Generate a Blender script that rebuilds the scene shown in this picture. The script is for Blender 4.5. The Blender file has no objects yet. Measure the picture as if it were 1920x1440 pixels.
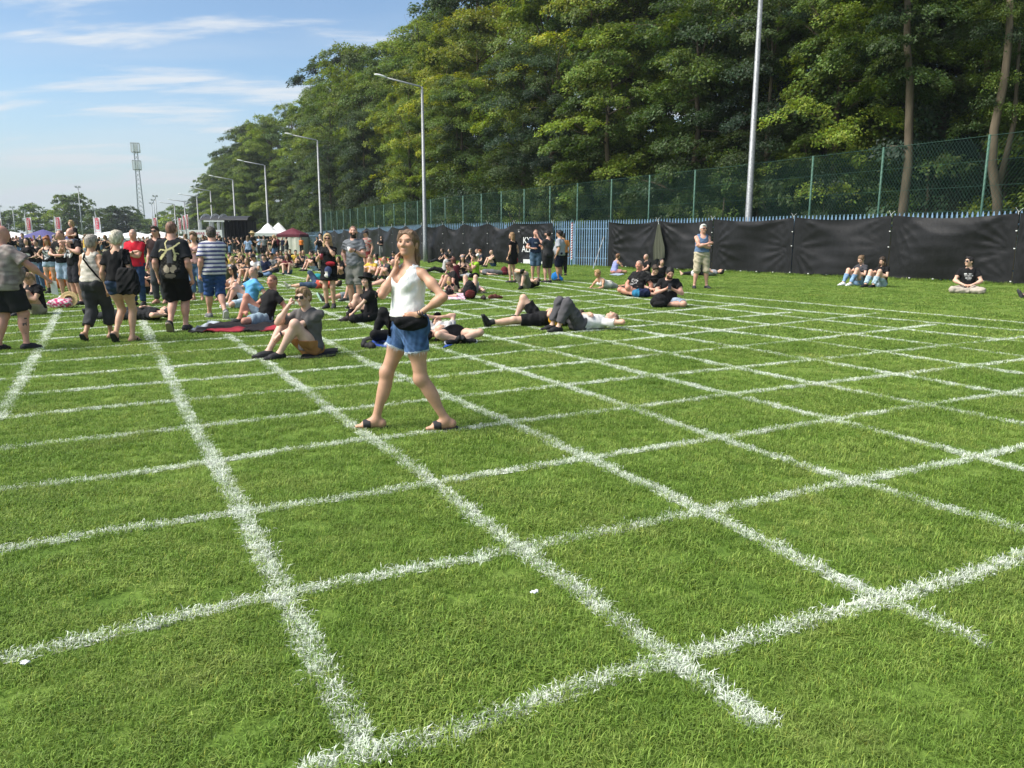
import bpy, math, random, os
import numpy as np
from mathutils import Vector, Matrix, Euler

random.seed(7); RNG = np.random.default_rng(11)
R = math.radians
SC = bpy.context.scene
COL = SC.collection

# ------------------------------------------------------------------ camera
F_PX, HOR, CAM_H = 1460.0, 438.0, 1.65          # focal length and horizon row of the 1920 x 1440 photograph
PITCH = math.atan((720 - HOR) / F_PX)
cam_d = bpy.data.cameras.new('camera'); cam = bpy.data.objects.new('camera', cam_d); COL.objects.link(cam)
cam_d.sensor_width = 36; cam_d.lens = F_PX / 1920 * 36; cam_d.clip_start = .05; cam_d.clip_end = 4000
cam.location = (0, 0, CAM_H); cam.rotation_euler = (math.pi / 2 - PITCH, 0, 0)
SC.camera = cam

# ------------------------------------------------------------------ sky, sun, exposure
SUN_EL, SUN_AZ = R(50), R(-106)                   # sun to the left of the view, a little in front; azimuth from +Y
W = bpy.data.worlds.new('World'); SC.world = W; W.use_nodes = True
nt = W.node_tree; nt.nodes.clear()
def wn(t, **k):
    n = nt.nodes.new(t)
    for a, b in k.items(): setattr(n, a, b)
    return n
def wmath(op, a, b=None, clamp=False):
    n = wn('ShaderNodeMath', operation=op, use_clamp=clamp)
    for i, v in enumerate((a, b)):
        if v is None: continue
        if isinstance(v, (int, float)): n.inputs[i].default_value = v
        else: nt.links.new(v, n.inputs[i])
    return n.outputs[0]
sky = wn('ShaderNodeTexSky', sky_type='NISHITA', sun_disc=False)
sky.sun_elevation = SUN_EL; sky.sun_rotation = SUN_AZ
sky.altitude = 0; sky.air_density = 1.0; sky.dust_density = .6; sky.ozone_density = 1.0
tc = wn('ShaderNodeTexCoord'); sep = wn('ShaderNodeSeparateXYZ'); nt.links.new(tc.outputs['Generated'], sep.inputs[0])
zc = wmath('MAXIMUM', sep.outputs[2], 0.0); den = wmath('ADD', zc, .14)
cmb = wn('ShaderNodeCombineXYZ')
nt.links.new(wmath('DIVIDE', sep.outputs[0], den), cmb.inputs[0]); nt.links.new(wmath('DIVIDE', sep.outputs[1], den), cmb.inputs[1])
def cloud(scale, stretch, off, lo, hi, rot=0.0, det=7):
    mp = wn('ShaderNodeMapping'); mp.inputs['Location'].default_value = off; mp.inputs['Scale'].default_value = stretch
    mp.inputs['Rotation'].default_value = (0, 0, rot)
    nt.links.new(cmb.outputs[0], mp.inputs[0])
    nz = wn('ShaderNodeTexNoise'); nz.inputs['Scale'].default_value = scale; nz.inputs['Detail'].default_value = det
    nz.inputs['Roughness'].default_value = .58; nz.inputs['Distortion'].default_value = .25
    nt.links.new(mp.outputs[0], nz.inputs[0])
    mr = wn('ShaderNodeMapRange', interpolation_type='SMOOTHSTEP'); mr.inputs[1].default_value = lo; mr.inputs[2].default_value = hi
    nt.links.new(nz.outputs[0], mr.inputs[0]); return mr.outputs[0]
c1 = cloud(1.25, (.75, 2.3, 1), (4.3, 2.6, 0), .46, .64, R(14))
c2 = cloud(.9, (.5, 1.2, 1), (1.3, 8.2, 0), .42, .85, R(-8), 4)
fac = wmath('MAXIMUM', wmath('MULTIPLY', c1, .85), wmath('MULTIPLY', c2, .45))
mixc = wn('ShaderNodeMix', data_type='RGBA'); mixc.inputs['B'].default_value = (3.7, 3.85, 4.0, 1)
tint = wn('ShaderNodeMix', data_type='RGBA', blend_type='MULTIPLY'); tint.inputs['Factor'].default_value = 1; tint.inputs['B'].default_value = (.60, .66, .70, 1); nt.links.new(sky.outputs[0], tint.inputs['A'])
nt.links.new(fac, mixc.inputs['Factor']); nt.links.new(tint.outputs['Result'], mixc.inputs['A'])
hz = wn('ShaderNodeMapRange', interpolation_type='SMOOTHERSTEP'); hz.inputs[1].default_value = .19; hz.inputs[2].default_value = -.03
hz.inputs[3].default_value = 0; hz.inputs[4].default_value = .80; nt.links.new(sep.outputs[2], hz.inputs[0])
mixh = wn('ShaderNodeMix', data_type='RGBA'); mixh.inputs['B'].default_value = (2.35, 2.68, 2.98, 1)
nt.links.new(hz.outputs[0], mixh.inputs['Factor']); nt.links.new(mixc.outputs['Result'], mixh.inputs['A'])
bg = wn('ShaderNodeBackground'); bg.inputs[1].default_value = .10
nt.links.new(mixh.outputs['Result'], bg.inputs[0])
wo = wn('ShaderNodeOutputWorld'); nt.links.new(bg.outputs[0], wo.inputs[0])

sun_d = bpy.data.lights.new('sun', 'SUN'); sun_d.energy = 3.1; sun_d.angle = R(38); sun_d.color = (1, .95, .86)
sun = bpy.data.objects.new('sun', sun_d); COL.objects.link(sun)
sdir = Vector((math.sin(SUN_AZ) * math.cos(SUN_EL), math.cos(SUN_AZ) * math.cos(SUN_EL), math.sin(SUN_EL)))
sun.rotation_euler = sdir.to_track_quat('Z', 'Y').to_euler(); sun.location = sdir * 60 + Vector((0, 20, 0))
SC.view_settings.view_transform = 'Standard'; SC.view_settings.look = 'None'; SC.view_settings.gamma = 1
SC.view_settings.exposure = 1.2; SC.view_settings.use_curve_mapping = False
SC.cycles.max_bounces = 6; SC.cycles.transparent_max_bounces = 12
SC.cycles.use_denoising = True

def vec(*a): return np.array(a[0] if len(a) == 1 else a, float)
def nrm(v): v = np.asarray(v, float); return v / (np.linalg.norm(v) + 1e-9)
# ------------------------------------------------------------------ terrain and pixel-to-ground survey
def gz(x, y):
    t = np.clip(np.asarray(y, float) - 20, 0, None); return np.where(t < 110, -.00012 * t * t, -.00012 * 110 * 110 - .012 * (t - 110))
def ray(u, v):
    a = (u - 960) / F_PX; b = (v - 720) / F_PX; c, s = math.cos(PITCH), math.sin(PITCH)
    return np.array([a, c - b * s, -s - b * c])
def ground(u, v):
    """the point of the lawn that the survey of the photograph gives for this pixel"""
    d = ray(u, v); z = 0.0
    for _ in range(40):
        t = (z - CAM_H) / min(d[2], -1e-4); p = d * t; z = float(gz(p[0], p[1]))
    return np.array([p[0], p[1], z])
def at(u, y, v=None):
    """point at distance y in the direction of column u (and row v if given)"""
    d = ray(u, 438 if v is None else v); t = y / d[1]
    return np.array([d[0] * t, y, CAM_H + d[2] * t if v is not None else float(gz(0, y))])

# ------------------------------------------------------------------ helpers
def tag(o, label=None, cat=None, group=None, kind=None):
    if label: o['label'] = label
    if cat: o['category'] = cat
    if group: o['group'] = group
    if kind: o['kind'] = kind
    return o
def link(o, parent=None):
    COL.objects.link(o)
    if parent is not None: o.parent = parent
    return o
def empty(name, loc=(0, 0, 0), rz=0):
    o = bpy.data.objects.new(name, None); o.location = loc; o.rotation_euler = (0, 0, rz); o.empty_display_size = .1
    return link(o)
def mesh(name, V, Fc, smooth=False, col=None):
    me = bpy.data.meshes.new(name)
    V = np.asarray(V, np.float32)
    if isinstance(Fc, np.ndarray):
        k = Fc.shape[1]; n = len(Fc)
        me.vertices.add(len(V)); me.vertices.foreach_set('co', V.ravel())
        me.loops.add(n * k); me.loops.foreach_set('vertex_index', Fc.astype(np.int32).ravel())
        me.polygons.add(n); me.polygons.foreach_set('loop_start', np.arange(0, n * k, k, dtype=np.int32))
        me.update(calc_edges=True)
    else:
        me.from_pydata([tuple(v) for v in V], [], Fc); me.update()
    if col is not None:
        a = me.color_attributes.new('Col', 'FLOAT_COLOR', 'POINT')
        c = np.ones((len(V), 4), np.float32); c[:, :3] = col; a.data.foreach_set('color', c.ravel())
    if smooth: me.polygons.foreach_set('use_smooth', np.ones(len(me.polygons), bool))
    return me
def obj(name, me, mat=None, parent=None, color=None, loc=None):
    o = bpy.data.objects.new(name, me)
    if mat and not me.materials: me.materials.append(mat)
    if color is not None: o.color = (*color[:3], 1)
    if loc is not None: o.location = loc
    return link(o, parent)
class MB:
    """collects boxes, tubes and sheets into one mesh"""
    def __init__(s): s.V = []; s.F = []
    def add(s, V, Fs):
        k = len(s.V); s.V += [tuple(map(float, v)) for v in V]; s.F += [tuple(i + k for i in f) for f in Fs]; return s
    def box(s, c, size, rz=0, R3=None):
        hx, hy, hz_ = np.array(size) / 2
        P = np.array([(x, y, z) for x in (-hx, hx) for y in (-hy, hy) for z in (-hz_, hz_)])
        if R3 is None: cz, sz = math.cos(rz), math.sin(rz); R3 = np.array([[cz, -sz, 0], [sz, cz, 0], [0, 0, 1]])
        return s.add(P @ np.asarray(R3).T + np.array(c), [(0, 1, 3, 2), (4, 6, 7, 5), (0, 4, 5, 1), (2, 3, 7, 6), (0, 2, 6, 4), (1, 5, 7, 3)])
    def tube(s, pts, r, n=8, cap=True):
        pts = [np.array(p, float) for p in pts]; rs = r if hasattr(r, '__len__') else [r] * len(pts)
        rings = []
        for i, p in enumerate(pts):
            t = pts[min(i + 1, len(pts) - 1)] - pts[max(i - 1, 0)]; t /= np.linalg.norm(t) + 1e-9
            a = np.cross(t, (0, 0, 1) if abs(t[2]) < .9 else (1, 0, 0)); a /= np.linalg.norm(a); b = np.cross(t, a)
            rings.append([p + rs[i] * (math.cos(q) * a + math.sin(q) * b) for q in np.linspace(0, 2 * math.pi, n, endpoint=False)])
        V = [v for g in rings for v in g]; Fs = []
        for i in range(len(pts) - 1):
            for j in range(n): Fs.append((i * n + j, i * n + (j + 1) % n, (i + 1) * n + (j + 1) % n, (i + 1) * n + j))
        if cap: Fs += [tuple(range(n))[::-1], tuple((len(pts) - 1) * n + j for j in range(n))]
        return s.add(V, Fs)
    def mesh(s, name, smooth=False): return mesh(name, s.V, s.F, smooth)
    def build(s, name, mat, parent=None, smooth=False, color=None): return obj(name, s.mesh(name, smooth), mat, parent, color)
def text_mesh(name, body, size, bold=0.0, extrude=.0015):
    cu = bpy.data.curves.new(name, 'FONT'); cu.body = body; cu.size = size; cu.align_x = 'CENTER'; cu.align_y = 'CENTER'; cu.extrude = extrude; cu.resolution_u = 3; cu.offset = bold
    o = bpy.data.objects.new(name, cu); COL.objects.link(o)
    dg = bpy.context.evaluated_depsgraph_get(); me = bpy.data.meshes.new_from_object(o.evaluated_get(dg)); me.name = name
    bpy.data.objects.remove(o); me.materials.clear(); return me

# ------------------------------------------------------------------ materials
MATS = {}
def mat(name, base=(.5, .5, .5), rough=.8, noise=0.0, nscale=20.0, bump=0.0, bscale=120.0, use_col=False, use_obj=False, metallic=0.0,
        stretch=(1, 1, 1), transl=0.0, spec=.3, nlow=None, rand=0.0, sheen=0.0):
    """Principled material: colour x vertex colour x object colour, broken up by noise; optional bump and translucency"""
    if name in MATS: return MATS[name]
    m = bpy.data.materials.new(name); m.use_nodes = True; t = m.node_tree; t.nodes.clear(); N = t.nodes.new; L = t.links.new
    out = N('ShaderNodeOutputMaterial'); b = N('ShaderNodeBsdfPrincipled')
    b.inputs['Roughness'].default_value = rough; b.inputs['Metallic'].default_value = metallic; b.inputs['Specular IOR Level'].default_value = spec
    if sheen: b.inputs['Sheen Weight'].default_value = sheen
    rgb = N('ShaderNodeRGB'); rgb.outputs[0].default_value = (*base, 1); c = rgb.outputs[0]
    def mul(a, bsock):
        x = N('ShaderNodeMix'); x.data_type = 'RGBA'; x.blend_type = 'MULTIPLY'; x.inputs['Factor'].default_value = 1
        L(a, x.inputs['A']); L(bsock, x.inputs['B']); return x.outputs['Result']
    if use_col: a = N('ShaderNodeAttribute'); a.attribute_name = 'Col'; c = mul(c, a.outputs['Color'])
    oi = N('ShaderNodeObjectInfo')
    if use_obj: c = mul(c, oi.outputs['Color'])
    tcn = N('ShaderNodeTexCoord'); mp = N('ShaderNodeMapping'); mp.inputs['Scale'].default_value = stretch; L(tcn.outputs['Object'], mp.inputs[0])
    if noise:
        nz = N('ShaderNodeTexNoise'); nz.inputs['Scale'].default_value = nscale; nz.inputs['Detail'].default_value = 5; L(mp.outputs[0], nz.inputs[0])
        mr = N('ShaderNodeMapRange'); mr.inputs[1].default_value = .3; mr.inputs[2].default_value = .7; mr.inputs[3].default_value = 1 - noise; mr.inputs[4].default_value = 1 + noise * .8
        L(nz.outputs[0], mr.inputs[0]); c = mul(c, mr.outputs[0])
    if rand:
        mr = N('ShaderNodeMapRange'); mr.inputs[3].default_value = 1 - rand; mr.inputs[4].default_value = 1 + rand; L(oi.outputs['Random'], mr.inputs[0]); c = mul(c, mr.outputs[0])
    L(c, b.inputs['Base Color'])
    if bump:
        nz = N('ShaderNodeTexNoise'); nz.inputs['Scale'].default_value = bscale; nz.inputs['Detail'].default_value = 4; L(mp.outputs[0], nz.inputs[0])
        bp = N('ShaderNodeBump'); bp.inputs['Strength'].default_value = bump; bp.inputs['Distance'].default_value = .02; L(nz.outputs[0], bp.inputs['Height']); L(bp.outputs[0], b.inputs['Normal'])
    s = b.outputs[0]
    if transl:
        tr = N('ShaderNodeBsdfTranslucent'); L(c, tr.inputs[0]); mx = N('ShaderNodeMixShader'); mx.inputs[0].default_value = transl; L(s, mx.inputs[1]); L(tr.outputs[0], mx.inputs[2]); s = mx.outputs[0]
    L(s, out.inputs[0]); MATS[name] = m; return m
# ------------------------------------------------------------------ lawn and hillside
def line_of(pts): return np.array([ground(*p) for p in pts])
FENCE = np.array([(27.5, 10.5), (16.75, 25.3), (9.15, 35.3), (1.25, 44.2), (-5.6, 51.5), (-21.2, 85.0), (-31.5, 103.0), (-44, 124), (-58, 150), (-84, 200)])   # foot of the palisade
SEG = np.linalg.norm(np.diff(FENCE, axis=0), axis=1); CUM = np.concatenate([[0], np.cumsum(SEG)])
def fence_at(s, off=0.0):
    """point s metres along the fence, off metres behind it; also its direction"""
    i = int(np.clip(np.searchsorted(CUM, s) - 1, 0, len(SEG) - 1)); d = (FENCE[i + 1] - FENCE[i]) / SEG[i]; n = np.array([d[1], -d[0]])
    p = FENCE[i] + d * (s - CUM[i]) + n * off; return np.array([p[0], p[1], float(gz(p[0], p[1]))]), d, n
_TS = np.arange(0, CUM[-1], .05); _TI = np.clip(np.searchsorted(CUM, _TS) - 1, 0, len(SEG) - 1); _TD = (FENCE[_TI + 1] - FENCE[_TI]) / SEG[_TI][:, None]; _TN = np.stack([_TD[:, 1], -_TD[:, 0]], 1); _TP = FENCE[_TI] + _TD * (_TS - CUM[_TI])[:, None]
def fence_s(u, off=0.0, z=1.0):
    """distance along the fence at which a line off metres behind it, z above the ground, crosses column u"""
    P = _TP + _TN * off; dep = P[:, 1] * math.cos(PITCH) - (z - CAM_H) * math.sin(PITCH); e = np.abs(960 + F_PX * P[:, 0] / dep - u); e[P[:, 1] < 4] = 1e9
    return float(_TS[int(np.argmin(e))])

LAWN = mat('lawn_turf', (.085, .150, .028), .95, noise=.0, spec=.1)
def turf_material():
    m = LAWN; t = m.node_tree; N = t.nodes.new; L = t.links.new; b = next(n for n in t.nodes if n.type == 'BSDF_PRINCIPLED')
    g = N('ShaderNodeNewGeometry'); col = None
    def noise(scale, stretch=(1, 1, 1), det=5):
        mp = N('ShaderNodeMapping'); mp.inputs['Scale'].default_value = stretch; L(g.outputs['Position'], mp.inputs[0]); n = N('ShaderNodeTexNoise'); n.inputs['Scale'].default_value = scale; n.inputs['Detail'].default_value = det; L(mp.outputs[0], n.inputs[0]); return n.outputs[0]
    rmp = N('ShaderNodeValToRGB'); e = rmp.color_ramp.elements
    e[0].position = .32; e[0].color = (.065, .118, .020, 1); e[1].position = .72; e[1].color = (.160, .230, .048, 1); k = e.new(.5); k.color = (.105, .172, .030, 1)
    ad = N('ShaderNodeMath'); ad.operation = 'ADD'; L(noise(.45), ad.inputs[0]); sc = N('ShaderNodeMath'); sc.operation = 'MULTIPLY_ADD'; sc.inputs[1].default_value = .55; sc.inputs[2].default_value = -.27; L(noise(6), sc.inputs[0]); L(sc.outputs[0], ad.inputs[1])
    L(ad.outputs[0], rmp.inputs[0]); L(rmp.outputs[0], b.inputs['Base Color'])
    bp = N('ShaderNodeBump'); bp.inputs['Strength'].default_value = .6; bp.inputs['Distance'].default_value = .05; L(noise(28), bp.inputs['Height']); L(bp.outputs[0], b.inputs['Normal'])
turf_material()
xs = np.concatenate([np.linspace(-700, -60, 17), np.linspace(-55, 55, 56), np.linspace(60, 700, 17)]); ys = np.concatenate([np.linspace(-40, 150, 96), np.linspace(160, 1200, 30)])
XX, YY = np.meshgrid(xs, ys); V = np.stack([XX, YY, gz(XX, YY)], -1).reshape(-1, 3); nx, ny = len(xs), len(ys)
I = np.arange(nx * ny).reshape(ny, nx); Q = np.stack([I[:-1, :-1], I[:-1, 1:], I[1:, 1:], I[1:, :-1]], -1).reshape(-1, 4)
tag(obj('lawn', mesh('lawn', V, Q, True), LAWN), kind='structure')

SOIL = mat('woodland_soil', (.028, .026, .014), .95, noise=.5, nscale=1.3, bump=.5, bscale=6)
def hill_h(off): return np.where(off < 2.2, .04, .04 + 16 * (1 - np.exp(-np.clip(off - 2.2, 0, None) / 22)))
offs = np.array([1.2, 2.2, 3.5, 5, 7, 10, 14, 19, 25, 33, 45, 70]); ss = np.arange(-30, CUM[-1] + 1, 3.0); V = []
for s in ss:
    for o in offs:
        p, d, n = fence_at(s, o); w = (.5 * math.sin(p[0] * .31) + .5 * math.sin(p[1] * .23 + 1)) * min(o / 12, 1.0); V.append((p[0], p[1], p[2] + float(hill_h(o)) + w))
I = np.arange(len(V)).reshape(len(ss), len(offs)); Q = np.stack([I[:-1, :-1], I[1:, :-1], I[1:, 1:], I[:-1, 1:]], -1).reshape(-1, 4)[:, ::-1]
tag(obj('hillside', mesh('hillside', V, Q, True), SOIL), kind='structure')
def hill_at(s, off): p, d, n = fence_at(s, off); return np.array([p[0], p[1], p[2] + float(hill_h(np.array(off))) - .15])

# ------------------------------------------------------------------ trees
def leaf_mat(name, base, transl=.32):
    m = mat(name, base, .55, use_obj=True, rand=.0, spec=.35)
    t = m.node_tree; N = t.nodes.new; L = t.links.new; b = next(n for n in t.nodes if n.type == 'BSDF_PRINCIPLED'); src = b.inputs['Base Color'].links[0].from_socket
    a = N('ShaderNodeAttribute'); a.attribute_name = 'Col'; x = N('ShaderNodeMix'); x.data_type = 'RGBA'; x.blend_type = 'MULTIPLY'; x.inputs['Factor'].default_value = 1; L(src, x.inputs['A']); L(a.outputs['Color'], x.inputs['B']); c = x.outputs['Result']
    L(c, b.inputs['Base Color']); tr = N('ShaderNodeBsdfTranslucent'); mx2 = N('ShaderNodeMix'); mx2.data_type = 'RGBA'; mx2.blend_type = 'MULTIPLY'; mx2.inputs['Factor'].default_value = 1; mx2.inputs['B'].default_value = (1.3, 1.25, .55, 1)
    L(c, mx2.inputs['A']); L(mx2.outputs['Result'], tr.inputs[0]); mx = N('ShaderNodeMixShader'); mx.inputs[0].default_value = transl; L(b.outputs[0], mx.inputs[1]); L(tr.outputs[0], mx.inputs[2])
    out = next(n for n in t.nodes if n.type == 'OUTPUT_MATERIAL'); L(mx.outputs[0], out.inputs[0]); return m
LEAF = leaf_mat('leaves', (1, 1, 1), .38)
BARK = mat('bark', (.105, .080, .055), .9, noise=.35, nscale=5, bump=.8, bscale=14, stretch=(1, 1, .25), use_obj=True)
def leaves_mesh(name, cen, nor, size, rng, droop=.5, jit=.45, colvar=.22, asp=.55, fold=.25, along=None, tone=None):
    """one folded leaf (two quads sharing the midrib would cost more: a kite of two triangles) at every centre"""
    n = len(cen); nv = nor + rng.normal(scale=jit, size=(n, 3)); nv /= np.linalg.norm(nv, axis=1)[:, None]
    a = rng.normal(size=(n, 3)) if along is None else along + rng.normal(scale=.5, size=(n, 3)); a[:, 2] -= droop; a -= nv * (a * nv).sum(1)[:, None]; a /= np.linalg.norm(a, axis=1)[:, None] + 1e-9
    b = np.cross(nv, a); s = (size * rng.uniform(.6, 1.35, n))[:, None]
    V = np.stack([cen, cen + a * s * .45 + b * s * asp * .5 + nv * s * fold * .3, cen + a * s, cen + a * s * .45 - b * s * asp * .5 + nv * s * fold * .3], 1).reshape(-1, 3)
    Q = np.arange(4 * n).reshape(n, 4)
    c = np.ones((n, 3)) * rng.normal(1, colvar, (n, 1)).clip(.45, 1.7); c[:, 0] *= rng.normal(1, .12, n).clip(.7, 1.4)
    if tone is not None: c *= tone
    return mesh(name, V, Q, False, np.repeat(c, 4, 0))
def crown_mesh(name, rng, rx=3.4, h=9.0, n_spray=170, n_leaf=90, leaf=.17, spray=.85, lobes=9, low=0.0, flat=.38, thin=.0):
    """foliage: sprays of leaves layered on the boughs of an uneven crown of half width rx from z = low to z = h"""
    lob = []
    for i in range(lobes):
        t = (i + .5) / lobes; z = low + (h - low) * (.06 + .90 * t); w = rx * (math.sin(math.pi * min(max(.14 + .80 * t, 0), 1)) ** .6); q = i * 2.39996 + rng.uniform(-.4, .4)
        rr = w * (rng.uniform(.15, .5) if i % 4 == 0 else rng.uniform(.55, .95)); lob.append((np.array([math.cos(q) * rr, math.sin(q) * rr, z + rng.normal(scale=.25)]), rng.uniform(.75, 1.25) * spray * 1.45, rng.uniform(.35, .55) * spray))
    C, N_, A, T = [], [], [], []
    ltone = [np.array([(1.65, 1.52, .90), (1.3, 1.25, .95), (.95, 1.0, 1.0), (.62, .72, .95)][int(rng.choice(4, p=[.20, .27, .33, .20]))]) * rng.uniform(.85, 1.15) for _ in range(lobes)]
    for k in range(n_spray):
        c0, rw, rh = lob[k % lobes]; out = np.array([c0[0], c0[1], 0]) / (math.hypot(c0[0], c0[1]) + 1e-6); tg = np.array([-out[1], out[0], 0])
        ra, qa = math.sqrt(rng.random()), rng.uniform(0, 2 * math.pi); ox, oy = ra * math.cos(qa) * rw * 1.35, ra * math.sin(qa) * rw * .9
        p = c0 + out * ox + tg * oy + np.array([0, 0, rh * (1 - ra * ra) * rng.uniform(.3, 1.1) - .30 * max(ox, 0) - .12 * ra * rw])
        nn = out * (.30 + .35 * ra) + tg * (oy / rw * .4) + np.array([0, 0, .85]) + rng.normal(scale=.16, size=3); nn /= np.linalg.norm(nn)
        t1 = np.cross(nn, (0, 0, 1)); t1 /= np.linalg.norm(t1) + 1e-9; t2 = np.cross(nn, t1); m = int(n_leaf * rng.uniform(.6, 1.4)); sr = spray * rng.uniform(.4, .8)
        rad = np.sqrt(rng.random(m)) * sr; an = rng.uniform(0, 2 * math.pi, m)
        loc = (np.cos(an) * rad)[:, None] * t1 + (np.sin(an) * rad * rng.uniform(.5, 1))[:, None] * t2 + nn * (rng.normal(scale=.06 + flat * .12, size=m) - .35 * (rad / sr) ** 2 * sr)[:, None]
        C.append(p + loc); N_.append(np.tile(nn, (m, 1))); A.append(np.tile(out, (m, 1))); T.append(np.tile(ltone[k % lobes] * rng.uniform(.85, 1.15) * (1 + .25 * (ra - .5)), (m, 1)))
    C = np.concatenate(C); N_ = np.concatenate(N_); A = np.concatenate(A)
    return leaves_mesh(name, C, N_, leaf, rng, along=A, tone=np.concatenate(T)), lob
def trunk_mesh(name, rng, h, r0, lob, lean=0.0, bare=0.0):
    mb = MB(); n = 8; pts = []; x = y = 0.0
    for i in range(n):
        t = i / (n - 1); x += rng.normal(scale=.10) + lean / n; y += rng.normal(scale=.10); pts.append((x, y, h * .86 * t - .5))
    mb.tube(pts, [r0 * (1.25 if i == 0 else 1) * (1 - .80 * i / (n - 1)) for i in range(n)], 9); P = np.array(pts)
    for c, rw, rh in lob[::3]:
        i = int(np.clip(np.searchsorted(P[:, 2], c[2] - rw * .9), 1, n - 2)); p = P[i]; m = (p + c) / 2 + np.array([0, 0, -.15 * rw]); e = c + (c - p) * .25; ra = r0 * .34 * (1 - .6 * i / n)
        mb.tube([p, m, c, e], [ra, ra * .75, ra * .45, ra * .15], 6)
        for _ in range(2):
            q = c + rng.normal(size=3) * np.array([rw, rw, rh]) * .6; mb.tube([m, (m + q) / 2 + (0, 0, .1), q], [ra * .45, ra * .3, ra * .08], 5)
    return mb.mesh(name, True)
trng = np.random.default_rng(5)
KINDS = []
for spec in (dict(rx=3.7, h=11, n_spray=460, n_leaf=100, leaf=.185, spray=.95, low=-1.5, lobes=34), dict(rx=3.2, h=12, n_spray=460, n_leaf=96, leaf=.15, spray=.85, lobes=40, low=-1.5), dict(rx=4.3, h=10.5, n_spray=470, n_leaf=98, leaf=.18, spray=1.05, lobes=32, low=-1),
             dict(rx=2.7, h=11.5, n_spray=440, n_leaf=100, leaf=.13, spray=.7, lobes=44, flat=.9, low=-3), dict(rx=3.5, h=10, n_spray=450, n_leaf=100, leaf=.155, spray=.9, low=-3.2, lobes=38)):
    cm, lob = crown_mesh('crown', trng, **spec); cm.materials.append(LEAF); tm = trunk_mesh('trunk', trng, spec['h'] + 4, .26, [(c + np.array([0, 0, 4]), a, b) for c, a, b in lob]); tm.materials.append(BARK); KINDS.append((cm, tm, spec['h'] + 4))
FAR_KINDS = []
for spec in (dict(rx=4.5, h=9, n_spray=230, n_leaf=40, leaf=.46, spray=1.25, low=-2.6, lobes=30), dict(rx=3.6, h=12, n_spray=230, n_leaf=40, leaf=.42, spray=1.1, lobes=34, low=-2)):
    cm, lob = crown_mesh('crown', trng, **spec); cm.materials.append(LEAF); tm = trunk_mesh('trunk', trng, spec['h'] + 3, .28, [(c + np.array([0, 0, 3]), a, b) for c, a, b in lob]); tm.materials.append(BARK); FAR_KINDS.append((cm, tm, spec['h'] + 3, 3))
DARKG, MIDG, YELG, BLUG, BRNG = (.047, .078, .018), (.098, .145, .028), (.165, .200, .034), (.042, .070, .032), (.105, .065, .026)
def tree(loc, H, kind, color, label, group, wide=1.0, rz=None, far=False, name='broadleaf_tree', barkc=(1, 1, 1), up=None):
    cm, tm, h0 = (FAR_KINDS if far else KINDS)[kind][:3]; up = (3 if far else 4) if up is None else up; k = H / h0
    t = empty(name, loc, trng.uniform(0, 6.28) if rz is None else rz); t.scale = (k * wide, k * wide, k); tag(t, label, 'tree', group)
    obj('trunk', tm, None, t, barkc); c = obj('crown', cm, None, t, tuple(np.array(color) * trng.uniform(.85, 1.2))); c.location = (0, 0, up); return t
def s_for(u, off): return fence_s(u, off, 3.0)
SIL = [(300, 360), (322, 340), (345, 318), (390, 298), (440, 264), (480, 214), (520, 204), (560, 194), (590, 178), (622, 130), (640, 62), (700, 40), (750, 34), (790, 18), (815, 2), (850, -50), (950, -150), (1100, -210), (1400, -360), (2300, -420)]
def sil(u): return float(np.interp(u, [a for a, _ in SIL], [b for _, b in SIL]))
def z_at(u, v, y): d = ray(u, v); return CAM_H + d[2] * y / d[1]
ORD = lambda n: f"{n}{'th' if 10 <= n % 100 <= 20 else {1: 'st', 2: 'nd', 3: 'rd'}.get(n % 10, 'th')}"
CNAME = {DARKG: 'dark green', MIDG: 'mid green', YELG: 'yellow-green', BLUG: 'dull blue-green', BRNG: 'browning'}
def row(us, off, frac, text, cols, kinds, low=None, wide=1.0):
    for i, u in enumerate(sorted(us, reverse=True)):
        if off < 5 and 1575 < u < 1920: continue
        o = off + trng.uniform(-.8, .8) * min(1, off / 6); s = s_for(u, o); p = hill_at(s, o); zt = z_at(u, sil(u), p[1]); H = np.clip((zt - p[2]) * frac * trng.uniform(.93, 1.04), 5.5, 24)
        c = cols[int(trng.integers(len(cols)))]; c = c(u) if callable(c) else c
        tree(p, H, int(kinds[int(trng.integers(len(kinds)))]), c, f"{CNAME[c]} tree {text}, {ORD(i + 1)} from the right", 'trees of the wood behind the fence', wide * trng.uniform(.9, 1.2) * (1.12 if H < 10 else 1))
def spread(lo, hi, step0, grow):
    """columns whose spacing shrinks with distance, from right to left"""
    u, out = hi, []
    while u > lo: out.append(u + trng.uniform(-.25, .25) * step0); st = step0 * max((u - 150) / 1500, .10) ** grow; u -= max(st, 9)
    return out
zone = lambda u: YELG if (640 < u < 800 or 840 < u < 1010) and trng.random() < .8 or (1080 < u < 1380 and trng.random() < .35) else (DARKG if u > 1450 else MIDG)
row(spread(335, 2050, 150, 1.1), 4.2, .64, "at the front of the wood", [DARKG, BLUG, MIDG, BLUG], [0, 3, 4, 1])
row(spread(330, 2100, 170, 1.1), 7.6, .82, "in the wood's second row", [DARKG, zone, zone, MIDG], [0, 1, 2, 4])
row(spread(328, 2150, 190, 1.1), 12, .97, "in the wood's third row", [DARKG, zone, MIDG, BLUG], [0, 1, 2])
row(spread(340, 2200, 210, 1.1), 19, 1.0, "in the wood's back row", [DARKG, MIDG, zone], [1, 2, 0])
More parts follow.
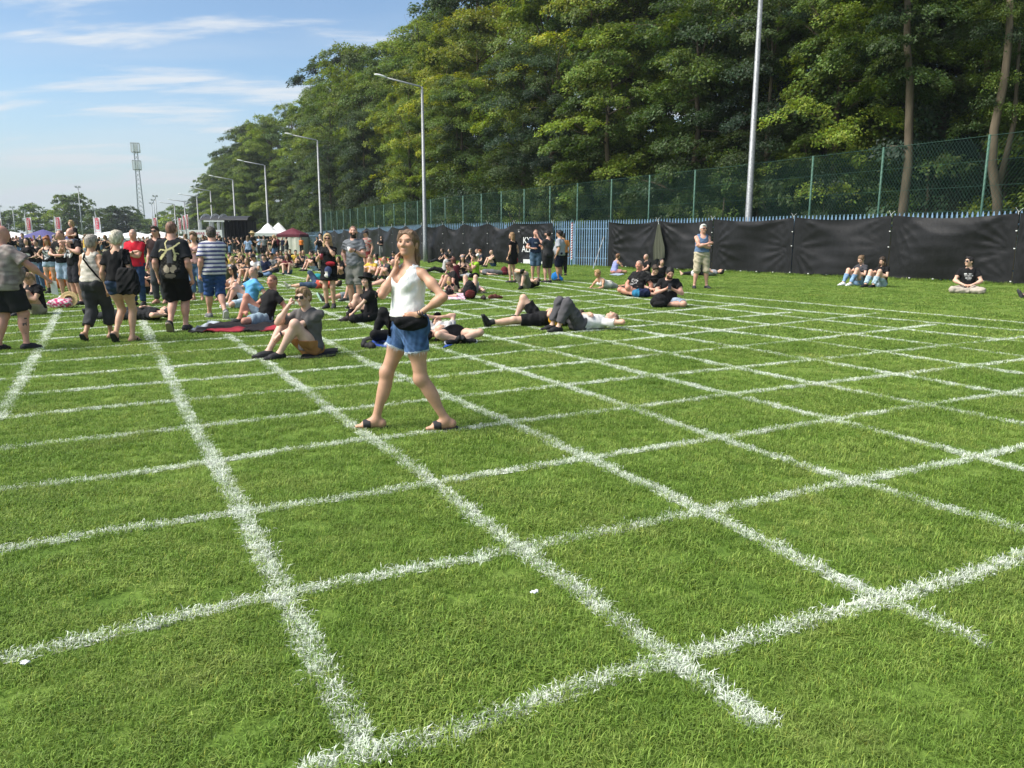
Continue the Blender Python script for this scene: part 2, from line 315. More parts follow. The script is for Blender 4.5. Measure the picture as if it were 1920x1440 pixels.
for i, (u, o, H, k) in enumerate([(1660, 9, 13, 2), (1760, 12, 15, 0), (1600, 15, 15, 1), (1720, 17, 14, 2), (1845, 8, 13, 1)]):
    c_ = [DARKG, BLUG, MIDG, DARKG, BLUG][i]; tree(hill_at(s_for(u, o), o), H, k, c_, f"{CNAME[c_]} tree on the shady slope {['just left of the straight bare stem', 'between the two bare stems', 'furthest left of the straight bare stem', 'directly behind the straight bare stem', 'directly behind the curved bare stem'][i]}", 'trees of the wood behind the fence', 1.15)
# trees that stand out: two bare-stemmed trees by the nearest posts, the tall dark crown on the skyline
def stem_tree(u, y, pts, r0, label, crown_at, H, ck, col, color):
    b = at(u, y); t = empty('bare_stemmed_tree', b); tag(t, label, 'tree', 'trees of the wood behind the fence'); mb = MB(); mb.tube([np.array(p) for p in pts], list(np.linspace(r0, r0 * .55, len(pts))), 10)
    for br in col: mb.tube([np.array(p) for p in br[0]], list(np.linspace(br[1], br[1] * .35, len(br[0]))), 7)
    mb.build('trunk', BARK, t, True, (1.12, 1.15, 1.12))
    c = obj('crown', KINDS[ck][0], None, t, color); k = H / (KINDS[ck][2] - 4); c.scale = (k * .95, k * .95, k); c.location = crown_at
stem_tree(1690, 30.6, [(.05, 0, -.3), (.02, .1, 1), (-.02, 0, 2.6), (.02, .0, 4.2), (-.05, .1, 5.8), (-.15, .1, 7.2), (-.35, .2, 8.6), (-.5, .2, 10.5)], .20, 'bare-stemmed tree with a straight light brown trunk behind the net fence', (-.3, .6, 7.6), 7.0, 0,
          [([(-.03, 0, 4.6), (-.5, -.05, 4.9), (-.9, -.1, 4.9)], .035)], DARKG)
stem_tree(1862, 28.0, [(.45, .3, -.3), (.35, .3, 1.2), (.15, .2, 2.8), (-.25, .1, 4.0), (-.32, .1, 5.2), (-.15, .1, 6.8), (-.1, .2, 8.2), (-.3, .2, 10.5)], .19, 'leaning tree with a curved light brown trunk beside the last green post', (.3, .9, 6.8), 7.0, 3,
          [([(.1, .2, 3.0), (.6, .5, 5.5), (.5, .6, 8.5)], .12)], DARKG)
for i, (u, y, H, k, c) in enumerate([(20, 235, 11, 0, MIDG), (62, 225, 12.5, 2, MIDG), (92, 240, 11, 1, DARKG), (120, 215, 14.5, 1, MIDG), (148, 218, 15, 0, MIDG), (186, 240, 11.5, 2, DARKG), (212, 228, 12.0, 0, DARKG), (238, 232, 12.0, 2, DARKG), (258, 245, 10.5, 1, MIDG), (278, 260, 9, 0, MIDG), (312, 250, 11, 1, MIDG), (336, 240, 12.5, 2, MIDG), (-20, 235, 12, 0, DARKG), (-60, 235, 12, 1, MIDG), (-110, 235, 13, 2, MIDG)]):
    p = at(u, y); p[2] = float(gz(0, y)); zt = {0: .0}.get(0); tree(p, H - 1.0 - p[2] * .55, k % 2, tuple(np.array(c) * 1.15), f"far {'tall twin-crowned poplar' if H > 14 else 'rounded tree'} beyond the tents, {ORD(i + 1)} from the frame's left" if u >= 0 else f'far rounded tree beyond the tents outside the frame, {ORD(i - 11)} beyond it', 'far trees beyond the tents', 1.25 if H < 14 else .95, far=True)
# ivy-clad shrubs and saplings between the wood and the net
sm, _ = crown_mesh('foliage', trng, rx=1.5, h=3.2, n_spray=85, n_leaf=60, leaf=.13, spray=.55, lobes=14, low=.1); sm.materials.append(LEAF)
sm2, _ = crown_mesh('foliage', trng, rx=1.3, h=4.4, n_spray=95, n_leaf=60, leaf=.12, spray=.5, lobes=18, low=.1, flat=.9); sm2.materials.append(LEAF)
ST = MB(); ST.tube([(0, 0, -.2), (.05, 0, 1), (0, .1, 2.4)], [.05, .04, .02], 6); ST.tube([(.05, 0, .6), (.5, .2, 1.6), (.8, .3, 2.4)], [.03, .02, .01], 5); stm = ST.mesh('stem', True); stm.materials.append(BARK)
sl_ = np.arange(4, 125, 1.25); nS = len(sl_)
for i, s in enumerate(sl_):
    o = trng.uniform(3.0, 3.8) if i % 2 else trng.uniform(4.2, 7); p = hill_at(s, o); uu = 960 + F_PX * p[0] / p[1]
    if o < 4 and (abs(uu - 1692) < 75 or abs(uu - 1850) < 60): continue
    t = empty('shrub', p, trng.uniform(0, 6.28)); k = trng.uniform(.9, 1.3) * (1 if i % 2 else 1.35); t.scale = (k, k, k); c = [DARKG, BLUG, MIDG, DARKG][int(trng.integers(4))]
    tag(t, f"{CNAME[c]} shrub behind the net fence, {ORD(i + 1)} from the right", 'shrub', 'shrubs behind the net fence'); obj('foliage', sm if trng.random() < .5 else sm2, None, t, tuple(np.array(c) * trng.uniform(.7, 1.3))); obj('stem', stm, None, t)
# ------------------------------------------------------------------ fences, sheets, lamp posts
GREENP = mat('green_paint', (.055, .125, .092), .55, noise=.15, nscale=6); BLUEP = mat('blue_paint', (.23, .355, .50), .55, noise=.35, nscale=9, rand=.12); GALV = mat('galvanised_steel', (.27, .28, .29), .5, noise=.3, nscale=14, metallic=.35); GREYP = mat('grey_steel', (.34, .36, .37), .55, noise=.15, nscale=5, metallic=.3)
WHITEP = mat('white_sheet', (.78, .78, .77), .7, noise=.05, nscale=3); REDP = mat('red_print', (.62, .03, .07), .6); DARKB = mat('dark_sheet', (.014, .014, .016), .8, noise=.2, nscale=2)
NET = mat('green_net', (.022, .066, .048), .7); TARP = mat('black_sheeting', (.0105, .0105, .0115), .55, noise=.25, nscale=3.5, bump=.5, bscale=9, spec=.25, stretch=(1, 1, .45)); ROPE = mat('white_tie', (.7, .7, .68), .8)
S1 = fence_s(2060); S_OPEN0, S_OPEN1 = fence_s(1140), fence_s(1062); S_END = fence_s(603)
TAN = lambda d: math.atan2(d[1], d[0])
# palisade: pales with notched tips, rails, posts
pal = empty('palisade_fence', fence_at(S1)[0]); pal_o = np.array(pal.location); tag(pal, 'blue steel palisade fence with pointed pales along the edge of the lawn', 'fence')
PW, PH = .065, 2.32
pv = []
def pale_geo():
    m = MB(); V = [(-PW / 2, .012, 0), (0, -.012, 0), (PW / 2, .012, 0), (-PW / 2, .012, PH - .10), (0, -.012, PH - .10), (PW / 2, .012, PH - .10), (-.012, .008, PH), (.012, .008, PH)]
    V2 = [(x, y + .012, z) for x, y, z in V]
    Fs = [(0, 1, 4, 3), (1, 2, 5, 4), (3, 4, 6), (4, 7, 6), (4, 5, 7)]; m.add(V, [f[::-1] for f in Fs]); m.add(V2, Fs); m.add([V[i] for i in (0, 3, 6, 7, 5, 2)] + [V2[i] for i in (0, 3, 6, 7, 5, 2)], [(i, i + 6, i + 7, i + 1) for i in range(5)]); return m
pm = pale_geo().mesh('pale'); pm.materials.append(BLUEP); rest = MB(); npale = 0; base = pale_geo()
s = S1 + .1
while s < CUM[-1] - 30:
    p, d, n = fence_at(s)
    vis = S1 <= s <= S_OPEN1 + .4
    if vis and npale < 300: o = obj('pale', pm, None, pal); o.location = p - pal_o + vec(0, 0, .06); o.rotation_euler = (0, 0, TAN(d)); npale += 1; s += .165
    else:
        cz, sz = d[0], d[1]; rest.add([(x * cz - y * sz + p[0] - pal_o[0], x * sz + y * cz + p[1] - pal_o[1], z + p[2] - pal_o[2] + .06) for x, y, z in base.V], base.F[:5]); s += .165 if s < S_END else .3
ro = rest.build('far_pales', BLUEP, pal); ro['kind'] = 'stuff'
for z in (.45, 1.95):
    m = MB(); k = [fence_at(q, .05)[0] - pal_o + (0, 0, z) for q in np.arange(S1, CUM[-1] - 30, 2.0)]
    m.tube(k, .028, 4); m.build('rail', BLUEP, pal)
for q in np.arange(S1 + 1.2, S_END + 5, 2.75):
    p, d, n = fence_at(q, .10); m = MB(); m.box((0, 0, 1.1), (.09, .055, 2.25)); o = m.build('fence_post', BLUEP, pal); o.location = p - pal_o; o.rotation_euler = (0, 0, TAN(d))
# net fence: posts, line wires and diamond netting
net = empty('net_fence', fence_at(S1, .8)[0]); no = np.array(net.location); tag(net, 'tall green net fence on round green posts in front of the wood', 'fence')
def nh(s): return float(np.interp(s, [S1, S_OPEN0, fence_s(800), S_END], [5.05, 4.45, 4.0, 4.3]))
PU = [1960, 1847, 1652, 1521, 1405, 1302, 1217, 1146, 1083, 1031, 983, 940, 903, 868, 835, 808, 783, 760, 739, 720, 702, 686, 671, 657, 644, 632, 621, 611, 602]
def s_net(u): return fence_s(u, .8, 3.4)
PS = sorted(s_net(u) for u in PU)
for q in PS:
    p, d, n = fence_at(q, .8); m = MB(); m.tube([(0, 0, -.2), (0, 0, nh(q))], .042, 10); o = m.build('fence_post', GREENP, net, True); o.location = p - no
for zf in (.0, .25, .5, .75, .995):
    m = MB(); m.tube([fence_at(q, .77)[0] - no + (0, 0, 1.6 + (nh(q) - 1.62) * zf) for q in np.linspace(PS[0], PS[-1], 90)], .010 if zf > .9 else .007, 4); m.build('line_wire', NET, net)
m = MB(); step = .118; z0 = 1.0
q = PS[0]
while q < PS[-1]:
    H = nh(q) - z0 - .03
    for sg in (1, -1):
        q2 = q + sg * H * .62; a, b = fence_at(q, .765 + .006 * sg)[0] - no, fence_at(np.clip(q2, PS[0], PS[-1]), .765 + .006 * sg)[0] - no
        if not PS[0] <= q2 <= PS[-1]: f = (np.clip(q2, PS[0], PS[-1]) - q) / (q2 - q)
        else: f = 1
        a = a + (0, 0, z0); b = b + (0, 0, z0 + H * f); w = .0042 * (1 if q < S_OPEN1 else 1.4); pp, d, n = fence_at(q); nn = np.array([n[0], n[1], 0]) * w; dd = np.array([d[0], d[1], 0]) * w
        m.add([a - dd, a + nn * 1.2, a + dd, b - dd, b + nn * 1.2, b + dd], [(0, 1, 4, 3), (1, 2, 5, 4), (2, 0, 3, 5)])
    q += step if q < S_OPEN1 else step * 1.35
nb = m.build('netting', NET, net); nb['kind'] = 'stuff'
# a green windbreak sheet behind the far part of the net, torn away above the open pales
m = MB(); us = np.linspace(fence_s(990), PS[-1], 60)
# black sheets tied to the pales, pulled into folds at their ties
def sheet(s0, s1, label, seed, zt=2.18, zb=.05, sag=.10, mid=True, curl0=0.0, off=-.14, mt=None, nx=64, nz=30):
    rg = np.random.default_rng(seed); p0, d0, n0 = fence_at((s0 + s1) / 2); root = empty('black_sheet', p0); tag(root, label, 'sheet', 'black sheets tied along the palisade fence'); Ws = s1 - s0
    V = []; ties = [(0, 1), (1, 1), (0, .48), (1, .48), (0, 0), (1, 0)] if mid else [(0, 1), (1, 1), (.5, 1), (0, 0), (1, 0)]
    ph = rg.uniform(0, 6.28, 8)
    for j in range(nz):
        v = j / (nz - 1)
        for i in range(nx):
            u = i / (nx - 1); p, d, n = fence_at(s0 + u * Ws, off)
            y = 0.0
            for k, (tu, tv) in enumerate(ties):
                r = math.hypot((u - tu) * Ws, (v - tv) * 2.1) + 1e-3; an = math.atan2((v - tv) * 2.1, (u - tu) * Ws); w_ = math.exp(-(r / 1.15) ** 2) * (1 if tv > .3 else .5); sn = math.sin(an * (8 + k % 3) + ph[k] + .5 * math.sin(3 * an))
                y += w_ * .048 * (1 - 2 * abs(sn) ** .7) * min(1, r / .35) * (.35 if (k + seed) % 3 == 0 else 1.15) * (.15 + .85 * (.5 + .5 * math.sin(2.3 * an + 3 * ph[k])))
            y += (.022 + .5 * max(0, sag - .13) * .12) * (1 - 2 * abs(math.sin(4.6 * (v - .55 * (2 * u - 1) ** 2) + ph[5])) ** .8) * math.sin(math.pi * u) ** .5 * (.3 + v)
            y += .085 * math.sin(u * 5 + v * 4 + ph[6]) * math.sin(math.pi * u) + .016 * math.sin(8 * v - 5 * u + ph[7] + math.sin(6 * u)) * math.sin(math.pi * v) + .005 * math.sin(31 * v + 9 * u + ph[3] + 2 * math.sin(7 * u))
            tie = 0 if min(abs(u), abs(1 - u)) < .01 else 1
            zz = zb + (zt - zb) * v - sag * math.sin(math.pi * u) * (v ** 3) * tie + .05 * math.sin(math.pi * u) * (1 - v) ** 3
            y *= (.35 + .65 * min(1, 6 * min(u, 1 - u)))
            V.append((p[0] - n[0] * (y + .05 * math.sin(math.pi * u) * math.sin(math.pi * v)), p[1] - n[1] * (y + .05 * math.sin(math.pi * u) * math.sin(math.pi * v)), p[2] + zz))
    V = np.array(V) - p0; I = np.arange(nx * nz).reshape(nz, nx); Q = np.stack([I[:-1, :-1], I[:-1, 1:], I[1:, 1:], I[1:, :-1]], -1).reshape(-1, 4)
    o = obj('sheeting', mesh('sheeting', V, Q, True), mt or TARP, root)
    for tu, tv in ((0, 1), (0, .5), (0, .75), (0, .03), (.2, .02), (.4, .02), (.6, .02), (.8, .02)):
        p, d, n = fence_at(s0 + tu * Ws, off - .05); m = MB(); z = zb + (zt - zb) * tv
        if tv == 1: m.tube([(0, 0, -.05), (.02, 0, .06), (.10, 0, .17)], .007, 4); m.tube([(0, 0, .02), (-.06, 0, .10), (-.13, 0, .15)], .007, 4)
        else: m.box((0, 0, 0), (.05, .03, .03))
        k = m.build('tie', ROPE, root); k.location = p - p0 + vec(0, 0, z); k.rotation_euler = (0, 0, TAN(d))
    return root
bu = [2060, 1908, 1672, 1490, 1338, 1236, 1143]; nm = ['cut by the frame edge', 'behind the man with the white-printed black shirt', 'behind the two young women', 'right of the man with folded arms', 'between the man with folded arms and the hanging jacket', 'next to the open blue pales']
bs = [fence_s(u) for u in bu]
for i in range(len(bs) - 1): sheet(bs[i] + .02, bs[i + 1] - .02, f"black plastic sheet on the palisade {nm[i]}", 20 + i, zt=[2.31, 2.31, 2.31, 2.31, 2.29, 2.28][i], sag=.13)
bu2 = [968, 918, 873, 835, 796, 765, 740, 715, 690, 668, 648, 630, 614]; bs2 = [fence_s(u) for u in bu2]
for i in range(len(bs2) - 1): sheet(bs2[i], bs2[i + 1] - .02, f"slack black sheet on the far palisade, {ORD(i + 1)} beyond the lettered banner", 40 + i, zt=2.33, sag=.34 if i % 2 == 0 else .18, nx=30, nz=16, zb=.0)
# dark lettered banner beside the open pales
b0, b1 = fence_s(1040), fence_s(968); ban = sheet(b0, b1, 'black banner with white lettering beside the open blue pales', 60, zt=2.28, sag=.03, mid=False); ban.name = 'lettered_banner'; ban['category'] = 'banner'; del ban['group']
WPR = mat('white_print', (.62, .62, .62), .8)
p0, d0, n0 = fence_at((b0 + b1) / 2, -.20)
for txt, uu, zz, sz in (('XS', -.36, 1.86, .20), ('KY!', -.14, 1.33, .50), ('ALKO', -.08, .86, .50), ('a23', -.03, .50, .22)):
    tm = text_mesh('lettering', txt, sz, .006); o = obj('lettering', tm, WPR, ban); q = p0 + np.append(d0 * (-uu) * (b1 - b0), 0); o.location = q - np.array(ban.location) + vec(0, 0, zz); o.rotation_euler = (R(90), 0, TAN(-d0))
m = MB(); m.box((0, 0, .16), (1.55, .012, .24)); o = m.build('white_strip', WPR, ban); o.location = p0 - np.array(ban.location) + vec(0, 0, .02); o.rotation_euler = (0, 0, TAN(d0))
# lamp posts
def lamp(loc, label, H=11.5, r=.085, arm_dir=None, arm=1.9, name='lamp_post'):
    t = empty(name, loc); tag(t, label, 'lamp post', 'lamp posts along the wood'); m = MB(); m.tube([(0, 0, -.3), (0, 0, 1.2), (0, 0, 1.25), (0, 0, H)], [r * 1.35, r * 1.3, r * 1.15, r * .62], 12); m.build('pole', GALV, t, True)
    a = np.array([*(arm_dir if arm_dir is not None else (-.87, -.48)), 0]); a /= np.linalg.norm(a); m = MB(); e = a * arm + vec(0, 0, H + .38); m.tube([(0, 0, H - .15), a * .12 + vec(0, 0, H + .02), e], [r * .55, r * .5, r * .4], 8); m.build('arm', GALV, t, True)
    x = np.cross(a, UP_); V, Q = [], []
    hd = MB(); Rm = np.array([a, x, np.cross(a, x) * -1]).T; prof = [(-.05, .05, .05), (.15, .12, .09), (.40, .16, .11), (.62, .13, .08), (.72, .05, .04)]
    rings = []
    for q_, w, h_ in prof: rings.append([e + a * q_ + x * w * math.cos(k) + vec(0, 0, h_ * math.sin(k) * (1 if math.sin(k) > 0 else .45)) + vec(0, 0, q_ * .2) for k in np.linspace(0, 2 * math.pi, 10, endpoint=False)])
    VV = [v for g in rings for v in g]; Fs = [(i * 10 + j, i * 10 + (j + 1) % 10, (i + 1) * 10 + (j + 1) % 10, (i + 1) * 10 + j) for i in range(4) for j in range(10)] + [tuple(range(10))[::-1], tuple(range(40, 50))]
    hd.add(VV, Fs); hd.build('lamp_head', WHITEP, t, True); return t
UP_ = vec(0, 0, 1)
p, d, n = fence_at(fence_s(1388), .45); lamp(p, 'nearest tall galvanised lamp post, its top above the frame', 14.5, .13, arm=2.4)
for i, (u, y, v, txt) in enumerate([(797, 50.5, 163, 'lamp post in front of the dark wood behind the woman'), (603, 79, 263, 'lamp post at the far corner of the net fence'), (504, 96, 310, 'lamp post above the white peaked tents'), (443, 115, 337, 'lamp post rising behind the dark stage'), (400, 138, 358, 'lamp post just left of the dark stage'), (374, 158, 369, 'thin far lamp post left of the stage'), (350, 180, 378, 'thinner lamp post at the wood\'s far end'), (331, 205, 383, 'thinnest lamp post at the far tip of the wood')]):
    b = at(u, y); H = z_at(u, v, y) - b[2]; lamp(b, txt, H, .10 + .0004 * y, arm=2.0 + .004 * y, arm_dir=(-.93, -.36))
def flood(u, y, v, label, r=.13, heads=2):
    b = at(u, y); H = z_at(u, v, y) - b[2]; t = empty('floodlight_pole', b); tag(t, label, 'pole', 'slender floodlight poles round the far pitch'); m = MB(); m.tube([(0, 0, -.3), (0, 0, H)], [r, r * .55], 7); m.build('pole', GREYP, t, True)
    m = MB(); m.box((0, 0, H + .02), (1.0, .09, .09)); m.build('crossbar', GREYP, t)
    for x in ((-.33, .33) if heads == 2 else (0,)): m = MB(); m.box((x, -.15, H + .20), (.34, .2, .24)); m.build('floodlight', GREYP, t)
for u, y, v, l in [(155, 150, 352, 'tallest floodlight pole at the left, in front of the poplar'), (5, 170, 388, 'floodlight pole at the very left edge'), (29, 165, 390, 'floodlight pole left of the first flag'), (50, 175, 396, 'floodlight pole behind the first flag'), (182, 180, 393, 'floodlight pole behind the third flag'), (289, 185, 382, 'shortest of the three poles right of the mast'), (293, 175, 376, 'middle one of the three poles right of the mast'), (297, 160, 369, 'tallest of the three poles right of the mast')]: flood(u, y, v, l)
# ------------------------------------------------------------------ far end: mast, flags, marquees, stage, barriers
FENC = mat('fence_mesh', (.30, .33, .36), .6)
def tube_part(root, name, segs, r, m, n=5):
    b = MB()
    for a in segs: b.tube(a, r, n)
    return b.build(name, m, root)
# lattice mast
mp_ = at(268, 330); mp_[2] = float(gz(0, 330)); mast = empty('lattice_mast', mp_, R(20)); tag(mast, 'tall grey lattice phone mast with two antenna platforms', 'mast')
MH = z_at(253, 268, 330) - mp_[2]
def mw(z): return 1.5 - .85 * min(z / (MH * .78), 1)
legs = [(1, 1), (-1, 1), (-1, -1), (1, -1)]
for a, b in legs: tube_part(mast, 'leg', [[(a * mw(z), b * mw(z), z) for z in np.linspace(0, MH, 12)]], .13, GREYP)
zs = np.linspace(0, MH * .97, 24)
for k in range(4):
    (a, b), (c, d) = legs[k], legs[(k + 1) % 4]
    tube_part(mast, 'bracing', [[(a * mw(z0), b * mw(z0), z0), (c * mw(z1), d * mw(z1), z1)] for z0, z1 in zip(zs[:-1], zs[1:])] + [[(c * mw(z0), d * mw(z0), z0), (a * mw(z1), b * mw(z1), z1)] for z0, z1 in zip(zs[:-1], zs[1:])], .055, GREYP, 4)
for zc_, hh, w in ((MH * .955, MH * .085, 1.55), (MH * .79, MH * .085, 1.5)):
    for z in (zc_ - hh / 2, zc_ + hh / 2):
        b = MB(); b.tube([(a * w, c * w, z) for a, c in legs + legs[:1]], .13, 4); b.build('platform_ring', GREYP, mast)
    for k, (x, y) in enumerate([(w, .7), (w, -.7), (-w, .7), (-w, -.7), (.7, w), (-.7, w), (.7, -w), (-.7, -w), (0, -w), (0, w)]): b = MB(); b.box((x, y, zc_), (.42, .34, hh * .92)); b.build('antenna_panel', WHITEP, mast)
# brewery flags
def flag(u, v0, v1, y, w, label, lean=0.0, rz=0):
    b = at(u, y); t = empty('banner_flag', b, rz); tag(t, label, 'flag', 'white flags with red lettering'); z1 = z_at(u, v0, y) - b[2]; z0 = z_at(u, v1, y) - b[2]; m = MB(); m.tube([(0, 0, -.2), (lean * .5, 0, z1 * .6), (lean, 0, z1 + .15)], .045, 6); m.build('pole', WHITEP, t)
    nx, nz = 6, 12; V = [(lean + .05 + w * i / (nx - 1), .06 * math.sin(i * 1.1 + j * .5), z0 + (z1 - z0) * j / (nz - 1)) for j in range(nz) for i in range(nx)]; I = np.arange(nx * nz).reshape(nz, nx)
    obj('cloth', mesh('cloth', V, np.stack([I[:-1, :-1], I[:-1, 1:], I[1:, 1:], I[1:, :-1]], -1).reshape(-1, 4), True), WHITEP, t)
    H = z1 - z0; m = MB(); m.box((lean + .05 + w / 2, -.085, z0 + H * .62), (w * .56, .01, H * .70)); m.build('red_panel', REDP, t)
    tm = text_mesh('lettering', 'ŻYWIEC', w * .50, .004 * w); o = obj('lettering', tm, WHITEP, t); o.location = (lean + .05 + w / 2, -.098, z0 + H * .62); o.rotation_euler = (R(90), R(-90), 0); bb = [v.co.x for v in tm.vertices]; k = H * .64 / (max(bb) - min(bb)); o.scale = (k, min(k, 1.2), 1)
    tm = text_mesh('small_lettering', 'MĘSKIE GRANIE', w * .2, 0); o = obj('small_lettering', tm, REDP, t); o.location = (lean + .05 + w / 2, -.09, z0 + H * .13); o.rotation_euler = (R(90), 0, 0); bb = [v.co.x for v in tm.vertices]; k = w * .8 / (max(bb) - min(bb)); o.scale = (k, k, 1)
for a in [(50, 408, 440, 98, .72, 'white flag with red lettered panel, left of the purple tent'), (105, 407, 437, 98, .72, 'white flag with red lettered panel, right of the purple tent'), (178, 408, 438, 98, .74, 'white flag with red lettered panel above the grey-haired woman'),
          (288, 408, 436, 112, .62, 'white flag with red lettered panel, right of the lattice mast'), (335, 409, 438, 118, .5, 'narrow flag partly behind the head of the man in the lion shirt'), (347, 404, 440, 112, .40, 'feather flag standing left of the stage, slightly tilted', -.25), (354, 402, 438, 116, .35, 'second feather flag standing left of the stage', -.3), (-6, 410, 440, 98, .72, 'flag cut by the left frame edge')]: flag(*a)
# tents
def canopy(p, rz, W_, D_, eave, peak, mt, label, name='gazebo', walls=(), leg_m=None, concave=0.0, valance=.28, group=None, wallm=None, flatpeak=.0):
    t = empty(name, p, rz); tag(t, label, 'tent', group); nn = 9; V = []; 
    # roof: four slopes, sagging when concave
    for j in range(nn):
        for i in range(nn):
            x, y = i / (nn - 1) * 2 - 1, j / (nn - 1) * 2 - 1; r = max(abs(x), abs(y)); rr = max(r - flatpeak, 0) / (1 - flatpeak); h_ = (1 - rr) ** (1 + concave * 1.2); V.append((x * W_ / 2, y * D_ / 2, eave + (peak - eave) * h_))
    I = np.arange(nn * nn).reshape(nn, nn); obj('roof', mesh('roof', V, np.stack([I[:-1, :-1], I[:-1, 1:], I[1:, 1:], I[1:, :-1]], -1).reshape(-1, 4), False), mt, t)
    for x, y, w, rz2 in ((0, -D_ / 2, W_, 0), (0, D_ / 2, W_, 0), (-W_ / 2, 0, D_, 90), (W_ / 2, 0, D_, 90)): b = MB(); b.box((0, 0, eave - valance / 2), (w, .015, valance)); o = b.build('valance', mt, t); o.location = (x * 1.003, y * 1.003, 0); o.rotation_euler = (0, 0, R(rz2))
    for x in (-1, 1):
        for y in (-1, 1): b = MB(); b.box((x * (W_ / 2 - .04), y * (D_ / 2 - .04), eave / 2 - .1), (.05, .05, eave)); b.build('leg', leg_m or GREYP, t)
    for k in walls:
        b = MB(); x, y, w, rz2 = {'f': (0, -D_ / 2 + .03, W_ - .1, 0), 'b': (0, D_ / 2 - .03, W_ - .1, 0), 'l': (-W_ / 2 + .03, 0, D_ - .1, 90), 'r': (W_ / 2 - .03, 0, D_ - .1, 90)}[k]
        n_ = 13; V = [((i / (n_ - 1) - .5) * w, .03 * math.sin(i * 1.7), z) for z in (0.0, eave - .1) for i in range(n_)]; o = obj('side_wall', mesh('side_wall', V, [(i, i + 1, n_ + i + 1, n_ + i) for i in range(n_ - 1)]), wallm or mt, t); o.location = (x, y, 0); o.rotation_euler = (0, 0, R(rz2))
    return t
PURP = mat('purple_cloth', (.085, .080, .22), .8, noise=.12, nscale=1.5); MAROON = mat('maroon_cloth', (.115, .018, .030), .7, noise=.12, nscale=1.5); CREAM = mat('cream_sheet', (.62, .60, .52), .8, noise=.08, nscale=2)
y = 92; canopy(at(81, y), R(4), 4.3, 4.3, z_at(80, 447, y) - float(gz(0, y)), z_at(80, 430, y) - float(gz(0, y)), PURP, 'purple gazebo with a pointed roof and closed purple walls', walls='flr')
for i, (u, y, W_, lb) in enumerate([(20, 105, 6, 'long white beer marquee at the left edge, its fascia lettered red'), (128, 100, 3.5, 'white marquee roof just right of the purple tent'), (206, 96, 6.5, 'white marquee roof left of the man in red'), (251, 98, 5.6, 'white marquee roof behind the man in red'), (300, 102, 5.2, 'white marquee roof behind the man with glasses')]):
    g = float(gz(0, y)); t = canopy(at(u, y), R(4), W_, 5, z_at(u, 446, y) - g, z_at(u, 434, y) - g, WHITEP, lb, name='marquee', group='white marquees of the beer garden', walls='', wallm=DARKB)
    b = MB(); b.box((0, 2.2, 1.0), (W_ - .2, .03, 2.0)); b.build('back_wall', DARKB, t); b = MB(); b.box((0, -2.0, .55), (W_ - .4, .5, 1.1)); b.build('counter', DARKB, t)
    if i in (0, 4): tm = text_mesh('lettering', 'ŻYWIEC', .34, .006); o = obj('lettering', tm, REDP, t); o.location = (W_ * .28, -2.54, z_at(u, 446, y) - g - .1); o.rotation_euler = (R(90), 0, 0)
y = 90; g = float(gz(0, y)); t = empty('fascia_banner', at(385, y)); tag(t, 'long white banner with faded red lettering under the stage arch', 'banner'); wb = 62 / F_PX * y; b = MB(); b.box((0, 0, z_at(0, 438, y) - g), (wb, .04, .82)); b.build('banner_sheet', WHITEP, t)
tm = text_mesh('lettering', 'BROWAR ŻYWIEC', .42, .008); o = obj('lettering', tm, mat('faded_red_print', (.50, .10, .16), .6), t); o.location = (-.1, -.03, z_at(0, 438, y) - g); o.rotation_euler = (R(90), 0, 0)
for x in (-wb / 2, wb / 2): b = MB(); b.box((x, .06, 1.2), (.06, .06, 2.6)); b.build('leg', GREYP, t)
b = MB(); b.box((0, .7, .9), (wb, .04, 1.8)); b.build('dark_backing', DARKB, t)
y = 88; g = float(gz(0, y))
for u, lb in ((503, 'front one of the two white gazebos with a swept pointed roof'), (523, 'rear one of the two white gazebos with a swept pointed roof')):
    yy = y + (2.5 if u > 510 else 0); t = canopy(at(u, yy), R(12), 3.0, 3.0, z_at(u, 437 - (0 if u < 510 else 1), yy) - g, z_at(u, 418 if u < 510 else 416.5, yy) - g, WHITEP, lb, concave=1.0, valance=.34, group='two white gazebos', flatpeak=.12)
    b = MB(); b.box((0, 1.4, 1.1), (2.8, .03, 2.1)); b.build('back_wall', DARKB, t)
y = 86; g = float(gz(0, y)); t = canopy(at(549, y), R(-8), 2.6, 2.6, z_at(549, 439.5, y) - g, z_at(549, 427, y) - g, MAROON, 'maroon gazebo with a closed cream front wall', walls='flr', wallm=CREAM)
# stage with an arched truss roof and black drapes
y = 93; g = float(gz(0, y)); sw = 86 / F_PX * y; st = empty('stage', at(432, y), R(3)); tag(st, 'small stage with arched silver truss roof and black drapes', 'stage'); zt = z_at(430, 405, y) - g; fl = 1.2
b = MB(); b.box((0, 0, fl - .15), (sw, 4.4, .3)); b.build('deck', DARKB, st); b = MB(); b.box((0, -2.23, fl / 2 - .1), (sw, .03, fl)); b.build('skirt', DARKB, st)
n_ = 25; b = MB(); V = [((i / (n_ - 1) - .35) * sw * .66, 2.0 + .12 * math.sin(i * 2.1), z) for z in (fl, zt - .5) for i in range(n_)]; o = obj('drape', mesh('drape', V, [(i, i + 1, n_ + i + 1, n_ + i) for i in range(n_ - 1)]), DARKB, st)
V = [(sw * .47 + .06 * math.sin(i * 2), -2.0 + 4.0 * i / 12, z) for z in (fl, zt - .6) for i in range(13)]; obj('drape', mesh('drape', V, [(i, i + 1, 14 + i, 13 + i) for i in range(12)]), DARKB, st)
V = []; 
for j in range(9):
    a = math.pi * j / 8
    for x in (-sw / 2, sw / 2 * .97): V.append((x, -2.2 * math.cos(a), zt - .5 + .5 * math.sin(a)))
